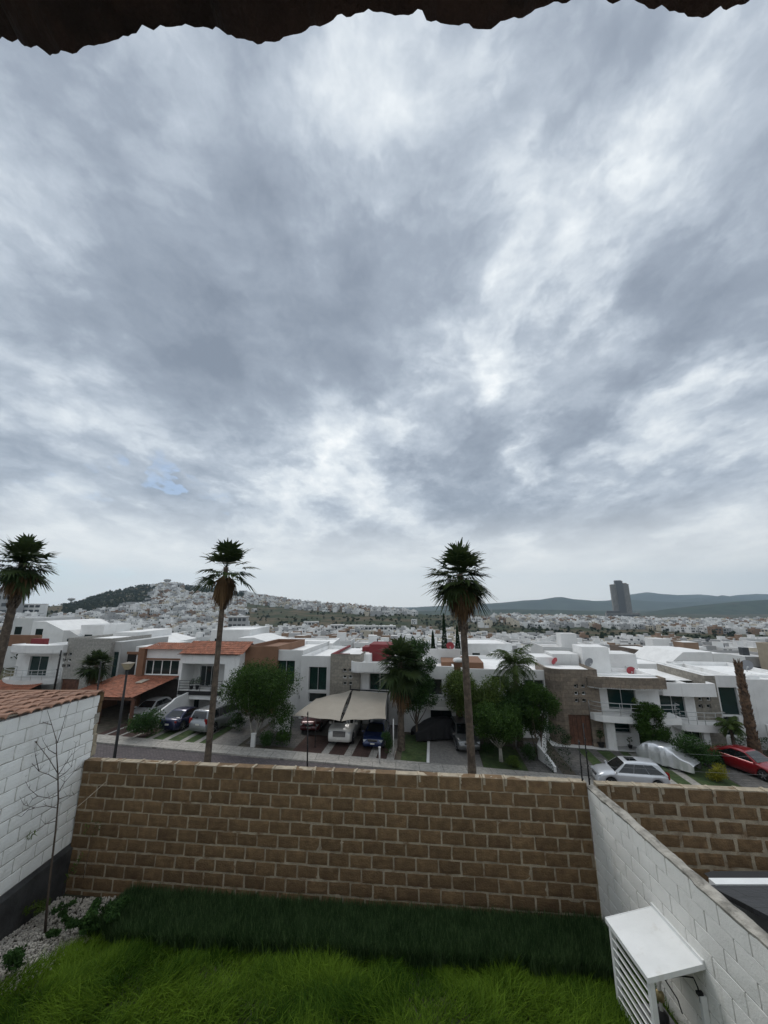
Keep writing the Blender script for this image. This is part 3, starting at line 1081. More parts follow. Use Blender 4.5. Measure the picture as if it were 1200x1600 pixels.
# ---------------------------------------------------------------- louvred cabinet at the right wall
cb = empty('louvred_cabinet', (3.9, 5.86, 0), 'white metal cabinet with louvred front and sloping lid against the right wall', 'cabinet')
m = MB()        # local: wall face at x=0, cabinet towards -x, y along the wall
mt = Matrix.Rotation(R(-11), 3, 'Y')
m.cbox((-.345, .44, 1.075), (.365, .465, .010), 0, whitemetal, ry=R(-11))
m.cbox((-.345, -.022, 1.060), (.365, .006, .028), 0, whitemetal, ry=R(-11))
m.cbox((-.345, .90, 1.060), (.365, .006, .028), 0, whitemetal, ry=R(-11))
m.cbox((-.704, .44, .985), (.008, .465, .028), 0, whitemetal)
m.cbox((-.012, .44, 1.160), (.011, .47, .032), 0, whitemetal)
m.build('lid', cb)
m = MB()
for yy in (.02, .84):
    m.box(-.675, -.615, yy, yy + .06, -.1, .985, whitemetal)
for zz in (.05, .93):
    m.box(-.675, -.625, .08, .84, zz, zz + .05, whitemetal)
m.build('frame', cb)
m = MB()
for k in range(8):
    m.cbox((-.645, .46, .15 + k * .108), (.036, .378, .007), 0, whitemetal, ry=R(38))
m.build('louvre', cb)
m = MB()
m.box(-.075, -.005, .02, .065, -.1, .80, whitemetal)
m.build('post', cb)
m = MB()
m.tube([(-.45, .08, .93), (-.25, .08, .96), (-.1, .07, .95), (-.07, .06, .86), (-.07, .05, .72)], .008, black, 6)
m.box(-.10, -.03, .03, .07, .80, .83, black)
m.tube([(-.45, .08, .93), (-.30, .12, .70), (-.22, .2, .5)], .007, black, 6)
m.build('cable', cb)
m = MB()
m.tube([(-.30, .5, -.05), (-.30, .5, .5), (-.26, .5, .62), (-.18, .5, .62)], .02, mat('white_pipe', (.55, .54, .5), .5, .08, 5), 8)
m.lathe((-.30, .5, .38), [(.02, 0), (.05, .02), (.055, .09), (.03, .12)], mat('brass_valve', (.3, .24, .12), .4, .1, 5, metal=.6), 10)
m.build('pipe', cb)
m = MB()
m.box(-.50, -.15, .35, .75, .02, .16, mat('grey_pump', (.10, .10, .11), .5, .1, 5))
m.lathe((-.33, .5, .16), [(.0, 0), (.10, 0), (.10, .10), (.05, .13)], black, 14)
m.build('pump', cb)

# ---------------------------------------------------------------- our own house: eave over the camera and the wall behind it
oh = empty('house', (0, -.35, 0), 'house whose dark ragged tile eave hangs over the top of the view', 'house')
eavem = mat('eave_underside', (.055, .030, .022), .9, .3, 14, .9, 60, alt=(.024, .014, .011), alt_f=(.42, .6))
nx = 700
xs = np.linspace(-1.6, 1.6, nx)
per = .215
ph = (xs + .335) / per
tri = np.abs(((ph + .5) % 1) - .5) * 2                  # 0 on the low tile centre
low = np.clip(1 - tri / .52, 0, 1) ** .6                # pan tile hangs low
cov = np.sin(np.clip((tri - .40) / .6, 0, 1) * math.pi / 2)
zprof = .583 - .022 * low + .012 * cov
yedge = .264 - .043 * xs
pr = []
jag = (vnoise(np.stack([xs * 110, xs * 0, xs * 0], -1), 1, 4) - .5)
for (t_, dz_) in [(-.62, .20), (-.3, .10), (-.12, .036), (-.03, .012), (0, 0), (.002, .012), (-.02, .03), (-.12, .06), (-.62, .24)]:
    e = np.clip(1 - abs(t_) * 8, 0, 1)
    jj = (vnoise(np.stack([xs * 40, xs * 0 + t_ * 30, xs * 0 + dz_ * 50], -1), 1, 3) - .5)
    pr.append(np.stack([xs, yedge + t_ + e * .011 * jag, CZ + zprof + dz_ + e * .008 * jj], -1))
P = np.stack(pr, 0)
P[..., 1] += .35
ii = np.arange(len(pr) * nx).reshape(len(pr), nx)
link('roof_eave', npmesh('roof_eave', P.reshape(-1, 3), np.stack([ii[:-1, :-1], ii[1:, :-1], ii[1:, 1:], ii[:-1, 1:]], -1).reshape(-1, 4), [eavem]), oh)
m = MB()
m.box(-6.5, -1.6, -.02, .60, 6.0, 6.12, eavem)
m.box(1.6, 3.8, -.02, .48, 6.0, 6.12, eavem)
m.box(-6.5, 3.8, -.3, -.02, -.1, 6.3, white)
m.build('wall', oh)

# ---------------------------------------------------------------- fence posts on the garden wall, neighbour's shed
def rod(label, px0, py0, px1, py1, D, rad, knobs):
    a, b = at(px0, py0, D), at(px1, py1, D)
    o = empty('fence_post', a, label, 'post', 'electric fence posts')
    d = b - a
    m = MB()
    m.tube([(0, 0, 0), d * .5, d], [rad, rad * .9, rad * .7], black, 7)
    m.build('rod', o)
    for k in knobs:
        m = MB()
        q = d * k
        m.lathe((q.x, q.y - .02, q.z - .018), [(.006, 0), (.02, .006), (.012, .018), (.02, .03), (.006, .036)], black, 8)
        m.build('insulator', o)
    return o


rod('thin black post rising behind the middle of the brown wall near the beige shade sail', 480, 1218, 481, 1112, 9.25, .017, (.25, .5, .75, .97))
rod('left of two thin black posts where the brown and right white walls meet', 911, 1232, 904, 1156, 8.5, .014, (.2, .45, .7, .95))
rod('taller right one of two thin black posts where the brown and right white walls meet', 922, 1232, 911, 1130, 8.62, .015, (.15, .35, .55, .75))
rod('black post at the broken end of the tall left white wall', 139, 1190, 158, 1033, 9.95, .022, (.25, .5, .75, .95))
o = rod('black post with bent top standing by the shed roof before the grey stone house', 82, 1092, 96, 1016, 10.1, .024, (.3, .6, .9))
for k in range(2):
    m = MB()
    z = 2.35 + k * .3
    a, b = Vector((4.0, 8.45, z)), Vector((9.3, 7.85 - k * .05, z))
    m.tube([a, (a + b) / 2 - Vector((0, 0, .03)), b], .0011, railm, 4, cap=False)
    m.build('fence_wire', None, label='thin electric fence wire above the right hand brown wall', category='wire', group='electric fence wires')

ns = empty('neighbour_shed', (4.35, 5.2, 0), 'low neighbour shed with black felt and dark slab roof behind the right white wall', 'shed')
felt = mat('black_felt', (.012, .012, .013), .85, .2, 5, .4, 40)
slab = cladding('paver_dark_slab', (.022, .023, .026), (.015, .016, .018), (.006, .006, .006), .42, .30, rough=.55, ms=.012)
m = MB()
m.add([(0, -.5, 2.14), (3.6, -.5, 2.14), (3.6, 1.0, 1.74), (0, 1.0, 1.74), (0, -.5, 2.08), (3.6, -.5, 2.08), (3.6, 1.0, 1.68), (0, 1.0, 1.68)],
      [(0, 1, 2, 3), (7, 6, 5, 4), (0, 4, 5, 1), (1, 5, 6, 2), (2, 6, 7, 3), (3, 7, 4, 0)], slab)
m.build('slab_roof', ns)
m = MB()
m.add([(.18, 1.12, 1.70), (3.6, 1.12, 1.70), (3.6, 1.68, 1.50), (.62, 1.72, 1.49), (.40, 1.60, 1.53)], [(0, 1, 2, 3, 4)], felt)
m.build('felt_roof', ns)
m = MB()
m.box(.10, 3.6, .98, 1.10, 1.66, 1.76, whitemetal)
m.build('flashing', ns)
m = MB()
m.box(.35, 3.5, -.45, 1.5, -.4, 1.42, greyst)
m.build('wall', ns)


# ---------------------------------------------------------------- terrain: terrace, street, valley, hill
def interp(x, xs, ys):
    return np.interp(x, xs, ys)


RX = [-700, -200, 0, 60, 120, 165, 220, 265, 330, 400, 470, 560, 620, 690, 800, 900, 970, 1010, 1100, 1300, 1900]
RY = [948, 946, 949, 950, 942, 925, 915, 913, 919, 932, 942, 950, 956, 962, 964, 967, 968, 970, 972, 972, 972]
RR = [900, 900, 850, 900, 1100, 1250, 1300, 1300, 1280, 1200, 1050, 900, 860, 820, 900, 1000, 1200, 1150, 1000, 1000, 1000]
RF = [420, 420, 420, 420, 450, 500, 520, 520, 520, 500, 470, 450, 450, 430, 430, 430, 430, 430, 430, 430, 430]
VR = [0, 22, 34, 60, 120, 250, 420, 520]
VZ = [0, 0, -1.2, -5.5, -11.5, -17.5, -20.5, -20.5]


def ytan(py):
    return math.tan(math.atan((py - 800) / 600) - PITCH)


RT = [-ytan(y) for y in RY]


def terrain_z(X, Y):
    X = np.asarray(X, float)
    Y = np.asarray(Y, float)
    dx, dy = X - KERB[0], Y - KERB[1]
    s = dx * CA - dy * SA
    v = dx * SA + dy * CA
    Rr = np.hypot(X, Y)
    zs = -5.6 - .033 * np.clip(s, -60, 60) - .05
    z = zs + interp(v, VR, VZ)
    bank = np.clip((-9.8 - v) / 7.5, 0, 1)
    z = z * (1 - bank) + bank * np.minimum(-.95, -.95 + 0 * z)
    xh = 600 + 617 * np.tan(np.clip(np.arctan2(X, np.maximum(Y, 1e-3)), -1.2, 1.2))
    rr = interp(xh, RX, RR)
    rf = interp(xh, RX, RF)
    D = np.cos(np.arctan2(X, np.maximum(Y, 1e-3))) * rr
    zr = CZ + interp(xh, RX, RT) * D
    t = np.clip((Rr - rf) / (rr - rf), 0, 1)
    base = z
    zhill = base + (zr - base) * (t ** 1.25)
    far = np.clip((Rr - rr) / 450, 0, 1)
    zfar = zr + (-46 - zr) * (far * far * (3 - 2 * far))
    z = np.where(Rr < rf, base, np.where(Rr < rr, zhill, zfar))
    z = np.where(Y < 5, np.where(Rr > 80, -6 - np.clip(Rr - 80, 0, 400) * .1, z), z)
    und = (vnoise(np.stack([X, Y, X * 0], -1), .012, 4) - .5) * np.clip((Rr - 140) / 400, 0, 1) * 7
    return z + und


az = np.concatenate([np.radians(np.arange(-180, -62, 6)), np.radians(np.arange(-62, 62.01, .4)), np.radians(np.arange(66, 181, 6))])
Rs = np.concatenate([[.5], np.arange(6, 70, 2.0), np.geomspace(70, 1700, 95), [2200, 3000, 4500, 6500, 9000]])
A, RRR = np.meshgrid(az, Rs)
TX, TY = RRR * np.sin(A), RRR * np.cos(A)
TZ = terrain_z(TX, TY)
TZ = np.where(RRR > 1900, -46, TZ)
land = bpy.data.materials.new('hill_country')
land.use_nodes = True
T = NT(land.node_tree)
tc = T.n('ShaderNodeTexCoord').outputs['Object']
n1 = T.noise(tc, .013, 8, .62)
n2 = T.noise(tc, .05, 7, .65)
n3 = T.noise(tc, .25, 5, .6)
c = T.mix(T.mr(n1, .42, .58), (.100, .080, .050), (.034, .044, .020))
c = T.mix(T.mr(n2, .50, .64), c, (.018, .030, .013))
c = T.mix(T.m('MULTIPLY', T.mr(n3, .55, .75), .5), c, (.15, .12, .08))
b_ = T.n('ShaderNodeBsdfPrincipled')
T.put(b_.inputs['Base Color'], c)
b_.inputs['Roughness'].default_value = .95
b_.inputs['Specular IOR Level'].default_value = .1
T.t.links.new(b_.outputs[0], T.n('ShaderNodeOutputMaterial').inputs[0])
na = len(az)
ii = np.arange(len(Rs) * na).reshape(len(Rs), na)
link('terrain', npmesh('terrain', np.stack([TX, TY, TZ], -1).reshape(-1, 3),
     np.stack([ii[:-1, :-1], ii[:-1, 1:], ii[1:, 1:], ii[1:, :-1]], -1).reshape(-1, 4)[:, ::-1], [land], smooth=True), kind='structure')


def ridge(name, pts, R0, R1, zb, m, seed=0, rough=1.0, sub=160):
    """a range of hills: crest through (px, py) at distance R0, falling back to R1 and to the front"""
    xs = np.linspace(pts[0][0], pts[-1][0], sub)
    ys = np.interp(xs, [p[0] for p in pts], [p[1] for p in pts])
    prof = [(-.45, 0), (-.34, .12), (-.22, .34), (-.1, .72), (0, 1), (.12, .8), (.5, .2), (1, 0)]
    Pm = np.zeros((len(prof), sub, 3))
    for j, (k, hh_) in enumerate(prof):
        for i in range(sub):
            d = ray(xs[i], ys[i])
            D = R0 + (R1 - R0) * k * (1 + .2 * math.sin(i * .31 + seed))
            zc_ = CZ + d.z / d.y * R0
            x_ = d.x / d.y * D
            w = vnoise(np.array([[xs[i] * .06 + seed, k * 3, seed]]), 1, 4)[0] - .5
            Pm[j, i] = (x_, D, zb + (zc_ - zb) * max(0, hh_ + (w * .35 * rough if 0 < hh_ < 1 else w * .05 * rough)))
    ii = np.arange(len(prof) * sub).reshape(len(prof), sub)
    return link(name, npmesh(name, Pm.reshape(-1, 3), np.stack([ii[:-1, :-1], ii[:-1, 1:], ii[1:, 1:], ii[1:, :-1]], -1).reshape(-1, 4), [m], smooth=True), kind='structure')


woodhill = mat('wooded_hill', (.026, .040, .020), .95, .5, .012, spec=.1, alt=(.055, .052, .034), alt_f=(.52, .7))
ridge('hills', [(560, 962), (640, 956), (700, 953), (800, 952), (880, 953), (940, 956), (1000, 958), (1040, 952), (1090, 946), (1140, 941), (1200, 937), (1300, 932), (1450, 934)], 2600, 3500, -46, woodhill, 1)
mount = mat('mountain', (.040, .050, .035), .95, .3, .004, spec=.1)
ridge('mountains', [(480, 960), (600, 954), (660, 948), (720, 945), (780, 942), (820, 938), (845, 937), (868, 933), (878, 932.5), (895, 936), (930, 939), (985, 937), (1010, 939), (1060, 941), (1200, 938), (1400, 940)], 4500, 5600, -46, mount, 3)
ridge('mountains', [(820, 950), (900, 944), (960, 937), (985, 929), (1010, 925), (1035, 928), (1060, 930), (1090, 928.5), (1110, 930), (1130, 933), (1160, 929), (1180, 928), (1210, 929), (1300, 926), (1500, 930)], 6200, 7800, -46, mount, 7)
ridge('mountains', [(1040, 942), (1080, 935), (1120, 932), (1128, 930), (1150, 933), (1180, 937), (1230, 940)], 5400, 6400, -46, mount, 5)

# ---------------------------------------------------------------- street
cobble = cladding('paver_street_cobble', (.105, .085, .092), (.070, .058, .064), (.05, .045, .045), .22, .16, rough=.85, ms=.02, bump=.6)
pave = cladding('paver_sidewalk', (.36, .345, .32), (.30, .29, .27), (.16, .15, .14), 1.6, 1.2, rough=.9, ms=.02, bump=.3)
pgrey = cladding('paver_grey_block', (.25, .24, .23), (.205, .20, .19), (.13, .125, .12), .20, .10, rough=.9, ms=.012, bump=.4)
predd = cladding('paver_red_gravel', (.095, .045, .035), (.065, .035, .03), (.04, .025, .02), .16, .12, rough=.95, ms=.02, bump=.6)
pdark = cladding('paver_slate', (.135, .13, .125), (.085, .083, .08), (.05, .05, .045), .55, .38, rough=.85, ms=.02, bump=.5)
dirt = mat('bare_earth', (.075, .062, .045), .95, .3, 2, .5, 25, alt=(.035, .04, .02), alt_f=(.5, .7))


def sheet(name, quad, lift, m, kind='structure', thick=0.0, **kw):
    """ground sheet on the street plane through (s, v) corners; with thick, a kerb step"""
    n = 10
    V = []
    a, b, c, d = [np.array(q) for q in quad]
    if thick:
        mb = MB()
        vs = [S(q[0], q[1], lift + thick) for q in quad] + [S(q[0], q[1], lift - .08) for q in quad]
        mb.add(vs, [(0, 1, 2, 3), (4, 5, 1, 0), (5, 6, 2, 1), (6, 7, 3, 2), (7, 4, 0, 3)], m)
        return mb.build(name, None, kind=kind, **kw)
    mb = MB()
    mb.add([S(q[0], q[1], lift) for q in quad], [(0, 1, 2, 3)], m)
    return mb.build(name, None, kind=kind, **kw)


def strip(name, s0, s1, v0, v1, lift, m, **kw):
    return sheet(name, [(s0, v0), (s1, v0), (s1, v1), (s0, v1)], lift, m, **kw)


strip('yards', -70, 45, .6, 13.5, .0, dirt)
strip('street', -70, 45, -8.3, -.85, .0, cobble)
strip('pavement', -70, 45, -.85, .62, .0, pave, thick=.10)
strip('pavement', -70, 45, -9.6, -8.3, .0, pave, thick=.10)


def yquad(name, pts, lift, m, **kw):       # ground quad through picture points at true ground positions
    return sheet(name, [ground(*p) for p in pts], lift, m, **kw)


# front yards and driveways (s ranges along the kerb)
strip('driveway', -31.6, -27.6, .62, 6.0, .02, predd)
for s_ in (-31.0, -29.8, -28.6):
    strip('driveway', s_, s_ + .22, .62, 5.5, .026, pave)
strip('yard_grass', -27.9, -22.3, .62, 5.0, .016, mat('short_turf', (.035, .062, .014), .95, .35, 3, .6, 40, alt=(.06, .075, .02), alt_f=(.5, .7)), kind='structure')
turf = MATS['short_turf']
for s_ in (-27.3, -26.0, -24.6, -23.4):
    strip('driveway', s_, s_ + .42, .62, 5.0, .024, pave)
strip('driveway', -27.9, -21.2, 5.0, 8.4, .02, concrete)
strip('driveway', -22.2, -19.9, .62, 8.5, .022, pgrey)
strip('driveway', -19.6, -14.9, 1.5, 11.5, .012, pdark)
strip('driveway', -15.6, -8.0, .62, 9.5, .02, predd)
for s_ in (-13.4, -11.7, -9.9, -8.6):
    strip('driveway', s_, s_ + .55, .62, 5.2, .028, pave)
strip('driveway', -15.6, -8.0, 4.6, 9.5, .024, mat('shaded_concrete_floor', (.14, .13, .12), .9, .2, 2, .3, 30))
strip('yard_grass', -7.6, -5.75, .62, 6.5, .02, turf)
strip('kerb_edge', -5.75, -5.55, .62, 6.8, .03, white, thick=.06)
strip('driveway', -5.55, -1.85, .62, 8.0, .02, pgrey)
strip('yard_grass', -1.8, 1.15, .62, 5.5, .02, turf)
strip('driveway', 1.2, 3.4, .62, 7.0, .02, pdark)
strip('driveway', 4.3, 9.3, .62, 6.4, .016, pdark)
strip('driveway', 4.3, 15.0, 6.4, 8.3, .024, palegrey)
strip('yard_grass', 6.1, 6.9, 1.2, 6.2, .024, turf)
strip('yard_grass', 7.6, 8.6, 1.2, 6.2, .024, turf)
strip('yard_grass', 9.3, 14.5, .62, 6.4, .016, turf)
strip('driveway', 9.9, 10.5, .62, 6.2, .024, pave)
strip('driveway', 11.4, 12.0, .62, 6.2, .024, pave)
strip('driveway', 14.6, 20.5, .62, 8.5, .02, pdark)


# ---------------------------------------------------------------- houses
class House:
    def __init__(s, name, label, px, v, cat='house', group=None, gs=None):
        s.v0 = v
        s.s0, _ = fac(px, 1080, v)
        s.zb = zg(gs if gs is not None else s.s0)
        loc = S(s.s0, v)
        loc.z = s.zb
        s.o = empty(name, loc, label, cat, group, rz=-ANG)

    def x(s, px, py=1080, dy=0.0):
        return fac(px, py, s.v0 + dy)[0] - s.s0

    def z(s, px, py, dy=0.0):
        return fac(px, py, s.v0 + dy)[1] - s.zb

    def r(s, px0, py0, px1, py1, dy=0.0):
        xm, ym = (px0 + px1) / 2, (py0 + py1) / 2
        return s.x(px0, ym, dy), s.x(px1, ym, dy), s.z(xm, py1, dy), s.z(xm, py0, dy)

    def mass(s, name, x0, x1, y0, y1, z0, z1, m, holes=(), rev=.16, roof=True, th=.16, rm=None, par=.35):
        mb = MB()
        mb.panel(x0, x1, z0, z1, y0, holes, rev, m)
        mb.add([(x0, y0, z0), (x0, y1, z0), (x0, y1, z1), (x0, y0, z1)], [(3, 2, 1, 0)], m)
        mb.add([(x1, y0, z0), (x1, y1, z0), (x1, y1, z1), (x1, y0, z1)], [(0, 1, 2, 3)], m)
        mb.add([(x0, y1, z0), (x1, y1, z0), (x1, y1, z1), (x0, y1, z1)], [(3, 2, 1, 0)], m)
        o = mb.build(name, s.o)
        if roof:
            rb = MB()
            zr = z1 - par
            rb.add([(x0 + th, y0 + th, zr), (x1 - th, y0 + th, zr), (x1 - th, y1 - th, zr), (x0 + th, y1 - th, zr)], [(0, 1, 2, 3)], rm or roofwhite)
            for q in ((x0, x1, y0, y0 + th), (x0, x1, y1 - th, y1), (x0, x0 + th, y0 + th, y1 - th), (x1 - th, x1, y0 + th, y1 - th)):
                rb.box(q[0] + .002, q[1] - .002, q[2] + .002, q[3] - .002, zr - .02, z1 + .025, rm or roofwhite, skip='b')
            rb.build('roof', s.o)
        return o

    def window(s, h, y0, rev=.16, n=2, gm=None, fm=None, kind='window', fw=.055, curt=False, hbar=None):
        """frame with n lights filling the opening h=(x0,x1,z0,z1)"""
        x0, x1, z0, z1 = h[:4]
        fm = fm or alu
        f = MB()
        y = y0 + rev - .07
        f.box(x0, x1, y, y + .06, z0, z0 + fw, fm)
        f.box(x0, x1, y, y + .06, z1 - fw, z1, fm)
        for i in range(n + 1):
            xx = x0 + (x1 - x0) * i / n
            a = min(max(xx - fw / 2, x0), x1 - fw)
            f.box(a, a + fw, y + .002, y + .058, z0 + fw, z1 - fw, fm)
        if hbar:
            f.box(x0 + fw, x1 - fw, y + .004, y + .056, z0 + (z1 - z0) * hbar, z0 + (z1 - z0) * hbar + fw, fm)
        fo = f.build(kind, s.o)
        g = MB()
        g.box(x0 + .01, x1 - .01, y + .025, y + .035, z0 + .01, z1 - .01, gm or glass)
        g.build('pane', fo)
        if curt:
            c = MB()
            k = 60
            P, xs = [], np.linspace(x0 + .02, x1 - .02, k)
            for zz in (z0, z1):
                P += [(xx, y + .22 + .045 * math.sin(i * 1.25) + .03 * math.sin(i * .47), zz) for i, xx in enumerate(xs)]
            skip = range(int(k * .44), int(k * .56)) if curt == 2 else ()
            c.add(P, [(i, i + 1, k + i + 1, k + i) for i in range(k - 1) if i not in skip], curtain, True)
            c.build('curtain', fo)
            d = MB()
            d.box(x0 - .05, x1 + .05, y + .6, y + .62, z0 - .05, z1 + .05, dark)
            d.build('room', fo)
        return fo

    def small_windows(s, rects, y0, wm=None):
        for (q, style) in rects:
            x0, x1, z0, z1 = q
            f = MB()
            t = .05
            fm = whitemetal if style else alu
            ex = .03 if style else -.02
            for b in ((x0, x1, z0, z0 + t), (x0, x1, z1 - t, z1), (x0, x0 + t, z0 + t, z1 - t), (x1 - t, x1, z0 + t, z1 - t)):
                f.box(b[0], b[1], y0 - ex, y0 + .05, b[2], b[3], fm)
            fo = f.build('small_window', s.o)
            g = MB()
            g.box(x0 + .01, x1 - .01, y0 + .04, y0 + .045, z0 + .01, z1 - .01, glass)
            g.build('pane', fo)

    def grid6(s, px, py, dy, w=5.2, stepx=11, stepy=10.5, opened=(), rows=3, skew=.8):
        out, hs = [], []
        for j in range(rows):
            for i in range(2):
                cx, cy = px + i * stepx + j * skew, py + j * stepy
                q = s.r(cx - w, cy - w * .95, cx + w, cy + w * .95, dy)
                hs.append(q)
                out.append((q, (j, i) in opened))
        return hs, out

    def rail(s, pts, z0, h, n=2, closed=None, name='balcony_rail', m=None, posts=6):
        mb = MB()
        m = m or railm
        P3 = [Vector((p[0], p[1], 0)) for p in pts]
        for k in range(n):
            zz = z0 + h * (k + 1) / n
            mb.tube([(p.x, p.y, zz) for p in P3], .03 if k == n - 1 else .018, m, 6)
        L = len(P3)
        for k in range(posts):
            p = P3[int(round(k * (L - 1) / (posts - 1)))]
            mb.tube([(p.x, p.y, z0), (p.x, p.y, z0 + h)], .02, m, 5)
        return mb.build(name, s.o)

    def box(s, name, x0, x1, y0, y1, z0, z1, m, par=None, **kw):
        return MB().box(x0, x1, y0, y1, z0, z1, m).build(name, par or s.o, **kw)


def arc(x0, x1, y, bulge, n=18, p=2.0):
    """plan line bulging towards the street"""
    return [(x0 + (x1 - x0) * t, y - bulge * (1 - abs(2 * t - 1) ** p)) for t in np.linspace(0, 1, n)]


def quarter(x0, x1, yb, yf, n=14, side='l'):
    """plan line: straight front at yf with one rounded end running back to yb"""
    r = abs(yb - yf)
    pts = []
    for t in np.linspace(0, 1, n):
        a = t * math.pi / 2
        if side == 'l':
            pts.append((x0 + r * (1 - math.sin(a)) * 1.0, yf + r * (1 - math.cos(a))))
        else:
            pts.append((x1 - r * (1 - math.sin(a)), yf + r * (1 - math.cos(a))))
    if side == 'l':
        return pts[::-1] + [(x1, yf)]
    return [(x0, yf)] + pts


def dish(label, p, rad, m, tilt=25, rz=0, group=None):
    o = empty('satellite_dish', p, label, 'dish', group, rz=rz)
    mb = MB()
    e = R(tilt)
    mt = Matrix.Rotation(e + R(90), 3, 'X')
    prof = [(0.001, 0), (rad * .5, rad * .06), (rad, rad * .26)]
    seg = 20
    vs, fs = [], []
    for rr_, h in prof:
        for k in range(seg):
            th = 6.283 * k / seg
            vs.append(mt @ Vector((rr_ * math.cos(th), rr_ * math.sin(th) * 1.08, h)) + Vector((0, 0, rad * 1.35)))
    for i in range(2):
        for k in range(seg):
            fs.append((i * seg + k, i * seg + (k + 1) % seg, (i + 1) * seg + (k + 1) % seg, (i + 1) * seg + k))
    mb.add(vs, fs, m, True)
    mb.build('reflector', o)
    mb = MB()
    mb.tube([(0, .1, 0), (0, .1, rad * 1.3)], .03, railm, 6)
    mb.build('mast', o)
    mb = MB()
    mb.tube([(0, -.02, rad * .5), (0, -rad * .8, rad * .95)], .015, railm, 5)
    mb.cbox((0, -rad * .85, rad * 1.0), (.04, .06, .04), 0, palegrey)
    mb.build('arm', o)
    return o


# ---- house K: white curved house with stone band and round balcony, stone entrance block on its left
h = House('white_house', 'white house with brown stone tower, wooden door and long curved railed balcony', 932, 7.6)
X = h.x
x_tl, x_tr = X(858), X(932)
zt = h.z(900, 1044)
hs, sw = h.grid6(900, 1072, -.6, w=3.0, stepx=11.5, stepy=11.3, opened=((1, 0), (1, 1)))
zdoor = h.z(905, 1117, -.6)
door = (X(890, 1140, -.6), X(925, 1140, -.6), 0.0, zdoor)
mb = MB()
mb.panel(x_tl + .9, x_tr, 0, zt, -.6, hs + [door], .22, stone1)
mb.add([(x_tr, -.6, 0), (x_tr, 3.5, 0), (x_tr, 3.5, zt), (x_tr, -.6, zt)], [(0, 1, 2, 3)], stone1)
mb.ribbon([(x_tl, 3.4), (x_tl, .5), (x_tl + .12, .05), (x_tl + .35, -.32), (x_tl + .9, -.6)], 0, zt, -.2, stone1, True)
mb.build('stone_tower', h.o)
mb = MB()
mb.prism([(x_tl + .05, 3.4), (x_tl + .05, .5), (x_tl + .4, -.25), (x_tl + .9, -.55), (x_tr - .05, -.55), (x_tr - .05, 3.4)], zt - .3, zt - .26, roofwhite)
mb.build('tower_roof', h.o)
h.small_windows(sw, -.45)
mb = MB()
mb.box(door[0] + .03, door[1] - .03, -.42, -.36, 0, zdoor - .02, wood)
for i in range(1, 5):
    xx = door[0] + (door[1] - door[0]) * i / 5
    mb.box(xx - .015, xx + .015, -.44, -.42, .1, zdoor - .15, mat('wood_groove', (.05, .022, .013), .6, .2, 5))
mb.build('door', h.o)
x1 = X(1026, 1062)
zK = h.z(1000, 1055)
zband = h.z(985, 1072)
zb1 = h.z(985, 1112)
zb0 = h.z(985, 1122)
sd = h.r(950, 1073, 994, 1111)
sd = (sd[0], sd[1], zb1 + .12, zband - .12)
gw = h.r(945, 1126, 985, 1145)
dk = h.r(998, 1128, 1014, 1164)
dk = (dk[0], dk[1], 0, dk[3])
h.mass('wall', x_tr + .002, x1, 0, 9.5, 0, zK - .004, white2, [sd, gw, dk], rev=.2, par=.45)
h.window(sd, 0, .2, 2, tglass, kind='sliding_door')
h.window(gw, 0, .2, 1, tglass, hbar=.3)
mb = MB()
for i in range(5):
    mb.box(dk[0] + .02, dk[1] - .02, .1, .14, .35 + i * .5, .42 + i * .5, black)
mb.box(dk[0], dk[1], .18, .2, 0, dk[3], dark)
mb.build('gate', h.o)
band = [(x_tr - .9, -.75), (x_tr - .55, -1.05), (x_tr, -1.3)] + arc(x_tr + .3, x1 + .12, -1.15, .35, 14) + [(x1 + .12, 0)]
mb = MB()
mb.ribbon(band, zband, zK, .14, stone1)
mb.build('stone_parapet', h.o)
mb = MB()
mb.prism(band + [(x_tr - .9, 0)], zband - .02, zband + .06, white2)
mb.prism([(p[0], p[1] + .14) for p in band] + [(x_tr - .7, .1)], zK - .16, zK - .12, roofwhite)
mb.build('canopy', h.o)
bal = [(x_tr - .95, -.62), (x_tr - .8, -1.1), (x_tr - .3, -1.5)] + arc(x_tr + .2, x1 + .6, -1.55, .25, 14) + [(x1 + .65, -.9)]
mb = MB()
mb.prism(bal + [(x1 + .65, -.02), (x_tr + .02, -.02), (x_tr - .2, -.62)], zb0, zb1, white2)
mb.prism(bal + [(x1 + .65, -.02), (x_tr + .02, -.02), (x_tr - .2, -.62)], zb1 + .003, zb1 + .03, palegrey)
mb.build('balcony', h.o)
h.rail(bal, zb1 + .03, .92, 3, posts=8)
mb = MB()
mb.ribbon([(x_tr - .02, -.55), (x_tr + .1, -.9), (x_tr + .45, -1.05), (x_tr + .7, -1.05)], 0, zb0, .15, white2)
mb.build('rounded_wall', h.o)
# rooftop rooms
q = h.r(911, 1011, 953, 1052, 3.6)
mb = MB()
mb.box(q[0], q[1], 3.6, 6.2, zK - .5, q[3], white2)
mb.build('roof_room', h.o)
q = h.r(864, 1022, 905, 1046, 4.2)
mb = MB()
mb.box(q[0], q[1], 4.2, 7.0, zK - .5, q[3], white)
mb.build('roof_room', h.o)
q = h.r(952, 1022, 996, 1056, 5.0)
mb = MB()
mb.box(q[0], q[1], 5.0, 8.0, zK - .5, q[3], white)
mb.build('roof_room', h.o)
dish('large grey satellite dish on the white roof room above the stone tower', at(920, 1044, h.o.location.y + 3.0), .42, mat('dish_grey', (.22, .23, .25), .5, .1, 5), rz=R(10))
reddish = mat('dish_red', (.42, .07, .085), .5, .1, 5)
dish('faded red satellite dish on the flat white roof right of the roof rooms', at(987, 1056, h.o.location.y + 2.9), .38, reddish, rz=R(-20))
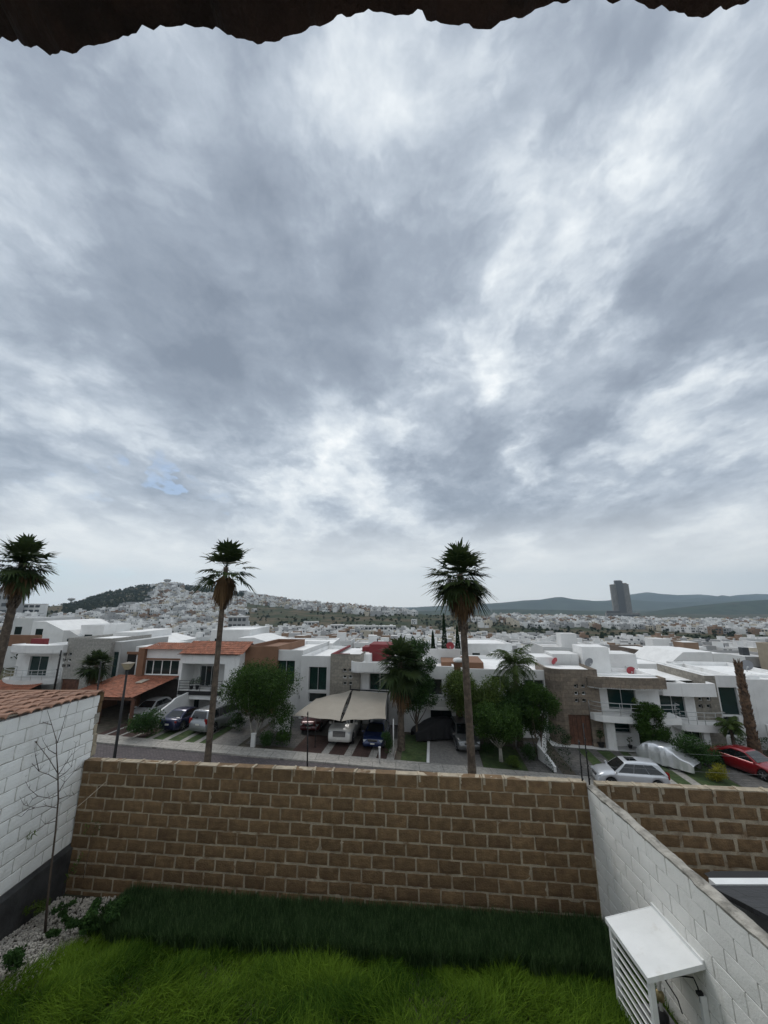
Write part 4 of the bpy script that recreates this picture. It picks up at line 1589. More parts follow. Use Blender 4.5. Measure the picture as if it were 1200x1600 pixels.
dish('red satellite dish standing left of the stone tower roof beside a white roof room', at(866, 1040, h.o.location.y + 3.5), .34, reddish, rz=R(25))
mb = MB()
zz = zK - .44
for (a, b, c, d_) in ((X(1005, 1062), .9, 3.2, .25), (X(1012, 1058), 4.5, 2.2, .3)):
    mb.box(a - 1.0, a + .9, b, b + .9, zz, zz + d_, roofwhite)
mb.build('roof_skylight', h.o)

# ---- house L: white house right of K
h = House('white_house', 'white house with small balcony and tall dark window bay behind the covered car', 1066, 8.6)
X = h.x
xa, xb, xc = X(1026), X(1105, 1070), X(1124)
zL = h.z(1066, 1064)
zl = h.z(1066, 1084)
sd = h.r(1032, 1086, 1071, 1120)
zb1 = h.z(1066, 1124)
zb0 = h.z(1066, 1135)
sd = (sd[0], sd[1], zb1 + .1, sd[3])
gw = h.r(1070, 1140, 1096, 1154)
ent = (X(1098, 1150), X(1107, 1150), 0, h.z(1102, 1138))
sp0 = X(1086, 1100)
h.mass('wall', xa, sp0, 0, 9, 0, zL - .3, white2, [sd, gw], rev=.2, par=.2)
hs, sw = h.grid6(1094.5, 1092, 0, w=3.2, stepx=13, stepy=11.5, rows=2, skew=.3, opened=((0, 0), (0, 1)))
mb = MB()
mb.panel(sp0, xb, 0, zL - .3, 0.0, hs + [ent], .2, stone2)
mb.build('stone_panel', h.o)
h.small_windows(sw, .12)
h.window(sd, 0, .2, 2, tglass, kind='sliding_door')
h.window(gw, 0, .2, 2, glass)
mb = MB()
mb.box(ent[0], ent[1], .16, .2, 0, ent[3], dark)
mb.build('door', h.o)
mb = MB()
par = arc(xa + .02, xb + .02, -.95, .18, 12)
mb.ribbon([(xa + .02, -.02)] + par + [(xb + .02, -.02)], zl, zL, .14, white2)
mb.prism([(xa + .04, -.03)] + [(p[0], p[1] + .13) for p in par] + [(xb, -.03)], zl + .002, zl + .1, white2)
mb.prism([(xa + .04, -.03)] + [(p[0], p[1] + .13) for p in par] + [(xb, -.03)], zL - .2, zL - .15, roofwhite)
mb.build('parapet', h.o)
bal = [(xa + .8, -.02), (xa + .9, -1.2)] + arc(xa + 1.1, xb + .15, -1.3, .25, 12) + [(xb + .2, -.9), (xb + .1, -.02)]
mb = MB()
mb.prism(bal, zb0, zb1, white2)
mb.build('balcony', h.o)
h.rail(bal[1:-1], zb1, .9, 3, posts=7)
q = X(1103, 1150, -1.2)
mb = MB()
mb.box(q - .22, q + .22, -1.35, -1.05, 0, zb0 - .002, palegrey)
mb.build('pillar', h.o)
xd = X(1160, 1100, .3)
zB = h.z(1135, 1056, .3)
tw = h.r(1126, 1074, 1155, 1118, .3)
tw2 = h.r(1128, 1120, 1157, 1150, .3)
h.mass('stone_bay', xb + .002, X(1121, 1080, .3), .3, 7.5, 0, h.z(1112, 1056, .3), stone2, rev=.1, par=.2)
h.mass('window_bay', X(1121, 1080, .3) + .003, xd, .3, 7.4, 0, zB, white2, [tw, tw2], rev=.25)
h.window(tw, .3, .25, 1, tglass, whitemetal and alu)
h.window(tw2, .3, .25, 1, glass)
mb = MB()
mb.box(X(1040), X(1110), 2.0, 8.5, zL - .31, zL - .27, roofwhite)
mb.build('flat_roof', h.o)
# far right white wall
h = House('white_house', 'plain white windowless house wall at the right edge behind the dead palm trunk', 1200, 9.6)
X = h.x
za = h.z(1185, 1062)
h.mass('wall', X(1161), X(1290), 0, 11, 0, za, white, rev=.1)
mb = MB()
mb.box(X(1164), X(1290), -1.6, -1.42, 0, h.z(1185, 1132, -1.5), white)
mb.build('garden_wall', h.o)
mb = MB()
for k in range(4):
    mb.box(X(1175) + k * 1.6, X(1175) + k * 1.6 + 1.1, 2 + k * .7, 3 + k * .7, za - .36, za - .1, roofwhite)
mb.build('roof_skylight', h.o)
dish('grey satellite dish behind the top of the dead palm trunk', at(1168, 1050, h.o.location.y + 3), .5, MATS['dish_grey'], rz=R(-30))

# ---- house I: white house half hidden by trees, centre right
h = House('white_house', 'white house with dark upper windows half hidden behind the green trees and feather palm', 800, 8.0)
X = h.x
w1 = h.r(820, 1062, 850, 1076)
w2 = h.r(768, 1056, 796, 1076)
w3 = h.r(770, 1120, 800, 1150)
zt = h.z(810, 1047)
h.mass('wall', X(722), X(857), 0, 10, 0, zt, white, [w1, w2, w3], rev=.18)
h.window(w1, 0, .18, 2, glass)
h.window(w2, 0, .18, 2, glass)
h.window(w3, 0, .18, 2, glass)
q = h.r(838, 1027, 866, 1046, 3)
mb = MB()
mb.box(q[0], q[1], 3, 6, zt - .4, q[3], white2)
mb.build('roof_room', h.o)
q = h.r(690, 1035, 756, 1058, .8)
mb = MB()
mb.box(q[0], q[1], .8, 5.5, 0, q[3], brownst)
mb.build('brown_block', h.o)

# ---- house H: white house with round balcony at the back of the grey paved driveway
h = House('white_house', 'white house with rounded grey balcony at the back of the grey paved driveway', 660, 7.2)
X = h.x
zt = h.z(660, 1041)
up = h.r(668, 1061, 691, 1086)
gw = h.r(673, 1110, 706, 1128)
h.mass('wall', X(622), X(711), 0, 10, 0, zt, white2, [up, gw], rev=.2)
h.window(up, 0, .2, 1, glass, kind='sliding_door')
h.window(gw, 0, .2, 2, glass, black)
zb1, zb0 = h.z(690, 1089), h.z(690, 1099)
bal = [(X(655), -.02)] + arc(X(655), X(712), -.5, .75, 14, 2.5) + [(X(712), -.02)]
mb = MB()
mb.prism(bal, zb0 - .25, zb0, white2)
mb.ribbon(bal, zb0 + .002, zb1, .12, palegrey)
mb.build('balcony', h.o)
h.rail(bal, zb1, .25, 1, posts=7)
q = h.r(663, 1014, 720, 1042, 5)
mb = MB()
mb.box(q[0], q[1], 5, 5.2, zt - .4, q[3], palegrey)
mb.build('roof_screen', h.o)
mb = MB()
mb.lathe((X(716, 1030, 1.2), 1.2, h.z(716, 1034, 1.2)), [(.42, 0), (.5, .12), (.42, .3), (.0, .38)], white2, 16)
mb.build('water_tank', h.o)
dish('red satellite dish on the grey roof screen near the dark cypresses', at(704, 1017, h.o.location.y + 4.7), .40, reddish, rz=R(-15))

# ---- house G/F: grey stone panel and round white parapet above the shade sail
h = House('white_house', 'white house with grey stone front and dark red roof block behind the shade sail', 548, 8.2)
X = h.x
zs_ = h.z(538, 1022)
hs, sw = h.grid6(538.5, 1047, 0, w=2.8, stepx=9, stepy=10.3, rows=3, skew=0, opened=((1, 0), (1, 1)))
mb = MB()
mb.panel(X(515), X(562), 0, zs_, 0, hs, .2, stone2)
mb.add([(X(515), 0, 0), (X(515), 4, 0), (X(515), 4, zs_), (X(515), 0, zs_)], [(3, 2, 1, 0)], stone2)
mb.add([(X(562), 0, 0), (X(562), 3, 0), (X(562), 3, zs_), (X(562), 0, zs_)], [(0, 1, 2, 3)], stone2)
mb.build('stone_panel', h.o)
h.small_windows(sw, .12)
cw = h.r(577, 1051, 610, 1079, .25)
gw = h.r(575, 1120, 600, 1150, .25)
zp1, zp0 = h.z(585, 1033), h.z(585, 1049)
h.mass('wall', X(562) + .003, X(640), .25, 9, 0, zp1 - .25, white2, [cw, gw], rev=.2, par=.2)
h.window(cw, .25, .2, 2, sglass, curt=1)
h.window(gw, .25, .2, 2, glass)
par = quarter(X(548), X(640), .1, -.9, 12)
mb = MB()
mb.ribbon(par + [(X(640), .2)], zp0, zp1, .14, white2)
mb.prism(par + [(X(640), .2)], zp0 - .02, zp0 + .08, white2)
mb.prism([(p[0] + .1, p[1] + .1) for p in par] + [(X(640), .2)], zp1 - .2, zp1 - .16, roofwhite)
mb.build('parapet', h.o)
mb = MB()
mb.box(X(516), X(545), .1, .3, zs_ - .16, zs_ + .03, redst)
mb.box(X(516), X(516) + .2, .3, 8, zs_ - .16, zs_ + .03, redst)
mb.build('red_coping', h.o)
mb = MB()
mb.box(X(516) + .21, X(545), .31, 8, zs_ - .34, zs_ - .30, roofwhite)
mb.build('flat_roof', h.o)
mb = MB()
q = h.r(577, 1007, 612, 1034, 3.2)
mb.box(q[0], q[1], 3.2, 6.5, zp1 - .5, q[3], redst)
q = h.r(566, 1011, 578, 1022, 4)
mb.box(q[0], q[1], 4, 6, zp1 - .5, q[3], redst)
mb.build('red_block', h.o)
mb = MB()
q = h.r(549, 1022, 566, 1036, 2)
mb.box(q[0], q[1] + .8, 2, 5, zp1 - .5, q[3], white2)
mb.build('roof_room', h.o)

# ---- house E: tall curtained windows
h = House('pale_house', 'pale grey house with two tall windows of teal curtains beside the round tree', 470, 9.2)
X = h.x
zt1, zt2 = h.z(447, 1016), h.z(490, 1024)
w1 = h.r(432, 1032, 460, 1070)
h.mass('wall', X(424), X(471), 0, 10, 0, zt1, palegrey, [w1], rev=.25)
h.window(w1, 0, .25, 2, sglass, curt=2)
w2 = h.r(482, 1042, 510, 1079, -.5)
w3 = h.r(482, 1083, 510, 1098, -.5)
h.mass('window_bay', X(471) + .003, X(517, 1060, -.5), -.5, 9, 0, zt2, palegrey, [w2, w3], rev=.25)
h.window(w2, -.5, .25, 2, sglass, curt=2)
h.window(w3, -.5, .25, 1, glass)
mb = MB()
mb.box(X(453, 1100, -1), X(474, 1100, -1), -4.4, -4.24, 0, 2.3, white)
mb.build('garden_wall', h.o)
mb = MB()
mb.cbox((X(470), -.05, h.z(470, 1089)), (.1, .1, .14), 0, black)
mb.build('wall_lamp', h.o)

# ---- house D: tiled roof, recessed balcony, brown side
h = House('tiled_house', 'white house with orange tile roof, shaded recessed balcony and potted plants above two parked cars', 330, 8.3)
X = h.x
xl, xr = X(282), X(374)
ze = h.z(328, 1021, -.6)
zp = h.z(328, 1036)
zb1 = h.z(315, 1066)
zf1 = h.z(315, 1078)
zf0 = h.z(315, 1085)
bal_hole = (X(285), X(352), zf1, zp)
gar = (X(281), X(346), 0, zf0 - .35)
mb = MB()
mb.panel(xl, xr, 0, ze, -.5, [bal_hole, gar], 2.0, white2)
mb.add([(xr, -.5, 0), (xr, 8, 0), (xr, 8, ze), (xr, -.5, ze)], [(0, 1, 2, 3)], white2)
mb.add([(xl, -.5, 0), (xl, 8, 0), (xl, 8, ze), (xl, -.5, ze)], [(3, 2, 1, 0)], white2)
mb.build('wall', h.o)
mb = MB()
sd = h.r(312, 1040, 338, 1076, 1.5)
mb.panel(xl, xr, 0, ze, 1.5, [(sd[0], sd[1], zf1 + .02, sd[3]), (X(301, 1095, 1.5), X(311, 1095, 1.5), 0, 2.2), (X(323, 1095, 1.5), X(336, 1095, 1.5), .9, 2.2)], .15, palegrey)
mb.build('inner_wall', h.o)
h.window((sd[0], sd[1], zf1 + .02, sd[3]), 1.5, .15, 3, glass, kind='sliding_door')
h.window((X(301, 1095, 1.5), X(311, 1095, 1.5), 0, 2.2), 1.5, .15, 1, glass, hbar=.5, kind='door')
h.window((X(323, 1095, 1.5), X(336, 1095, 1.5), .9, 2.2), 1.5, .15, 1, glass, hbar=.5)
mb = MB()
mb.box(xl + .1, X(350), -.62, -.52, zf1 - .35, zf1, black)
mb.build('balcony_edge', h.o)
mb = MB()
for k in range(4):
    zz = zf1 + .2 + k * .24
    mb.tube([(xl + .15, -.56, zz), (X(350), -.56, zz)], .022, black, 5)
for k in range(5):
    xx = xl + .15 + (X(350) - xl - .15) * k / 4
    mb.tube([(xx, -.56, zf1), (xx, -.56, zf1 + .95)], .022, black, 5)
mb.build('balcony_rail', h.o)
zt = h.z(328, 1004, 1.2)
tile_roof('tile_roof', h.o, X(281), X(381), -.85, ze - .05, 1.3, zt + .1, seed=11)
tile_roof('tile_roof', h.o, X(281), X(376), 3.6, ze - .05, 1.3, zt + .1, seed=12)
h.mass('brown_wall', X(374) + .003, X(426), .6, 9, 0, h.z(400, 1010, .6), brownst, roof=True, rm=brownst)
mb = MB()
mb.box(X(278), X(372), -.8, -.55, ze - .12, ze - .06, wood)
mb.build('eave_board', h.o)
fl = zf1 + .0
for (pp_, ln, kind, hh_) in [((300, 1064), 'bushy potted plant on the left of the shaded balcony', 'dark', .8), ((309, 1062), 'tall thin potted plant before the balcony glass door', 'dark', 1.0)]:
    q = (X(pp_[0], 1066, .1), .1)
    p = h.o.matrix_basis @ Vector((q[0], q[1], fl + .02)) if False else Vector(S(h.s0 + q[0], h.v0 + q[1])).to_3d()
    p.z = h.zb + fl + .01
    po = empty('potted_plant', p, ln, 'plant')
    mb = MB()
    mb.lathe((0, 0, 0), [(.12, 0), (.18, .3), (.2, .32), (.16, .32)], black, 10)
    mb.build('pot', po)
    C, _ = crown_points([(0, 0, .32 + hh_ * .4, hh_ * .35), (.1, 0, .3 + hh_ * .7, hh_ * .25)], 900, np.random.default_rng(5))
    V, F, lf_ = leaf_cloud(C, .13, nr.random(len(C)), 8)
    link('foliage', npmesh('foliage', V, F, [LEAF[kind]], attrs={'leaf': lf_}), po)

# ---- house C: tiled carport house
h = House('tiled_house', 'house with brown pillar, four pane window and orange tile roof over its deep dark carport', 240, 9.0)
X = h.x
xl, xr = X(222), X(283)
zt = h.z(250, 1013)
win = h.r(224, 1031, 279, 1055)
mb = MB()
h.mass('wall', xl, xr, 0, 8, 0, zt, white2, [win], rev=.2, roof=False)
h.window(win, 0, .2, 4, glass, whitemetal, fw=.09)
mb = MB()
mb.box(win[0] - .1, win[1] + .1, -.05, -.004, win[3], win[3] + .16, brownst)
mb.box(win[0] - .1, win[1] + .1, -.05, -.004, win[2] - .12, win[2], brownst)
mb.build('window_trim', h.o)
mb = MB()
mb.box(X(212), xl - .003, -.4, 5, 0, zt + .05, brownst)
mb.build('brown_pillar', h.o)
zr = h.z(250, 1004, 2.2)
tile_roof('tile_roof', h.o, X(217), X(300), -.5, zt - .05, 2.0, zr, seed=21)
tile_roof('tile_roof', h.o, X(217), X(296), 4.5, zt - .05, 2.0, zr, seed=22)
mb = MB()
gap_ = h.r(198, 1022, 211, 1060, 1.5)
mb.box(X(186), X(212), 1.5, 8, 0, h.z(200, 1010, 1.5), white)
mb.box(gap_[0], gap_[1], 1.42, 1.5, 2.6, gap_[3], dark)
mb.box(gap_[0] - .1, gap_[1] + .3, 1.36, 1.5, gap_[3], gap_[3] + .25, brownst)
mb.build('side_wing', h.o)
# carport: tile roof sloping down to the street over dark posts
x0, x1 = X(118, 1090, -6), X(277, 1070, -3)
zl_, zh_ = h.z(180, 1090, -6.3), h.z(250, 1057, -.3)
tile_roof('carport_roof', h.o, X(100, 1092, -6), X(277, 1060, -.4) + .05, -6.3, zl_, -.06, zh_, seed=23)
mb = MB()
xq0, xq1 = X(100, 1092, -6) + .1, X(277, 1060, -.4)
for xx in (xq0, (xq0 + xq1) / 2, xq1 - .25):
    mb.box(xx, xx + .22, -6.0, -5.78, 0, zl_ - .18, wood)
mb.box(xq0, xq1, -6.1, -5.95, zl_ - .25, zl_ - .07, wood)
mb.build('carport_frame', h.o)
mb = MB()
mb.box(xq0, xq0 + .15, -6.0, -.1, 0, zl_ - .1, brownst)  # side wall added out of view to darken the carport
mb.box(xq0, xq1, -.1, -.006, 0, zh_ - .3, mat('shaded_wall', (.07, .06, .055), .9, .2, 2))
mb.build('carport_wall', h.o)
mb = MB()
qx = X(222, 1068, -2.2)
sl_ = (zh_ - zl_) / 6.24
mb.cbox((qx, -2.2, zl_ + 4.1 * sl_ + .12), (.32, .55, .03), 0, mat('skylight_panel', (.34, .30, .25), .4, .1, 4), rx=math.atan(sl_))
mb.build('skylight', h.o)
mb = MB()
q = X(262, 1100, -4.0)
zA, zB_ = h.z(258, 1090, -3.0), h.z(252, 1112, -5.6)
pr_ = [(-5.9, 0), (-.2, 0), (-.2, zA + .2), (-3.2, zA), (-3.6, zB_ + .3), (-5.9, zB_ - .3)]
vs_ = [(q + dx_, y_, z_) for y_, z_ in pr_ for dx_ in (0, .18)]
mb.add(vs_, [(2 * i, 2 * i + 1, (2 * i + 3) % 12, (2 * i + 2) % 12) for i in range(6)] + [(0, 2, 4, 6, 8, 10), (11, 9, 7, 5, 3, 1)], white2)
mb.build('dividing_wall', h.o)

# ---- house A/B: curved balcony house and grey stained stone front, far left
h = House('grey_house', 'grey house with stained front and curved balcony left of the small fan palm', 140, 9.4)
X = h.x
zs_ = h.z(130, 997)
xl, xr = X(92), X(162)
hs, sw = h.grid6(102, 1022, 0, w=2.6, stepx=7.5, stepy=9.2, rows=3, skew=-1.2, opened=((1, 0), (1, 1)))
dr = (X(94, 1075), X(122, 1075), 0, h.z(110, 1061))
mb = MB()
mb.panel(xl, xr, 0, zs_, 0, hs + [dr], .2, plast)
mb.add([(xr, 0, 0), (xr, 6, 0), (xr, 6, zs_), (xr, 0, zs_)], [(0, 1, 2, 3)], plast)
mb.add([(xl, 0, 0), (xl, 6, 0), (xl, 6, zs_), (xl, 0, zs_)], [(3, 2, 1, 0)], plast)
mb.box(xl + .1, xr - .1, .1, 6, zs_ - .3, zs_ - .26, roofwhite)
mb.build('stained_front', h.o)
h.small_windows(sw, .12)
mb = MB()
mb.box(dr[0], dr[1], .14, .19, 0, dr[3], wood)
mb.build('door', h.o)
h.mass('side_wall', xr + .003, X(187, 1030, .5), .5, 8, 0, h.z(176, 1003, .5), greyst, [h.r(171, 1018, 183, 1060, .5)], rev=.2)
h.window(h.r(171, 1018, 183, 1060, .5), .5, .2, 1, tglass)
zb = h.z(60, 1059)
zb0 = h.z(60, 1066)
zp1, zp0 = h.z(60, 1008, -1), h.z(60, 1021, -1)
sd = h.r(45, 1025, 74, 1055, .8)
sd = (sd[0], sd[1], zb + .02, sd[3])
h.mass('wall', X(4), xl - .003, .8, 8, 0, zp1 - .4, white, [sd], rev=.2)
h.window(sd, .8, .2, 2, tglass, kind='sliding_door')
mb = MB()
pp_ = [(X(12), .75)] + arc(X(12), X(94), -.6, .9, 14, 2.4) + [(X(94), -.05)]
mb.ribbon(pp_, zp0, zp1, .15, white)
mb.prism(pp_ + [(X(12) + .1, .78)], zp0 - .02, zp0 + .08, white)
mb.prism([(p[0], p[1] + .15) for p in pp_], zp1 - .12, zp1 - .08, roofwhite)
mb.build('parapet', h.o)
bb = [(X(8), .75)] + arc(X(8), X(90), -.6, .95, 14, 2.4) + [(X(90), -.05)]
mb = MB()
mb.prism(bb + [(X(8) + .1, .78)], zb0, zb, palegrey)
mb.build('balcony', h.o)
h.rail(bb, zb, .95, 3, posts=7, m=railm)
mb = MB()
q = h.r(-40, 992, 60, 1020, 3)
mb.box(q[0], q[1], 3, 3.3, zp1 - .6, q[3], brownst)
mb.build('brown_wall', h.o)
mb = MB()
q = h.r(48, 998, 76, 1007, 1.5)
mb.box(q[0], q[1] - .5, 1.5, 2.0, zp1 - .3, q[3], redst)
mb.build('red_block', h.o)
tile_roof('carport_roof', h.o, X(-30, 1080, -2), X(68, 1070, -1), -4.0, h.z(20, 1092, -4.0), -.7, h.z(30, 1064, -.7), seed=31)
mb = MB()
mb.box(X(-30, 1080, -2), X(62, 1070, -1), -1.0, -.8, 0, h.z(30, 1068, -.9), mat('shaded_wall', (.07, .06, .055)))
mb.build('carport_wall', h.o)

# ---------------------------------------------------------------- second row: white roofs and boxes close behind
def backbox(label, px0, px1, py, D, dep, m=None, kind='white_house', lit=None, peak=None, cat='house', hh_=5.5):
    """flat-roofed house standing behind the front row, its top edge at height py"""
    a, b = at(px0, py, D), at(px1, py, D)
    w = b.x - a.x
    zb_ = float(terrain_z(a.x + w / 2, D + dep / 2)) - .3
    o = empty(kind, (a.x, D, zb_), label, cat)
    H = a.z - zb_
    mb = MB()
    m = m or white2
    if peak:
        mb.add([(0, 0, 0), (w, 0, 0), (w, 0, H - peak[1]), (w * .35, 0, H), (0, 0, H - peak[0]), (0, dep, 0), (w, dep, 0), (w, dep, H - peak[1]), (w * .35, dep, H), (0, dep, H - peak[0])],
               [(0, 1, 2, 3, 4), (9, 8, 7, 6, 5), (4, 3, 8, 9), (3, 2, 7, 8), (1, 6, 7, 2), (0, 4, 9, 5)], m)
    else:
        mb.box(0, w, 0, dep, 0, H, m, skip='b')
    mb.build('wall', o)
    if not peak:
        r_ = MB()
        t = .18
        r_.box(t, w - t, t, dep - t, H - .1, H + .02, roofwhite, skip='b')
        for q in ((-.02, w + .02, -.02, t), (-.02, w + .02, dep - t, dep + .02), (-.02, t, t, dep - t), (w - t, w + .02, t, dep - t)):
            r_.box(q[0], q[1], q[2], q[3], H - .03, H + .22, m)
        r_.build('parapet', o)
    f = MB()
    for k in range(max(1, int(w / 3.2))):
        x = .7 + k * 3.0
        if x + 1.1 < w:
            f.box(x, x + 1.1, -.02, .01, H - 2.3, H - 1.1, glass)
    if f.v:
        f.build('window', o)
    return o


BB = [('white house top with a long slanting roofline behind the far left balcony house', 52, 108, 971, 62, 12, white2, (0, 1.6)),
      ('narrow white house side with leaning top edge behind the stained grey house', 20, 52, 968, 64, 10, palegrey, None),
      ('white stair tower box behind the stained grey house', 127, 163, 979, 58, 6, white2, None),
      ('low white house with pointed roof edge left of the tiled roofs', 100, 125, 985, 57, 8, palegrey, (0, .8)),
      ('long white house roof behind the small fan palm', 163, 215, 988, 56, 9, white2, (1.0, 0)),
      ('wide flat white house behind the tiled carport house', 205, 262, 996, 58, 9, white2, (0, .8)),
      ('tall white house block directly right of the second tall palm', 330, 392, 986, 62, 10, white2, None),
      ('white house with sloping parapet right of the tall white block', 372, 440, 996, 58, 9, white2, (.1, 1.2)),
      ('low white roof terrace behind the pale grey curtained house', 430, 520, 1008, 52, 8, roofwhite, None),
      ('white flat house behind the feather palm', 730, 800, 1008, 60, 9, white, None),
      ('white house with long roof left of the stone tower', 790, 866, 1030, 52, 8, white2, (0, .4)),
      ('brown block house among the white roofs on the right', 1005, 1052, 1019, 62, 9, mat('brown_grey_wall', (.13, .10, .08), .9, .1, 1), None),
      ('wide white house with slanted left shoulder and stone strip on the right', 1043, 1112, 1019, 54, 8, white2, (1.5, 0)),
      ('white house block right of the stone strip house', 1113, 1163, 1021, 54.3, 8, white2, (0, .4)),
      ('beige house block cut by the right edge of the picture', 1203, 1260, 1008, 60, 2.2, mat('beige_wall', (.34, .29, .22), .9, .08, 1), None),
      ('low white roof between the brown block and the round roof rooms', 990, 1046, 1040, 50, 6, roofwhite, None)]
for lb, a, b, py, D, dep, m_, pk in BB:
    backbox(lb, a, b, py, D, dep, m_, peak=pk, kind='brown_house' if 'brown block' in lb[:14] else ('beige_house' if 'beige' in lb else 'white_house'))


# ---------------------------------------------------------------- cars
def paintm(name, c, metal=.3, rough=.28):
    return mat(name, c, rough, .03, 3, metal=metal, coat=1.0)


tyre = mat('tyre_rubber', (.014, .014, .015), .85, .1, 5)
rimm = mat('alloy_rim', (.40, .41, .42), .35, .05, 5, metal=.8)
lampc = glassmat('headlamp_lens', (.55, .58, .60), .1)
lampr = glassmat('tail_lamp_lens', (.25, .012, .012), .15)
trim = mat('car_trim_plastic', (.02, .02, .021), .6, .1, 5)
plate = mat('number_plate', (.62, .62, .58), .5, .05, 5)
chrome = mat('chrome_grille', (.45, .46, .47), .25, .05, 5, metal=.9)
KIND = {   # deck line (u, z), greenhouse (rear base, rear roof, front roof, front base), size
    'suv': dict(L=4.55, W=1.84, H=1.66, belt=1.03, deck=[(0, .62), (.015, .98), (.05, 1.03), (.70, 1.05), (.76, 1.04), (.90, .96), (.965, .84), (1, .58)], gh=(.03, .13, .57, .755), wr=.35, wx=(.185, .815), gc=.22),
    'big': dict(L=5.25, W=2.02, H=1.95, belt=1.20, deck=[(0, .7), (.012, 1.15), (.04, 1.2), (.68, 1.22), (.73, 1.22), (.93, 1.14), (.975, 1.0), (1, .62)], gh=(.02, .08, .56, .715), wr=.40, wx=(.19, .82), gc=.25),
    'sedan': dict(L=4.5, W=1.78, H=1.46, belt=.93, deck=[(0, .55), (.015, .92), (.05, 1.0), (.15, 1.0), (.2, .95), (.70, .95), (.76, .94), (.92, .82), (.97, .70), (1, .48)], gh=(.13, .30, .56, .755), wr=.32, wx=(.20, .81), gc=.17),
    'hatch': dict(L=3.95, W=1.72, H=1.47, belt=.95, deck=[(0, .55), (.015, .9), (.06, .96), (.70, .97), (.75, .96), (.91, .84), (.965, .72), (1, .48)], gh=(.03, .16, .56, .76), wr=.31, wx=(.18, .81), gc=.17),
    'van': dict(L=5.1, W=1.98, H=1.76, belt=1.05, deck=[(0, .6), (.012, 1.0), (.04, 1.05), (.78, 1.06), (.82, 1.03), (.94, .88), (.975, .76), (1, .5)], gh=(.02, .07, .66, .845), wr=.34, wx=(.20, .80), gc=.18),
}


def car_shell(K, cov=None, n=64, rgh=0.0, seed=0):
    """stations along the car; returns grids of the lower body"""
    L, W = K['L'], K['W'] / 2
    us = np.linspace(0, 1, n)
    du = [p[0] for p in K['deck']]
    dzv = [p[1] for p in K['deck']]
    rings = []
    for u in us:
        x = (u - .5) * L
        e = max(abs(2 * u - 1), 0)
        w = W * (1 - .13 * e ** 5 - .06 * e ** 14)
        zt = np.interp(u, du, dzv)
        zl = K['gc'] + .10 * e ** 8
        for wx in K['wx']:
            d = (x - (wx - .5) * L) / (K['wr'] * 1.17)
            if abs(d) < 1:
                zl = max(zl, K['wr'] + K['wr'] * 1.17 * math.sqrt(1 - d * d))
        zl = min(zl, zt - .06)
        zm = zl + (zt - zl) * .45
        half = [(w * .90, zl), (w * .985, zl + .03), (w, zm), (w * .985, zl + (zt - zl) * .80), (w * .93, zt - .035), (w * .80, zt), (w * .4, zt + .022), (0, zt + .03)]
        ring = [(-y, z) for y, z in half] + [(y, z) for y, z in half[-2::-1]]
        rings.append([(x, y, z) for y, z in ring])
    return np.array(rings)


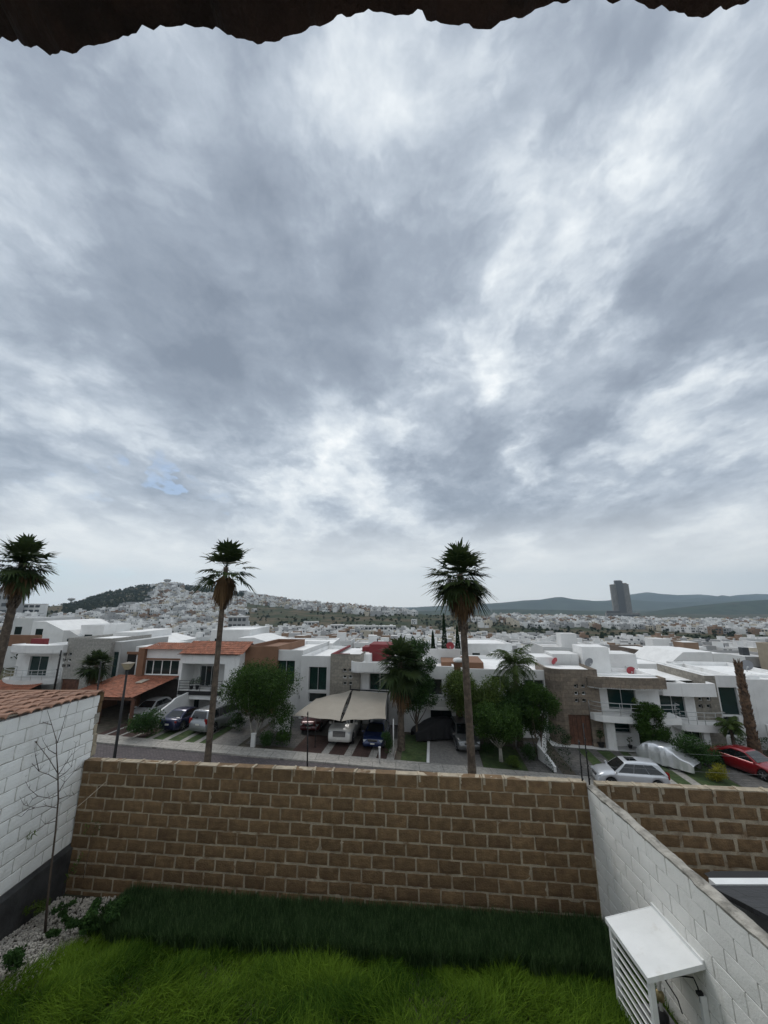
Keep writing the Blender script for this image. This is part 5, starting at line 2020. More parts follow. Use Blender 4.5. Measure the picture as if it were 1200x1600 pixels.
def car(name, label, s, v, heading, kind, pm, z=.05, roof_bars=False, sunroof=False, group=None, truck_grille=False):
    """heading: angle of the nose in the street frame, 0 = along +s (to the right), 90 = away from us"""
    K = KIND[kind]
    L, W, H = K['L'], K['W'] / 2, K['H']
    p = S(s, v, z)
    o = empty(name, p, label, 'car', group, rz=-ANG + R(heading))
    g = car_shell(K)
    n, k = g.shape[:2]
    mb = MB()
    ii = np.arange(n * k).reshape(n, k)
    mb.add(g.reshape(-1, 3).tolist(), np.stack([ii[:-1, :-1], ii[1:, :-1], ii[1:, 1:], ii[:-1, 1:]], -1).reshape(-1, 4).tolist() + [tuple(ii[0]), tuple(ii[-1][::-1])], pm, True)
    mb.box(-L * .46, L * .46, -W * .8, W * .8, K['gc'] + .06, K['gc'] + .2, trim)
    for wx in K['wx']:
        mb.box((wx - .5) * L - K['wr'] * 1.1, (wx - .5) * L + K['wr'] * 1.1, -W * .86, W * .86, K['gc'] + .1, K['wr'] * 2.05, trim)
    # greenhouse: roof and pillars
    a, b, c, d = [(q - .5) * L for q in K['gh']]
    zb, zt = K['belt'] - .03, H

    def sec(x, z, t):
        w = W * (.90 - .20 * t)
        return [(x, -w, z), (x, w, z)]
    prof = []
    for t in np.linspace(0, 1, 8):
        prof.append((a + (b - a) * (t * .8 + .2 * t * t), zb + (zt - .05 - zb) * t, t))
    for t in np.linspace(.08, .92, 10):
        prof.append((b + (c - b) * t, zt - .05 + .05 * math.sin(t * math.pi), 1.0))
    for t in np.linspace(1, 0, 8):
        prof.append((d + (c - d) * (t * .85 + .15 * t * t), zb + (zt - .05 - zb) * t, t))
    m_ = len(prof)
    vs = []
    for x, zz, t in prof:
        w = W * (.91 - .20 * t)
        for q in (-1, -.9, -.5, 0, .5, .9, 1):
            vs.append((x, w * q, zz - (.035 if abs(q) == 1 and t > .9 else 0) + (.0 if abs(q) >= .9 else .012)))
    fs = [(i * 7 + j, i * 7 + j + 1, (i + 1) * 7 + j + 1, (i + 1) * 7 + j) for i in range(m_ - 1) for j in range(6)]
    mb.add(vs, [f[::-1] for f in fs], pm, True)
    mb.add([vs[i * 7] for i in range(m_)], [tuple(range(m_))], pm)
    mb.add([vs[i * 7 + 6] for i in range(m_)], [tuple(range(m_))[::-1]], pm)
    if roof_bars:
        for sg in (-1, 1):
            mb.tube([(b + .1, sg * W * .66, zt - .01), (b + .2, sg * W * .66, zt + .045), (c - .25, sg * W * .66, zt + .045), (c - .1, sg * W * .66, zt - .01)], .018, trim, 6)
    mb.build('body', o)

    def face(t0, t1, pa, pb, q, nm, out):
        """glass pane on the front or rear slope"""
        v_ = []
        for t in np.linspace(t0, t1, 5):
            x = pa + (pb - pa) * (t * .82 + .18 * t * t)
            zz = zb + (zt - .05 - zb) * t
            w = W * (.91 - .20 * t) * q
            for yy in (-1, -.5, 0, .5, 1):
                v_.append((x + out * .018, w * yy, zz + .018))
        G = MB()
        G.add(v_, [(i * 5 + j, i * 5 + j + 1, (i + 1) * 5 + j + 1, (i + 1) * 5 + j) for i in range(4) for j in range(4)], cglass, True)
        G.build(nm, o)
    face(.10, .93, d, c, .88, 'windscreen', 1)
    face(.16, .90, a, b, .82, 'rear_window', -1)
    for sg in (-1, 1):
        G = MB()
        lo, hi = .08, .90
        xs_lo = (a + (b - a) * lo + .12, d + (c - d) * lo - .16)
        xs_hi = (a + (b - a) * hi + .42, d + (c - d) * hi - .04)
        nb = 3 if kind in ('van', 'big', 'suv') else 2
        for i in range(nb):
            f0, f1 = i / nb + .004, (i + 1) / nb - .004
            q = []
            for (fx, lv, xx) in ((f0, lo, xs_lo), (f1, lo, xs_lo), (f1, hi, xs_hi), (f0, hi, xs_hi)):
                x = xx[0] + (xx[1] - xx[0]) * fx
                w = W * (.91 - .20 * lv) + .012
                q.append((x, sg * w, zb + (zt - .05 - zb) * lv))
            G.add(q, [(0, 1, 2, 3) if sg < 0 else (3, 2, 1, 0)], cglass)
        G.build('side_window', o)
        G = MB()
        G.cbox((d - .05, sg * (W + .06), K['belt'] + .05), (.05, .10, .065), 0, pm)
        G.build('mirror', o)
        G = MB()
        zh = np.interp(.965, [p_[0] for p_ in K['deck']], [p_[1] for p_ in K['deck']]) - .09
        G.cbox((L * .455, sg * W * .68, zh), (.10, W * .19, .065), -sg * .35, lampc)
        G.build('headlight', o)
        G = MB()
        th_ = (.24 if kind in ('suv', 'van', 'big') else .10)
        G.cbox((-L * .478, sg * W * .74, K['belt'] - (.05 if th_ > .2 else .10)), (.05, W * .13, th_ * .8), sg * .25, lampr)
        G.build('tail_light', o)
    G = MB()
    zf = K['gc'] + .33
    if truck_grille:
        for i in range(4):
            G.box(L * .478, L * .506, -W * .46, W * .46, zf + .12 + i * .085, zf + .165 + i * .085, chrome)
        G.box(L * .46, L * .498, -W * .48, W * .48, zf + .10, zf + .46, trim)
    else:
        G.box(L * .478, L * .498, -W * .42, W * .42, zf + .08, zf + .22, trim)
        G.box(L * .48, L * .503, -W * .42, W * .42, zf + .20, zf + .235, chrome)
    G.box(L * .47, L * .496, -W * .62, W * .62, K['gc'] + .10, K['gc'] + .24, trim)
    G.build('grille', o)
    G = MB()
    G.box(L * .497, L * .507, -.16, .16, K['gc'] + .24, K['gc'] + .33, plate)
    G.build('number_plate', o)
    G = MB()
    G.box(-L * .5 - .008, -L * .5 + .02, -.17, .17, K['belt'] - .36, K['belt'] - .24, plate)
    G.build('number_plate', o)
    if sunroof:
        G = MB()
        G.box(c - .85, c - .22, -W * .36, W * .36, zt - .02, zt + .016, cglass)
        G.build('sunroof', o)
    for wx in K['wx']:
        for sg in (-1, 1):
            x = (wx - .5) * L
            r_ = K['wr']
            wv_ = MB()
            wv_.lathe((x, sg * (W - .12), r_), [(r_ * .6, -.11), (r_ * .96, -.10), (r_, -.05), (r_, .05), (r_ * .96, .10), (r_ * .64, .115)], tyre, 22, axis='y')
            wo_ = wv_.build('wheel', o)
            rb = MB()
            yo = sg * (W - .12) + sg * .10
            rb.lathe((x, yo, r_), [(.001, .012 * sg), (r_ * .62, 0)], trim, 18, axis='y')
            for j in range(5):
                th = 6.283 * j / 5 + .3
                cx_, cz_ = x + math.cos(th) * r_ * .34, r_ + math.sin(th) * r_ * .34
                rb.cbox((cx_, yo + sg * .012, cz_), (r_ * .33, .008, r_ * .075), 0, rimm, ry=-th)
            rb.build('rim', wo_)
    return o


def covered(name, label, s, v, heading, kind, m, seed=1, z=.05):
    K = KIND[kind]
    L, W, H = K['L'] * 1.03, K['W'] / 2 * 1.06, K['H'] * 1.02
    n, k = 70, 25
    us = np.linspace(0, 1, n)
    a, b, c, d = K['gh']
    top = np.interp(us, [0, .03, a + .02, b + .03, (b + c) / 2, c, d + .04, .93, .98, 1.0], [.55, K['belt'] * .95, K['belt'], H * .97, H, H * .97, K['belt'] + .03, K['deck'][-3][1], K['deck'][-2][1], .5])
    top = np.convolve(np.pad(top, 2, 'edge'), np.ones(5) / 5, 'valid')
    P = np.zeros((n, k, 3))
    for i, u in enumerate(us):
        e = abs(2 * u - 1)
        w = W * (1 - .15 * e ** 5 - .1 * e ** 14)
        rw = max(.45 * w, w * (1 - .34 * np.clip((top[i] - K['belt']) / (H - K['belt']), 0, 1)))
        t = np.linspace(-1, 1, k)
        zz = np.where(np.abs(t) > .45, .14 + (top[i] - .14) * (1 - ((np.abs(t) - .45) / .55) ** 1.5), top[i] + .03 * (1 - (t / .45) ** 2))
        yy = np.sign(t) * np.where(np.abs(t) > .45, rw + (w - rw) * np.sqrt((np.abs(t) - .45) / .55), rw * np.abs(t) / .45)
        P[i, :, 0] = (u - .5) * L
        P[i, :, 1] = yy
        P[i, :, 2] = zz
    sag = np.abs(np.linspace(-1, 1, k))[None, :]
    fold = (vnoise(np.stack([P[..., 0] * 2.6, P[..., 1] * .7, P[..., 2] * .5 + seed], -1), 1.6, 3) - .5)
    P[..., 1] += np.sign(P[..., 1]) * fold * .22 * sag
    P[..., 2] += (vnoise(P + seed * 3, 2.6, 3) - .5) * .14
    P[..., 2] = np.maximum(P[..., 2], .05)
    ii = np.arange(n * k).reshape(n, k)
    o = link(name, npmesh(name, P.reshape(-1, 3), np.stack([ii[:-1, :-1], ii[1:, :-1], ii[1:, 1:], ii[:-1, 1:]], -1).reshape(-1, 4), [m], smooth=True), None, loc=S(s, v, z), rz=-ANG + R(heading), label=label, category='car')
    wm = MB()
    for wx in K['wx']:
        for sg in (-1, 1):
            wm = MB()
            wm.lathe(((wx - .5) * K['L'], sg * (W - .22), K['wr']), [(.05, -.1), (K['wr'], -.08), (K['wr'], .08), (.05, .1)], tyre, 16, axis='y')
            wm.build('wheel', o)
    return o


silver = paintm('silver_paint', (.60, .62, .65), .35)
car('parked_car', 'silver crossover with sunroof and dark windows parked sideways behind the corner of the brown walls', 7.15, -.15, 177, 'suv', silver, roof_bars=False, sunroof=True).scale = (.92,) * 3
car('parked_car', 'large white sport utility with chrome barred grille under the beige shade sail', -12.45, 4.9, -90, 'big', paintm('white_paint', (.60, .59, .56), .05), truck_grille=True, roof_bars=True)
car('parked_car', 'dark blue hatchback facing the street under the right half of the shade sail', -9.75, 4.1, -92, 'hatch', paintm('blue_paint', (.008, .022, .085), .4))
car('parked_car', 'grey crossover facing the street behind the third tall palm trunk', -2.85, 5.15, -82, 'suv', paintm('grey_paint', (.13, .135, .14), .5), roof_bars=True)
car('parked_car', 'dark blue sedan seen from behind beside the silver minivan', -26.55, 4.4, 86, 'sedan', paintm('navy_paint', (.010, .013, .055), .4))
car('parked_car', 'silver grey minivan seen from behind left of the round tree', -23.75, 4.85, 80, 'van', paintm('silver_grey_paint', (.27, .28, .29), .5), roof_bars=True)
car('parked_car', 'dark red car in deep shade at the left end of the shade sail', -15.6, 6.9, -90, 'sedan', paintm('maroon_paint', (.10, .008, .012), .3))
car('parked_car', 'pale silver car mostly hidden by the bush under the tiled carport', -30.9, 5.9, -90, 'hatch', paintm('pale_silver_paint', (.42, .43, .44), .4))
ra, rb_ = ground(1139, 1203), ground(1187, 1221)
car('parked_car', 'bright red car cut by the right edge of the picture beside the yellow bush', (ra[0] + rb_[0]) / 2 + .9, (ra[1] + rb_[1]) / 2 + .75, math.degrees(math.atan2(rb_[1] - ra[1], rb_[0] - ra[0])), 'sedan', paintm('red_paint', (.26, .010, .016), .25))
covered('covered_car', 'car wrapped in a creased shiny silver cover on the driveway', 11.75, 4.2, -50, 'hatch', mat('silver_cover', (.80, .81, .83), .25, .05, 3, .3, 14, metal=.6), 2).scale = (.90, .90, .90)
covered('covered_car', 'car under a black cover at the back of the grey paved driveway', -5.0, 6.1, 200, 'hatch', mat('black_cover', (.012, .012, .014), .8, .2, 3, .4, 20), 5)

# ---------------------------------------------------------------- shade sail
sail = empty('shade_sail', S(-12, 5), 'beige two panel shade sail with black lacing stretched over two parked cars', 'shade sail')
sailm = mat('sail_cloth', (.315, .285, .24), .9, .05, 1.2, .2, 60)


def vpt(px, py, v):
    s_, z_ = fac(px, py, v)
    p = S(s_, v)
    p.z = z_
    return p


cA, cB = vpt(456, 1119, 2.6), vpt(494, 1091, 6.6)
cC, cD = vpt(549, 1078, 7.6), vpt(531, 1127, 1.5)
cE, cF = vpt(606, 1082, 7.4), vpt(603, 1124, 1.7)
ORG = sail.location.copy()


def panel_sail(name, p00, p10, p11, p01, sag):
    n = 22
    P = np.zeros((n, n, 3))
    for i, a in enumerate(np.linspace(0, 1, n)):
        for j, b in enumerate(np.linspace(0, 1, n)):
            q = (p00 * (1 - a) + p10 * a) * (1 - b) + (p01 * (1 - a) + p11 * a) * b
            c = (p00 + p10 + p11 + p01) / 4
            pull = (4 * a * (1 - a)) * (1 - 4 * b * (1 - b)) + (4 * b * (1 - b)) * (1 - 4 * a * (1 - a))
            q = q.lerp(c, .07 * pull)
            P[i, j] = q - ORG + Vector((0, 0, -sag * 16 * a * (1 - a) * b * (1 - b) + .04 * math.sin(a * 9 + b * 4)))
    ii = np.arange(n * n).reshape(n, n)
    F = np.stack([ii[:-1, :-1], ii[1:, :-1], ii[1:, 1:], ii[:-1, 1:]], -1).reshape(-1, 4)
    V = np.concatenate([P.reshape(-1, 3), P.reshape(-1, 3) - np.array([0, 0, .012])])
    return link(name, npmesh(name, V, np.concatenate([F, F[:, ::-1] + n * n]), [sailm], smooth=True), sail)


panel_sail('cloth_panel', cA, cD, cC, cB, .10)
panel_sail('cloth_panel', cD + Vector((.12, 0, .0)), cF, cE, cC + Vector((.12, 0, 0)), .10)
mb = MB()
a, b = cD - ORG, cC - ORG
pts = [a.lerp(b, t) + Vector((.06 + .05 * math.sin(t * 60), 0, .03 - .35 * t * (1 - t))) for t in np.linspace(0, 1, 40)]
mb.tube(pts, .035, black, 5)
mb.build('lacing', sail)
mb = MB()
mb.tube([cC - ORG + Vector((-.1, 0, .05)), cE - ORG + Vector((.1, 0, .05))], .06, black, 6)
mb.tube([cC - ORG + Vector((-.1, 0, .4)), cC - ORG + Vector((-.1, 0, -3.0))], .05, black, 6)
mb.build('beam', sail)
q = cE - ORG
mb = MB()
mb.tube([(q.x, q.y, q.z), (q.x, q.y, -.1)], .05, black, 6)
mb.build('post', sail)
for c_ in (cF,):
    q = c_ - ORG
    mb = MB()
    mb.tube([(q.x + .55, q.y - .35, q.z + .1), (q.x + .55, q.y - .35, -.1)], .045, palegrey, 7)
    mb.build('post', sail)
q = cA - ORG
mb = MB()
mb.tube([(q.x, q.y, q.z), (q.x - .1, q.y, -.1)], .045, black, 6)
mb.build('post', sail)
q = cD - ORG
mb = MB()
mb.tube([(q.x - 1.9, q.y + .6, q.z - .06), (q.x - 1.9, q.y + .6, -.1)], .03, black, 6)
mb.build('post', sail)
gs_, gv_ = ground(592, 1198)
mb = MB()
mb.tube([(0, 0, 0), (0, 0, .95)], .06, palegrey, 8)
mb.box(-.08, .08, -.08, .08, .95, 1.0, palegrey)
mb.build('bollard', None, loc=S(gs_, -.2, .1), label='short pale post on the pavement below the shade sail', category='post')
gs_, gv_ = ground(395, 1168)
mb = MB()
mb.box(-.16, .16, -.10, .10, 0, .85, palegrey)
mb.box(-.18, .18, -.12, .12, .85, .92, palegrey)
mb.build('meter_pillar', None, loc=S(gs_, .9, .05), rz=-ANG, label='small pale meter pillar at the foot of the round tree', category='pillar')

# ---------------------------------------------------------------- street lamp
tp = at(199, 1046, 24.0)
lz = float(terrain_z(tp.x, tp.y))
lp = empty('street_lamp', (tp.x, tp.y, lz), 'black street lamp with a pale square lantern left of the second tall palm', 'street lamp')
hh_ = tp.z - lz
mb = MB()
mb.tube([(0, 0, 0), (0, 0, .9), (0, 0, hh_)], [.11, .085, .055], black, 10)
mb.lathe((0, 0, 0), [(.2, 0), (.2, .06), (.12, .12)], black, 12)
mb.build('pole', lp)
mb = MB()
b0, b1 = .11, .25
mb.add([(-b0, -b0, hh_), (b0, -b0, hh_), (b0, b0, hh_), (-b0, b0, hh_), (-b1, -b1, hh_ + .34), (b1, -b1, hh_ + .34), (b1, b1, hh_ + .34), (-b1, b1, hh_ + .34)],
       [(0, 1, 5, 4), (1, 2, 6, 5), (2, 3, 7, 6), (3, 0, 4, 7), (3, 2, 1, 0)], mat('lantern_panel', (.42, .36, .25), .5, .08, 5))
mb.build('lantern', lp)
mb = MB()
mb.add([(-b1 - .03, -b1 - .03, hh_ + .343), (b1 + .03, -b1 - .03, hh_ + .343), (b1 + .03, b1 + .03, hh_ + .343), (-b1 - .03, b1 + .03, hh_ + .343), (0, 0, hh_ + .43)], [(0, 1, 4), (1, 2, 4), (2, 3, 4), (3, 0, 4), (3, 2, 1, 0)], mat('lantern_cap', (.16, .14, .11), .6, .1, 5))
mb.build('lantern_cap', lp)

# ---------------------------------------------------------------- palms
palmtrunk = mat('palm_trunk', (.105, .082, .062), .95, .35, 5, .8, 14, alt=(.06, .045, .035), alt_f=(.45, .65))
fan_g = leafmat('fan_leaf', (.012, .026, .009), (.055, .078, .026), .5, .25)
fan_d = leafmat('dead_fan_leaf', (.060, .038, .020), (.220, .140, .075), .9, .15)
feather = leafmat('feather_leaf', (.022, .045, .012), (.095, .135, .035), .5, .3)


def fan_leaves(n, top, r, el0, el1, seed, droop=.35, seg=15, spread=150, pet=.45):
    rr = np.random.default_rng(seed)
    V, F, lf = [], [], []
    base = 0
    for i in range(n):
        a = i * 2.399 + rr.normal(0, .25)
        t = (i + .5) / n
        el = math.radians(el0 + (el1 - el0) * t + rr.normal(0, 7))
        d = np.array([math.cos(a) * math.cos(el), math.sin(a) * math.cos(el), math.sin(el)])
        side = np.array([-math.sin(a), math.cos(a), 0])
        nrm = np.cross(d, side)
        L = r * (.85 + .3 * rr.random())
        hub = np.array(top) + d * L * pet + np.array([0, 0, -.12 * L * math.cos(el)])
        sh_ = rr.random()
        # petiole
        w = .018
        q = np.array([np.array(top) + side * w, np.array(top) - side * w, hub - side * w, hub + side * w])
        V.append(q)
        F.append(np.arange(4) + base)
        base += 4
        lf.append(sh_ * .5)
        tw = rr.normal(0, .35)
        for k in range(seg):
            th = math.radians((k / (seg - 1) - .5) * spread)
            dd = d * math.cos(th) + side * math.sin(th)
            dd = dd + nrm * (.16 * math.sin(th) * math.sin(th) + tw * math.sin(th) * .4)
            dd /= np.linalg.norm(dd)
            bl = L * (1 - pet) * (1.0 - .25 * abs(math.sin(th))) * (.75 + .5 * rr.random())
            ww = bl * .060
            sd_ = np.cross(dd, nrm)
            sd_ /= np.linalg.norm(sd_) + 1e-9
            m1 = hub + dd * bl * .55 - np.array([0, 0, droop * .12 * bl])
            tip = hub + dd * bl * (1 - .12 * droop) - np.array([0, 0, droop * bl * (.45 + .5 * rr.random())])
            q = np.array([hub - sd_ * ww * .25, hub + sd_ * ww * .25, m1 + sd_ * ww, m1 - sd_ * ww, m1 + sd_ * ww, m1 - sd_ * ww, tip - sd_ * ww * .15, tip + sd_ * ww * .15])
            V.append(q)
            F.append(np.array([0, 1, 2, 3]) + base)
            F.append(np.array([5, 4, 7, 6]) + base)
            lf += [np.clip(sh_ * .7 + rr.random() * .3, 0, 1)] * 2
            base += 8
    return np.concatenate(V), np.array(F), np.array(lf)


def trunk_tube(pts, rad, m, parent, seg=12, seed=0, rough=.12, name='trunk', sub=40):
    """rough tapering trunk"""
    r = np.random.default_rng(seed)
    mb = MB()
    path, rd = [], []
    n = len(pts)
    for i in range(sub + 1):
        t = i / sub * (n - 1)
        k = min(int(t), n - 2)
        f = t - k
        path.append(Vector(pts[k]).lerp(Vector(pts[k + 1]), f))
        rd.append((rad[k] * (1 - f) + rad[k + 1] * f) * (1 + (r.random() - .5) * rough))
    mb.tube(path, rd, m, seg)
    return mb.build(name, parent)


def fan_palm(name, label, base, H, r, ngreen, ndead, skirt, tr, lean=(0, 0), seed=1, el=(85, -25), group=None, sk_r=.8, dead_el=(-35, -85), stub=True, inner=True):
    o = empty(name, base, label, 'palm tree', group)
    top = (lean[0], lean[1], H)
    trunk_tube([(0, 0, -.2), (lean[0] * .2, lean[1] * .2, H * .3), (lean[0] * .6, lean[1] * .6, H * .7), (lean[0], lean[1], H + .05)], [tr * 1.35, tr, tr * .88, tr * .8], palmtrunk, o, seed=seed)
    V, F, lf = fan_leaves(ngreen, top, r, el[0], el[1], seed)
    if inner:
        V2, F2, l2 = fan_leaves(int(ngreen * .42), (top[0], top[1], H - .1), r * .66, 55, -70, seed + 7, droop=.6, pet=.3)
        F, V, lf = np.concatenate([F, F2 + len(V)]), np.concatenate([V, V2]), np.concatenate([lf, l2 * .7])
    link('crown', npmesh('crown', V, F, [fan_g], attrs={'leaf': lf}), o)
    if ndead:
        Vs, Fs, Ls = [], [], []
        b = 0
        k = 4
        for j in range(k):
            tz = H + .05 - skirt * .55 * j / k
            V, F, lf = fan_leaves(max(4, ndead // k), (lean[0], lean[1], tz), r * sk_r * (1 - .13 * j), dead_el[0] - 10 * j, dead_el[1], seed + 20 + j, droop=1.1, seg=11, spread=80, pet=.35)
            Vs.append(V)
            Fs.append(F + b)
            Ls.append(lf)
            b += len(V)
        link('dead_leaf_skirt', npmesh('dead_leaf_skirt', np.concatenate(Vs), np.concatenate(Fs), [fan_d], attrs={'leaf': np.concatenate(Ls)}), o)
    if stub:      # cut leaf bases under the skirt
        mb = MB()
        rr = random.Random(seed)
        for _ in range(110):
            zz = H - skirt * (.55 + .95 * rr.random())
            a = rr.random() * 6.28
            f = zz / H
            cx, cy = lean[0] * f, lean[1] * f
            rad = tr * .92
            p = Vector((cx + math.cos(a) * rad, cy + math.sin(a) * rad, zz))
            q = p + Vector((math.cos(a) * .10, math.sin(a) * .10, .20))
            mb.tube([p, q], [.05, .02], rr.choice([palmtrunk, bark]), 4)
        mb.build('leaf_base', o)
    return o


def palm_at(px_top, py_top, D, **kw):
    p = at(px_top, py_top, D)
    zb_ = float(terrain_z(p.x, p.y))
    return Vector((p.x, p.y, zb_)), p.z - zb_


b_, H_ = palm_at(34, 873, 22.3)
fan_palm('tall_palm', 'tallest looking fan palm with full dark crown at the left edge of the picture', b_ - Vector((.15, 0, 0)), H_ - .22, 1.85, 50, 70, 1.75, .24, lean=(.3, 0), seed=3, el=(88, -45), sk_r=.72)
b_, H_ = palm_at(354, 878, 22.3)
fan_palm('tall_palm', 'tall fan palm with sparse crown and narrow brown skirt rising before the tiled roofs', b_, H_ - .35, 1.95, 36, 80, 1.55, .165, lean=(.0, 0), inner=False, seed=8, el=(86, -30), sk_r=.72, dead_el=(-58, -88))
b_, H_ = palm_at(720, 890, 21.5)
fan_palm('tall_palm', 'tall fan palm with broad dark crown and heavy brown skirt right of the centre', b_ + Vector((.12, 0, 0)), H_ - .3, 2.08, 56, 110, 2.1, .20, lean=(-.18, 0), seed=13, el=(88, -50), sk_r=.74)
gs_, gv_ = ground(627, 1172)
b_ = S(gs_, gv_)
ztop = fac(626, 1035, gv_)[1]
fan_palm('short_palm', 'stout fan palm with drooping leaves at the right end of the shade sail', b_, ztop - b_.z, 2.3, 60, 60, 2.6, .24, seed=23, el=(80, -66), sk_r=.95, dead_el=(-70, -88))
gs_, gv_ = fac(152, 1030, 6.0)
b_ = S(gs_, 6.0)
fan_palm('short_palm', 'small fan palm standing before the grey stained house on the left', b_, fac(153, 1040, 6.0)[1] - b_.z, 1.75, 54, 20, 1.1, .2, seed=31, el=(86, -35), group=None)


def feather_palm(name, label, base, H, L, n, tr, seed=1, el=(75, -25), nl=26):
    rr = np.random.default_rng(seed)
    o = empty(name, base, label, 'palm tree')
    trunk_tube([(0, 0, -.2), (0, 0, H * .6), (0, 0, H)], [tr * 1.2, tr, tr * .8], palmtrunk, o, seed=seed)
    V, F, lf = [], [], []
    b = 0
    for i in range(n):
        a = i * 2.399 + rr.normal(0, .2)
        e = math.radians(el[0] + (el[1] - el[0]) * (i + .5) / n + rr.normal(0, 6))
        ln = L * (.85 + .3 * rr.random())
        sh_ = rr.random() * .6
        pts = []
        p = np.array([0, 0, H])
        ee = e
        for k in range(nl):
            pts.append(p.copy())
            p = p + np.array([math.cos(a) * math.cos(ee), math.sin(a) * math.cos(ee), math.sin(ee)]) * ln / nl
            ee -= math.radians(95) / nl * (.5 + k / nl)
        for k in range(1, nl):
            d = pts[k] - pts[k - 1]
            d /= np.linalg.norm(d)
            side = np.cross(d, (0, 0, 1.0))
            side /= np.linalg.norm(side) + 1e-9
            w = .022
            V.append(np.array([pts[k - 1] + side * w, pts[k - 1] - side * w, pts[k] - side * w, pts[k] + side * w]))
            F.append(np.arange(4) + b)
            lf.append(.3)
            b += 4
            if k < 3:
                continue
            ll = ln * .30 * math.sin(math.pi * min(1, .15 + .85 * k / nl)) + .06
            for sg in (-1, 1):
                for _ in (0, 1):
                    dd = side * sg * (.8 + .25 * rr.random()) + d * .55 + np.array([0, 0, -.35 - .5 * rr.random()])
                    dd /= np.linalg.norm(dd)
                    w2 = .022
                    q0 = pts[k] + d * rr.random() * ln / nl
                    V.append(np.array([q0 + d * w2, q0 - d * w2, q0 + dd * ll - d * w2 * .3, q0 + dd * ll + d * w2 * .3]))
                    F.append(np.arange(4) + b)
                    lf.append(np.clip(sh_ + .4 * rr.random(), 0, 1))
                    b += 4
    link('crown', npmesh('crown', np.concatenate(V), np.array(F), [feather], attrs={'leaf': np.array(lf)}), o)
    return o


gs_, gz_ = fac(804, 1040, 5.5)
feather_palm('feather_palm', 'feather palm with arching bright fronds above the green trees right of centre', S(gs_, 5.5), gz_ - S(gs_, 5.5).z, 2.3, 30, .22, seed=4, el=(86, -30))
gs_, gz_ = fac(1141, 1134, 6.2)
feather_palm('feather_palm', 'small dark palm in the bed before the tall dark window on the right', S(gs_, 6.2), gz_ - S(gs_, 6.2).z, 1.15, 20, .12, seed=6, el=(70, -20))
# dead palm trunk
b_ = vpt(1177, 1158, 7.4)
t_ = vpt(1155, 1036, 7.4)
o = empty('dead_palm', b_, 'bare dead palm trunk with ragged top at the right edge', 'dead palm')
deadm = mat('dead_palm_trunk', (.125, .075, .045), .95, .35, 5, .8, 14, alt=(.05, .034, .024), alt_f=(.45, .65))
d = t_ - b_
trunk_tube([(0, 0, -1.2), (0, 0, d.z * .4), (d.x * .3, 0, d.z)], [.42, .31, .27], deadm, o, seed=9, rough=.25)
mb = MB()
rr = random.Random(5)
for _ in range(230):
    f = rr.random() ** .8
    a = rr.random() * 6.28
    rad = .40 - .14 * f
    p = Vector((d.x * .3 * max(0, (f - .4) / .6) + math.cos(a) * rad * .85, math.sin(a) * rad * .85, d.z * f))
    mb.tube([p, p + Vector((math.cos(a) * .09, math.sin(a) * .09, .22))], [.05, .015], deadm, 4)
for _ in range(14):
    a = rr.random() * 6.28
    p = Vector((d.x * .3 + math.cos(a) * .15, math.sin(a) * .15, d.z - .05))
    mb.tube([p, p + Vector((math.cos(a) * .12, math.sin(a) * .12, .25 + .2 * rr.random()))], [.05, .01], deadm, 4)
mb.build('leaf_base', o)

# ---------------------------------------------------------------- trees and shrubs of the front yards
def tree_px(name, label, bx, by, top_py, wpx, kind, v=None, cat='tree', **kw):
    s_, v_ = ground(bx, by)
    if v is not None:
        v_ = v
        s_ = fac(bx, by, v)[0]
    b = S(s_, v_, .02)
    H = fac(bx, top_py, v_)[1] - b.z
    zc = (b.y * CP + (b.z + H * .5 - CZ) * SP)
    rad = wpx / 2 * zc / 600
    return tree(name, label, cat, b, H, kw.pop('clear', H * .3), rad, kind, **kw)


tree_px('round_tree', 'dense round bright green tree with pale trunk beside the silver minivan', 398, 1150, 1027, 138, 'ficus', n=14000, lsize=.17, seed=3, bk=palebark, tr=.10, nl=52, multi=3, clear=1.15, lean=(.25, 0))
tree_px('yard_tree', 'olive green tree with dense crown behind the third tall palm trunk', 745, 1165, 1032, 112, 'olive', n=10500, lsize=.17, seed=5, nl=26, clear=1.6, lean=(0, 0))
tree_px('yard_tree', 'lower dark green tree on a pale trunk beside the grey paved driveway', 783, 1190, 1092, 96, 'ficus', n=9500, lsize=.15, seed=7, bk=palebark, tr=.13, nl=26, clear=1.0)
tree_px('yard_tree', 'several stemmed green tree left of the stone tower house', 842, 1182, 1057, 94, 'ficus', n=9500, lsize=.15, seed=9, multi=4, nl=26, clear=1.5, tr=.06)
tree_px('yard_tree', 'dark green tree top below the feather palm', 803, 1165, 1062, 98, 'dark', n=8500, lsize=.16, seed=15, nl=22, clear=1.3, v=5.0)
tree_px('yard_tree', 'tall feathery dark green tree close behind the stout fan palm', 652, 1160, 986, 84, 'dark', n=9000, lsize=.17, seed=11, nl=34, clear=1.4, v=5.0)
tree_px('yard_tree', 'bright green bushy tree before the balcony of the white house on the right', 1026, 1185, 1094, 60, 'ficus', n=7500, lsize=.14, seed=12, nl=34, clear=.2, tr=.06, v=5.6)


def shrub_px(label, bx, by, wpx, hpx, kind, name='shrub', **kw):
    s_, v_ = ground(bx, by)
    b = S(s_, v_, .01)
    zc = b.y * CP + (b.z - CZ) * SP
    k = zc / 600
    return shrub(name, label, b, wpx * k, hpx * k * 1.02, kind, **kw)


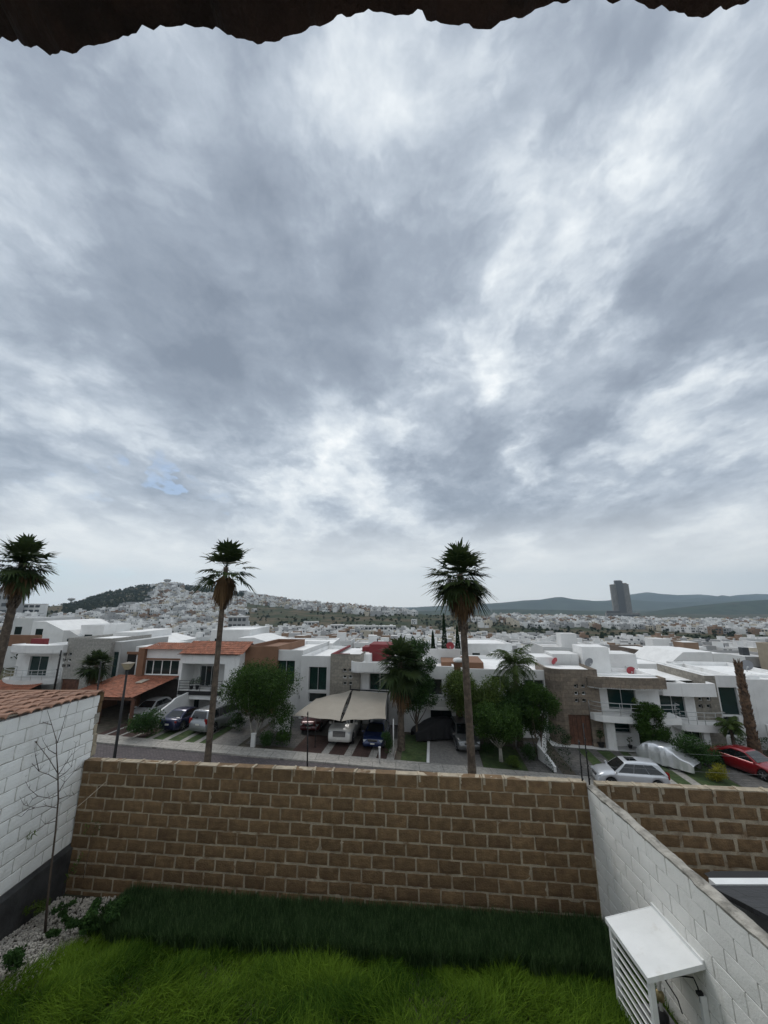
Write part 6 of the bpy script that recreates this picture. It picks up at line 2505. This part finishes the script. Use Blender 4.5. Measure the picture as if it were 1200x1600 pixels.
shrub_px('dark clipped upright hedge left of the slate path and stone tower', 872, 1203, 30, 58, 'hedge', n=1600, lsize=.10, seed=3, box=True)
shrub_px('big dark green shrub behind the silver covered car', 1082, 1203, 66, 58, 'dark', n=2400, lsize=.14, seed=4)
shrub_px('small bright yellow green bush beside the red car', 1123, 1222, 30, 28, 'yellow', n=900, lsize=.10, seed=5)
shrub_px('long olive hedge behind the yellow bush', 1135, 1192, 74, 22, 'olive', n=1500, lsize=.10, seed=6, box=True, d=1.2)
shrub_px('dark green hedge strip at the right edge below the dead palm', 1184, 1178, 60, 20, 'dark', n=1100, lsize=.12, seed=7, box=True, d=1.0)
shrub_px('wide dark bush before the tiled carport', 224, 1152, 58, 52, 'dark', n=2000, lsize=.16, seed=8)
shrub_px('loose green shrub between the round tree and the shade sail', 437, 1165, 40, 62, 'ficus', n=1300, lsize=.15, seed=9)
shrub_px('dark low shrub at the foot of the round tree', 416, 1168, 26, 26, 'dark', n=600, lsize=.13, seed=10)
shrub_px('small shrub behind the silver minivan', 367, 1142, 32, 26, 'dark', n=600, lsize=.13, seed=19)
shrub_px('olive green clipped hedge at the edge of the grass beside the grey driveway', 803, 1200, 26, 22, 'bright', n=800, lsize=.09, seed=11)
shrub_px('dark rounded shrub under the trees beside the grey driveway', 762, 1180, 22, 22, 'dark', n=500, lsize=.10, seed=12)
shrub_px('dark plant beside the low white wall by the slate path', 826, 1190, 26, 30, 'dark', n=500, lsize=.12, seed=13)
shrub_px('dark climbing shrub at the foot of the stout fan palm', 606, 1182, 22, 40, 'dark', n=800, lsize=.10, seed=14)
shrub_px('bushy low plant under the stone tower wall by the wooden door', 884, 1164, 18, 18, 'dark', n=300, lsize=.11, seed=15)
shrub_px('trailing garden plants right of the covered car', 1112, 1196, 40, 26, 'dark', n=900, lsize=.11, seed=17)
# low curved white wall by the slate path
mb = MB()
a0, a1 = ground(868, 1207), ground(853, 1172)
pts = [(a0[0], a0[1]), (a0[0] - .1, a0[1] + .8), (a0[0] - .5, (a0[1] + a1[1]) / 2), (a1[0], a1[1])]
hs_ = [.35, .55, 1.0, 1.5]
for i in range(3):
    p, q = S(*pts[i], 0), S(*pts[i + 1], 0)
    n_ = Vector((-(q - p).y, (q - p).x, 0)).normalized() * .09
    z0_, z1_ = Vector((0, 0, hs_[i])), Vector((0, 0, hs_[i + 1]))
    mb.add([p - n_, q - n_, q + n_, p + n_, p - n_ + z0_, q - n_ + z1_, q + n_ + z1_, p + n_ + z0_], [(0, 1, 5, 4), (2, 3, 7, 6), (4, 5, 6, 7), (3, 0, 4, 7), (1, 2, 6, 5)], white2)
mb.build('low_wall', None, label='low white garden wall stepping down between the trees and the slate path', category='wall')


def pot_px(label, bx, by, hpx, kind, pot=None, seed=1):
    s_, v_ = ground(bx, by)
    v_ = min(v_, 6.9)
    b = vpt(bx, by, v_)
    b.z = max(b.z, S(s_, v_).z)
    zc = b.y * CP + (b.z - CZ) * SP
    k = hpx * zc / 600
    o = empty('potted_plant', b, label, 'plant')
    mb = MB()
    mb.lathe((0, 0, 0), [(k * .13, 0), (k * .19, k * .22), (k * .21, k * .24), (k * .17, k * .24)], pot or black, 12)
    mb.build('pot', o)
    mb = MB()
    mb.tube([(0, 0, k * .2), (0.01, 0, k * .55)], k * .03, bark, 5)
    mb.build('stem', o)
    C, _ = crown_points([(0, 0, k * .62, k * .24), (.04, 0, k * .82, k * .18)], 800 / k, np.random.default_rng(seed))
    V, F, lf_ = leaf_cloud(C, k * .13, nr.random(len(C)), seed)
    link('foliage', npmesh('foliage', V, F, [LEAF[kind]], attrs={'leaf': lf_}), o)


pot_px('tall potted plant left of the lower window under the long balcony', 940, 1167, 27, 'dark', seed=2)
pot_px('low wide potted plant under the lower window of the white house', 961, 1169, 17, 'dark', seed=3)
pot_px('potted plant by the black gate under the long balcony', 985, 1169, 18, 'dark', seed=4)
pot_px('potted plant at the back of the grey driveway right of the black covered car', 704, 1150, 20, 'dark', seed=5)
b_ = vpt(994, 1112, 6.5)
o = empty('potted_plant', b_, 'dark square potted plant standing on the long curved balcony', 'plant')
mb = MB()
mb.box(-.22, .22, -.2, .2, 0, .42, black)
mb.build('pot', o)
C, _ = crown_points([(0, 0, .85, .3)], 900, np.random.default_rng(5))
V, F, lf_ = leaf_cloud(C, .22, nr.random(len(C)), 8, 5)
link('foliage', npmesh('foliage', V, F, [LEAF['bright']], attrs={'leaf': lf_}), o)
for px, tpy, bpy_, D, nm in [(676, 986, 1022, 64, 'leftmost and shortest of three dark pointed cypresses beyond the roofs'), (693, 959, 1022, 64, 'middle and tallest of three dark pointed cypresses beyond the roofs'), (714, 977, 1022, 63, 'rightmost of three dark pointed cypresses, close beside the tall palm trunk')]:
    t_ = at(px, tpy, D)
    zb_ = float(terrain_z(t_.x, t_.y))
    H = t_.z - zb_
    o = empty('cypress', (t_.x, t_.y, zb_), nm, 'tree', 'cypress trees')
    rr = np.random.default_rng(px)
    n = 2200
    q = rr.random(n)
    a = rr.random(n) * 6.283
    rad = .74 * (1 - q) ** .75 * np.clip(q / .1, .3, 1) * (.85 + .25 * rr.random(n))
    V, F, lf_ = leaf_cloud(np.stack([np.cos(a) * rad, np.sin(a) * rad, .4 + q * (H - .4)], -1), .30, rr.random(n), px, 2.5, droop=-1.0)
    link('crown', npmesh('crown', V, F, [LEAF['hedge']], attrs={'leaf': lf_}), o)
    MB().tube([(0, 0, 0), (0, 0, H * .8)], [.12, .03], bark, 6).build('trunk', o)


# ---------------------------------------------------------------- the town in the valley and on the hill
tw_white = mat('town_white', (.66, .66, .65), .85, .10, .12, det=4, stain=.35, stain_col=(.36, .35, .33))
tw_cream = mat('town_cream', (.50, .45, .36), .85, .06, .15, det=3)
tw_grey = mat('town_grey', (.34, .34, .34), .85, .08, .15, det=3)
tw_brown = mat('town_brown', (.23, .15, .10), .85, .08, .15, det=3)
tw_roof = mat('town_roof', (.62, .62, .61), .85, .14, .12, det=4, alt=(.34, .32, .30), alt_f=(.47, .66))
tw_dark = mat('town_window', (.035, .04, .045), .3, .1, 1, det=2)
tw_mats = [tw_white, tw_cream, tw_grey, tw_brown, tw_roof, tw_dark]
tr_ = random.Random(21)


def town_template(k):
    r = random.Random(100 + k)
    V, F, M = [], [], []

    def bx(x0, x1, y0, y1, z0, z1, m, top=None):
        o = len(V)
        V.extend([(x, y, z) for z in (z0, z1) for y in (y0, y1) for x in (x0, x1)])
        for j, f in enumerate([(0, 1, 5, 4), (2, 6, 7, 3), (0, 4, 6, 2), (1, 3, 7, 5), (4, 5, 7, 6)]):
            F.append(tuple(i + o for i in f))
            M.append(top if (top is not None and j == 4) else m)
    wall = [0, 0, 0, 2, 0, 0, 1, 2, 3, 0, 2, 1][k % 12]
    w, d, hgt = r.uniform(6.5, 9.5), r.uniform(9, 13), r.uniform(5.6, 7.0)
    step = r.random() < .55
    bx(0, w, 0, d, -3, hgt, wall, 4)
    for q in ((0, w, -.02, .2), (0, .2, .2, d - .2), (w - .2, w, .2, d - .2), (0, w, d - .2, d + .02)):
        bx(q[0], q[1], q[2], q[3], hgt - .01, hgt + .45, wall)
    if r.random() < .7:
        a = r.uniform(.5, w - 3.5)
        bx(a, a + 2.8, d * .45, d * .45 + 3.2, hgt, hgt + 2.4, wall if r.random() < .7 else 0, 4)
    if step:
        bx(.3, w * .55, -2.4, 0, -3, 3.1, 0 if r.random() < .7 else 2, 4)
    if r.random() < .7:
        bx(w * .7, w * .7 + 1, d * .6, d * .6 + 1, hgt, hgt + 1.3, 5 if r.random() < .5 else 0)
    for zz in (.6, 3.5):
        x = .7
        while x < w - 1.5:
            ww = r.choice([1.3, 2.0, 2.8])
            if x + ww > w - .3:
                break
            if not (step and zz < 2 and x < w * .56):
                bx(x, x + ww, -.06, .0, zz + (0 if r.random() < .5 else .6), zz + 2.1, 5)
            x += ww + r.uniform(.7, 1.8)
    for sx in (0, 1):
        for yy in (2.0, d - 3.5):
            if r.random() < .6:
                bx(-.05 if sx == 0 else w, 0 if sx == 0 else w + .05, yy, yy + 1.2, 3.9, 5.1, 5)
    return np.array(V), F, np.array(M), w, d


TT = [town_template(k) for k in range(24)]
TM = []
for k, (V, F, M, w, d) in enumerate(TT):
    TM.append(npmesh('town_house', V, np.array(F), tw_mats, M))


def xh_of(X, Y):
    return 600 + 617 * np.tan(np.arctan2(X, np.maximum(Y, 1e-3)))


SKX = [-50, 0, 100, 200, 300, 380, 430, 520, 580, 620, 660, 720, 760, 850, 900, 950, 1000, 1050, 1160, 1250]
SKY_ = [1000, 985, 985, 995, 992, 985, 1002, 1010, 1005, 995, 990, 1010, 1000, 1020, 1015, 1010, 1025, 1016, 1016, 1005]


def project(X, Y, Z):
    z = Z - CZ
    zc = Y * CP + z * SP
    return 600 + 600 * X / zc, 800 - 600 * (-Y * SP + z * CP) / zc


cand = []
r = np.random.default_rng(33)
# lattice rows following the streets, turned like our own street
for (gs, gv, v0, v1, ang) in [(9.2, 21, 70, 430, ANG), (9.8, 24, 430, 1330, ANG - .12)]:
    ca, sa = math.cos(ang), math.sin(ang)
    v = v0
    row = 0
    while v < v1:
        n_ = int((2.6 * v + 160) / gs)
        for i in range(-n_ // 2, n_ // 2):
            s = i * gs + r.normal(0, .5) + (row % 2) * 3
            vv = v + r.normal(0, 1.6)
            X = s * ca + vv * sa
            Y = -s * sa + vv * ca
            if abs(math.atan2(X, Y)) > 1.0 or Y < 40:
                continue
            cand.append((X, Y, ang + r.choice([0, 0, 0, math.pi / 2, math.pi]) + r.normal(0, .05)))
        v += gv * (1 if row % 3 else .62)
        row += 1
cand = np.array(cand)
Rc = np.hypot(cand[:, 0], cand[:, 1])
xh = xh_of(cand[:, 0], cand[:, 1])
rr_, rf_ = interp(xh, RX, RR), interp(xh, RX, RF)
t_ = np.clip((Rc - rf_) / (rr_ - rf_), 0, 1.2)
nz_ = vnoise(np.stack([cand[:, 0], cand[:, 1], Rc * 0], -1), .011, 3)
keep = np.zeros(len(cand), bool)
low = (Rc > 75) & (Rc < np.where(xh < 380, 470, np.where(xh < 640, 430, 400)))
keep |= low & (nz_ > .30)
hillL = (xh < 400) & (Rc >= 470) & (t_ < 1.0)
forest = ((xh < 232) & (t_ > .42 + .0008 * np.abs(xh - 180))) | ((xh > 232) & (xh < 400) & (t_ > .72) & (np.abs(xh - 258) > 20))
keep |= hillL & ~forest & (nz_ > .24)
keep |= (np.abs(xh - 256) < 15) & (t_ > .4) & (t_ < 1.0)
upper = (xh >= 380) & (xh < 650) & (t_ > .62) & (t_ < 1.02)
keep |= upper & (nz_ > .28)
right = (xh >= 640) & (t_ > .30) & (t_ < .98) & (Rc > 480)
keep |= right & (nz_ > .42)
keep |= (xh >= 820) & (Rc > 640) & (t_ < 1.0) & (nz_ > .34)
fieldp = (xh > 380) & (xh < 800) & (Rc > 430) & (t_ < .6)
keep &= ~(fieldp & (r.random(len(keep)) > .05))
keep &= (xh > -420) & (xh < 1650)
keep &= r.random(len(keep)) < .93
cand, Rc, xh = cand[keep], Rc[keep], xh[keep]
cz_ = terrain_z(cand[:, 0], cand[:, 1])
tid = r.integers(0, 24, len(cand))
sc_ = r.uniform(.85, 1.12, len(cand))
px, py = project(cand[:, 0], cand[:, 1], cz_ + 6.5)
vis = (px > -6) & (px < 1206) & (py < np.interp(px, SKX, SKY_) - 1)
order = np.argsort(Rc)
pick = [i for i in order if vis[i]][:262]
pset = set(pick)
COLN = {0: 'white', 1: 'cream', 2: 'grey', 3: 'brown'}
for i in pick:
    wall = [0, 0, 0, 2, 0, 0, 1, 2, 3, 0, 2, 1][tid[i] % 12]
    zone = 'on the left, under the green hill' if px[i] < 330 else ('in the middle, beyond the round tree and shade sail' if px[i] < 700 else 'on the right, towards the lone tower')
    o = link('town_house', TM[tid[i]], None, loc=(cand[i, 0], cand[i, 1], cz_[i]), rz=-cand[i, 2],
             label='small %s flat roofed valley house %s' % (COLN[wall], zone), category='house',
             group='%s valley houses %s' % (COLN[wall], zone.split(',')[0]))
    o.scale = (sc_[i],) * 3
VV, FF, MM = [], [], []
b = 0
for i in range(len(cand)):
    if i in pset:
        continue
    V, F, M, w, d = TT[tid[i]]
    c, s = math.cos(-cand[i, 2]), math.sin(-cand[i, 2])
    W = V * sc_[i]
    VV.append(np.stack([W[:, 0] * c - W[:, 1] * s + cand[i, 0], W[:, 0] * s + W[:, 1] * c + cand[i, 1], W[:, 2] + cz_[i]], -1))
    FF.append(np.array(F) + b)
    MM.append(M)
    b += len(V)
link('distant_houses', npmesh('distant_houses', np.concatenate(VV), np.concatenate(FF), tw_mats, np.concatenate(MM)), kind='stuff', label='hundreds of pale houses spread over the far valley and hill', category='houses')
print('town', len(cand), 'picked', len(pick))

# trees between the houses
far_leaf = leafmat('far_leaf', (.010, .020, .008), (.034, .052, .018), .8, .1)


def blob_arrays(n, seed, w=2.4, h=4.2, ls=1.0):
    rr = np.random.default_rng(seed)
    cl = [(rr.normal(0, w * .25), rr.normal(0, w * .25), h * .3 + rr.random() * h * .45, w * rr.uniform(.4, .6)) for _ in range(6)]
    tot = sum(c[3] ** 2 for c in cl)
    C, _ = crown_points(cl, n / tot, rr, shell=.35)
    return leaf_cloud(C, ls, rr.random(len(C)), seed, 1.5)


BT = [blob_arrays(150, 50 + k) for k in range(6)]
BTM = [npmesh('distant_tree', V, F, [far_leaf], attrs={'leaf': l}) for V, F, l in BT]
BS = [blob_arrays(34, 70 + k, ls=1.7) for k in range(6)]
n = 12000
A_ = r.uniform(-.86, .86, n)
R_ = np.exp(r.uniform(math.log(85), math.log(1320), n))
nf = 3200
xf = np.concatenate([r.uniform(100, 236, nf // 2), r.uniform(236, 420, nf // 2)])
A_[:nf] = np.arctan((xf - 600) / 617)
R_[:nf] = interp(xf, RX, RF) + (interp(xf, RX, RR) - interp(xf, RX, RF)) * np.where(xf < 236, r.uniform(.42, 1.02, nf), r.uniform(.68, 1.02, nf))
X_, Y_ = R_ * np.sin(A_), R_ * np.cos(A_)
xq = xh_of(X_, Y_)
tq = np.clip((R_ - interp(xq, RX, RF)) / (interp(xq, RX, RR) - interp(xq, RX, RF)), 0, 1.2)
nq = vnoise(np.stack([X_ + 300, Y_, X_ * 0], -1), .016, 3)
dens = np.where(R_ < 400, .34, .60)
dens = np.where((xq < 400) & (tq > .5), .75, dens)
dens = np.where((xq > 380) & (xq < 820) & (R_ > 420) & (tq < .62), np.where(nq > .5, .7, .16), dens)
dens = np.where((xq > 820) & (R_ > 385) & (R_ < 520), .85, dens)
dens[:nf] = 1
kp = (r.random(n) < dens) & (tq < 1.04)
if len(cand):      # keep trees out of the houses
    from mathutils import kdtree
    kd = kdtree.KDTree(len(cand))
    for i in range(len(cand)):
        kd.insert((cand[i, 0], cand[i, 1], 0), i)
    kd.balance()
    for i in range(n):
        if kp[i]:
            _, _, dd = kd.find((X_[i], Y_[i], 0))
            if dd < 4.8:
                kp[i] = False
X_, Y_, R_ = X_[kp], Y_[kp], R_[kp]
Z_ = terrain_z(X_, Y_)
px, py = project(X_, Y_, Z_ + 4)
vis = (px > -4) & (px < 1204) & (py < np.interp(px, SKX, SKY_))
od = np.argsort(R_)
pick = [i for i in od if vis[i]][:70]
pset = set(pick)
for i in pick:
    zone = 'left' if px[i] < 400 else ('middle' if px[i] < 760 else 'right')
    o = link('distant_tree', BTM[i % 6], None, loc=(X_[i], Y_[i], Z_[i] - .3), rz=r.random() * 6.28, label='small round dark tree among the valley houses in the %s of the view' % zone, category='tree', group='valley trees in the %s' % zone)
    o.scale = (r.uniform(.7, 1.15),) * 3
VV, FF, LL = [], [], []
b = 0
for i in range(len(X_)):
    if i in pset:
        continue
    V, F, l = BS[i % 6]
    k = r.uniform(.7, 1.5)
    a = r.random() * 6.28
    W = V * k
    VV.append(np.stack([W[:, 0] * math.cos(a) - W[:, 1] * math.sin(a) + X_[i], W[:, 0] * math.sin(a) + W[:, 1] * math.cos(a) + Y_[i], W[:, 2] + Z_[i] - .4], -1))
    FF.append(F + b)
    LL.append(np.clip(l * .6 + r.random() * .4, 0, 1))
    b += len(V)
link('distant_trees', npmesh('distant_trees', np.concatenate(VV), np.concatenate(FF), [far_leaf], attrs={'leaf': np.concatenate(LL)}), kind='stuff', label='dark scattered trees and scrub over the far valley and hill', category='trees')
print('trees', len(X_))

# ---------------------------------------------------------------- landmarks
twd = 1190.0
c_ = at(974, 967, twd)
zb_ = float(terrain_z(c_.x, c_.y)) - 4
twr = empty('high_rise_tower', (c_.x, c_.y, zb_), 'lone tall dark grey high rise tower with stepped top on the right skyline', 'tower', rz=R(-24))
facm = cladding('tower_facade', (.36, .345, .32), (.30, .285, .265), (.05, .05, .055), 3.2, 3.3, offset=0.0, rough=.6, ms=.55, bump=.1)
facd = cladding('tower_glass_facade', (.07, .072, .08), (.055, .056, .063), (.11, .11, .115), 2.4, 3.3, offset=0.0, rough=.3, ms=.35, bump=.1)
topz = at(968, 907, twd).z - zb_
mb = MB()
mb.box(-23, -9, -14, 14, 0, topz * .90, facm)
mb.box(9, 24, -14, 14, 0, topz * .905, facm)
mb.box(9.0, 20, -10, 10, topz * .905, topz * .93, facm)
mb.build('wing', twr)
mb = MB()
mb.box(-9, 9, -16.5, 15, 0, topz * .985, facd)
mb.box(-11, 7, -8, 12, topz * .9, topz, facd)
mb.build('core', twr)
mb = MB()
mb.box(-44, 40, -24, 26, 0, topz * .20, facm)
mb.box(-44, -10, -24.2, -10, topz * .2, topz * .25, facd)
mb.build('podium', twr)
m_ = MB()
for k in range(3):
    m_.box(-42, 38, -24.4, -24.1, 2 + topz * .055 * k, 5 + topz * .055 * k, tw_dark)
m_.build('podium_window', twr)


def mushroom(label, px, py_top, D, hpx, name='water_tower'):
    t_ = at(px, py_top, D)
    k = hpx * D / 617
    o = empty(name, (t_.x, t_.y, t_.z - k), label, 'water tower')
    MB().lathe((0, 0, -6), [(k * .12, 0), (k * .09, k * .6 + 6)], tw_white, 12).build('stem', o)
    MB().lathe((0, 0, k * .5), [(k * .1, 0), (k * .42, k * .14), (k * .5, k * .28), (k * .42, k * .42), (.01, k * .5)], tw_grey, 18).build('tank', o)


mushroom('white mushroom shaped water tower on top of the green hill', 262, 904.5, 1290, 11)
mushroom('grey mushroom shaped water tank beside the low white dome on the left', 112, 934, 900, 10)
t_ = at(124, 950, 880)
o = empty('domed_hall', (t_.x, t_.y, t_.z - 6), 'wide low white domed roof on the town skyline at the left', 'building')
k = 28 * 880 / 617 / 2
MB().lathe((0, 0, 0), [(k * .92, -8), (k * .92, 9.0)], tw_dark, 30).build('hall', o)
MB().lathe((0, 0, 9.0), [(k, 0), (k * .93, 2.2), (k * .7, 5.2), (k * .35, 7.2), (.01, 7.8)], tw_white, 30).build('dome', o)


def block(label, px0, px1, py0, py1, D, m, floors=3, name='apartment_block', dep=16):
    a, b = at(px0, py1, D), at(px1, py1, D)
    zt_ = at((px0 + px1) / 2, py0, D).z
    zb_ = min(a.z, float(terrain_z(a.x, a.y))) - 3
    o = empty(name, (a.x, D, zb_), label, 'building')
    w, H = b.x - a.x, zt_ - zb_
    MB().box(0, w, 0, dep, 0, H, m).build('wall', o)
    mb = MB()
    fh = (zt_ - a.z) / floors
    for f in range(floors):
        z = H - (f + 1) * fh + fh * .3
        x = .06 * w
        while x < w * .9:
            mb.box(x, x + w * .2, -.15, 0, z, z + fh * .5, tw_dark)
            x += w * .27
    mb.build('window', o)
    mb = MB()
    mb.box(-.4, w + .4, -.4, dep + .4, H, H + .6, tw_roof)
    mb.build('roof', o)


block('tall pale grey apartment block at the left edge behind the first palm', -30, 17, 918, 962, 520, tw_grey, 4)
block('wide white apartment block with dark window bands right of the first palm', 22, 56, 944, 966, 540, tw_white, 3)
block('grey square building on the hill crest right of the second palm', 373, 383, 923, 930, 1180, tw_grey, 2)
block('small dark building on the hill crest further right of the second palm', 415, 426, 931, 938, 1120, tw_grey, 2)
block('grey and cream house standing alone at the edge of the brown fields', 355, 381, 964, 983, 330, tw_grey, 2, 'field_house', 10)
block('cream house ruin alone in the brown field beyond the shade sail', 474, 496, 972, 984, 440, tw_white, 2, 'field_house', 8)
for i, (a, b_x, yt) in enumerate([(516, 536, 977), (540, 566, 978), (569, 590, 979), (592, 618, 979)]):
    block(['first white terrace house at the field edge, next to the open gap on its left', 'second white terrace house along the field edge', 'third white terrace house along the field edge', 'white terrace house at the field edge next to the tall feathery tree'][i], a, b_x, yt, yt + 13, 400, tw_white, 2, 'terrace_house', 10)
t_ = at(768, 958, 2200)
py_ = empty('pylon', (t_.x, t_.y, t_.z - 8), 'thin electricity pylon standing on the far ridge right of the third palm', 'pylon')
mb = MB()
k = 30
for sx, sy in ((-1, -1), (1, -1), (1, 1), (-1, 1)):
    mb.tube([(sx * 4, sy * 4, 0), (sx * .8, sy * .8, k)], .35, tw_grey, 4)
for zz in (.6, .78, .95):
    mb.tube([(-7, 0, k * zz), (7, 0, k * zz)], .35, tw_grey, 4)
mb.build('lattice', py_)

# ---------------------------------------------------------------- haze
hzm = bpy.data.materials.new('haze')
hzm.use_nodes = True
T = NT(hzm.node_tree)
pv = T.n('ShaderNodeVolumePrincipled')
T.put(pv.inputs['Color'], (.64, .83, 1.0))
pv.inputs['Density'].default_value = 1.1e-4
pv.inputs['Anisotropy'].default_value = .35
T.t.links.new(pv.outputs[0], T.n('ShaderNodeOutputMaterial').inputs['Volume'])
MB().box(-9200, 9200, -9200, 9200, -400, 700, hzm).build('haze', None, kind='stuff', label='thin pale air haze over the valley', category='haze')
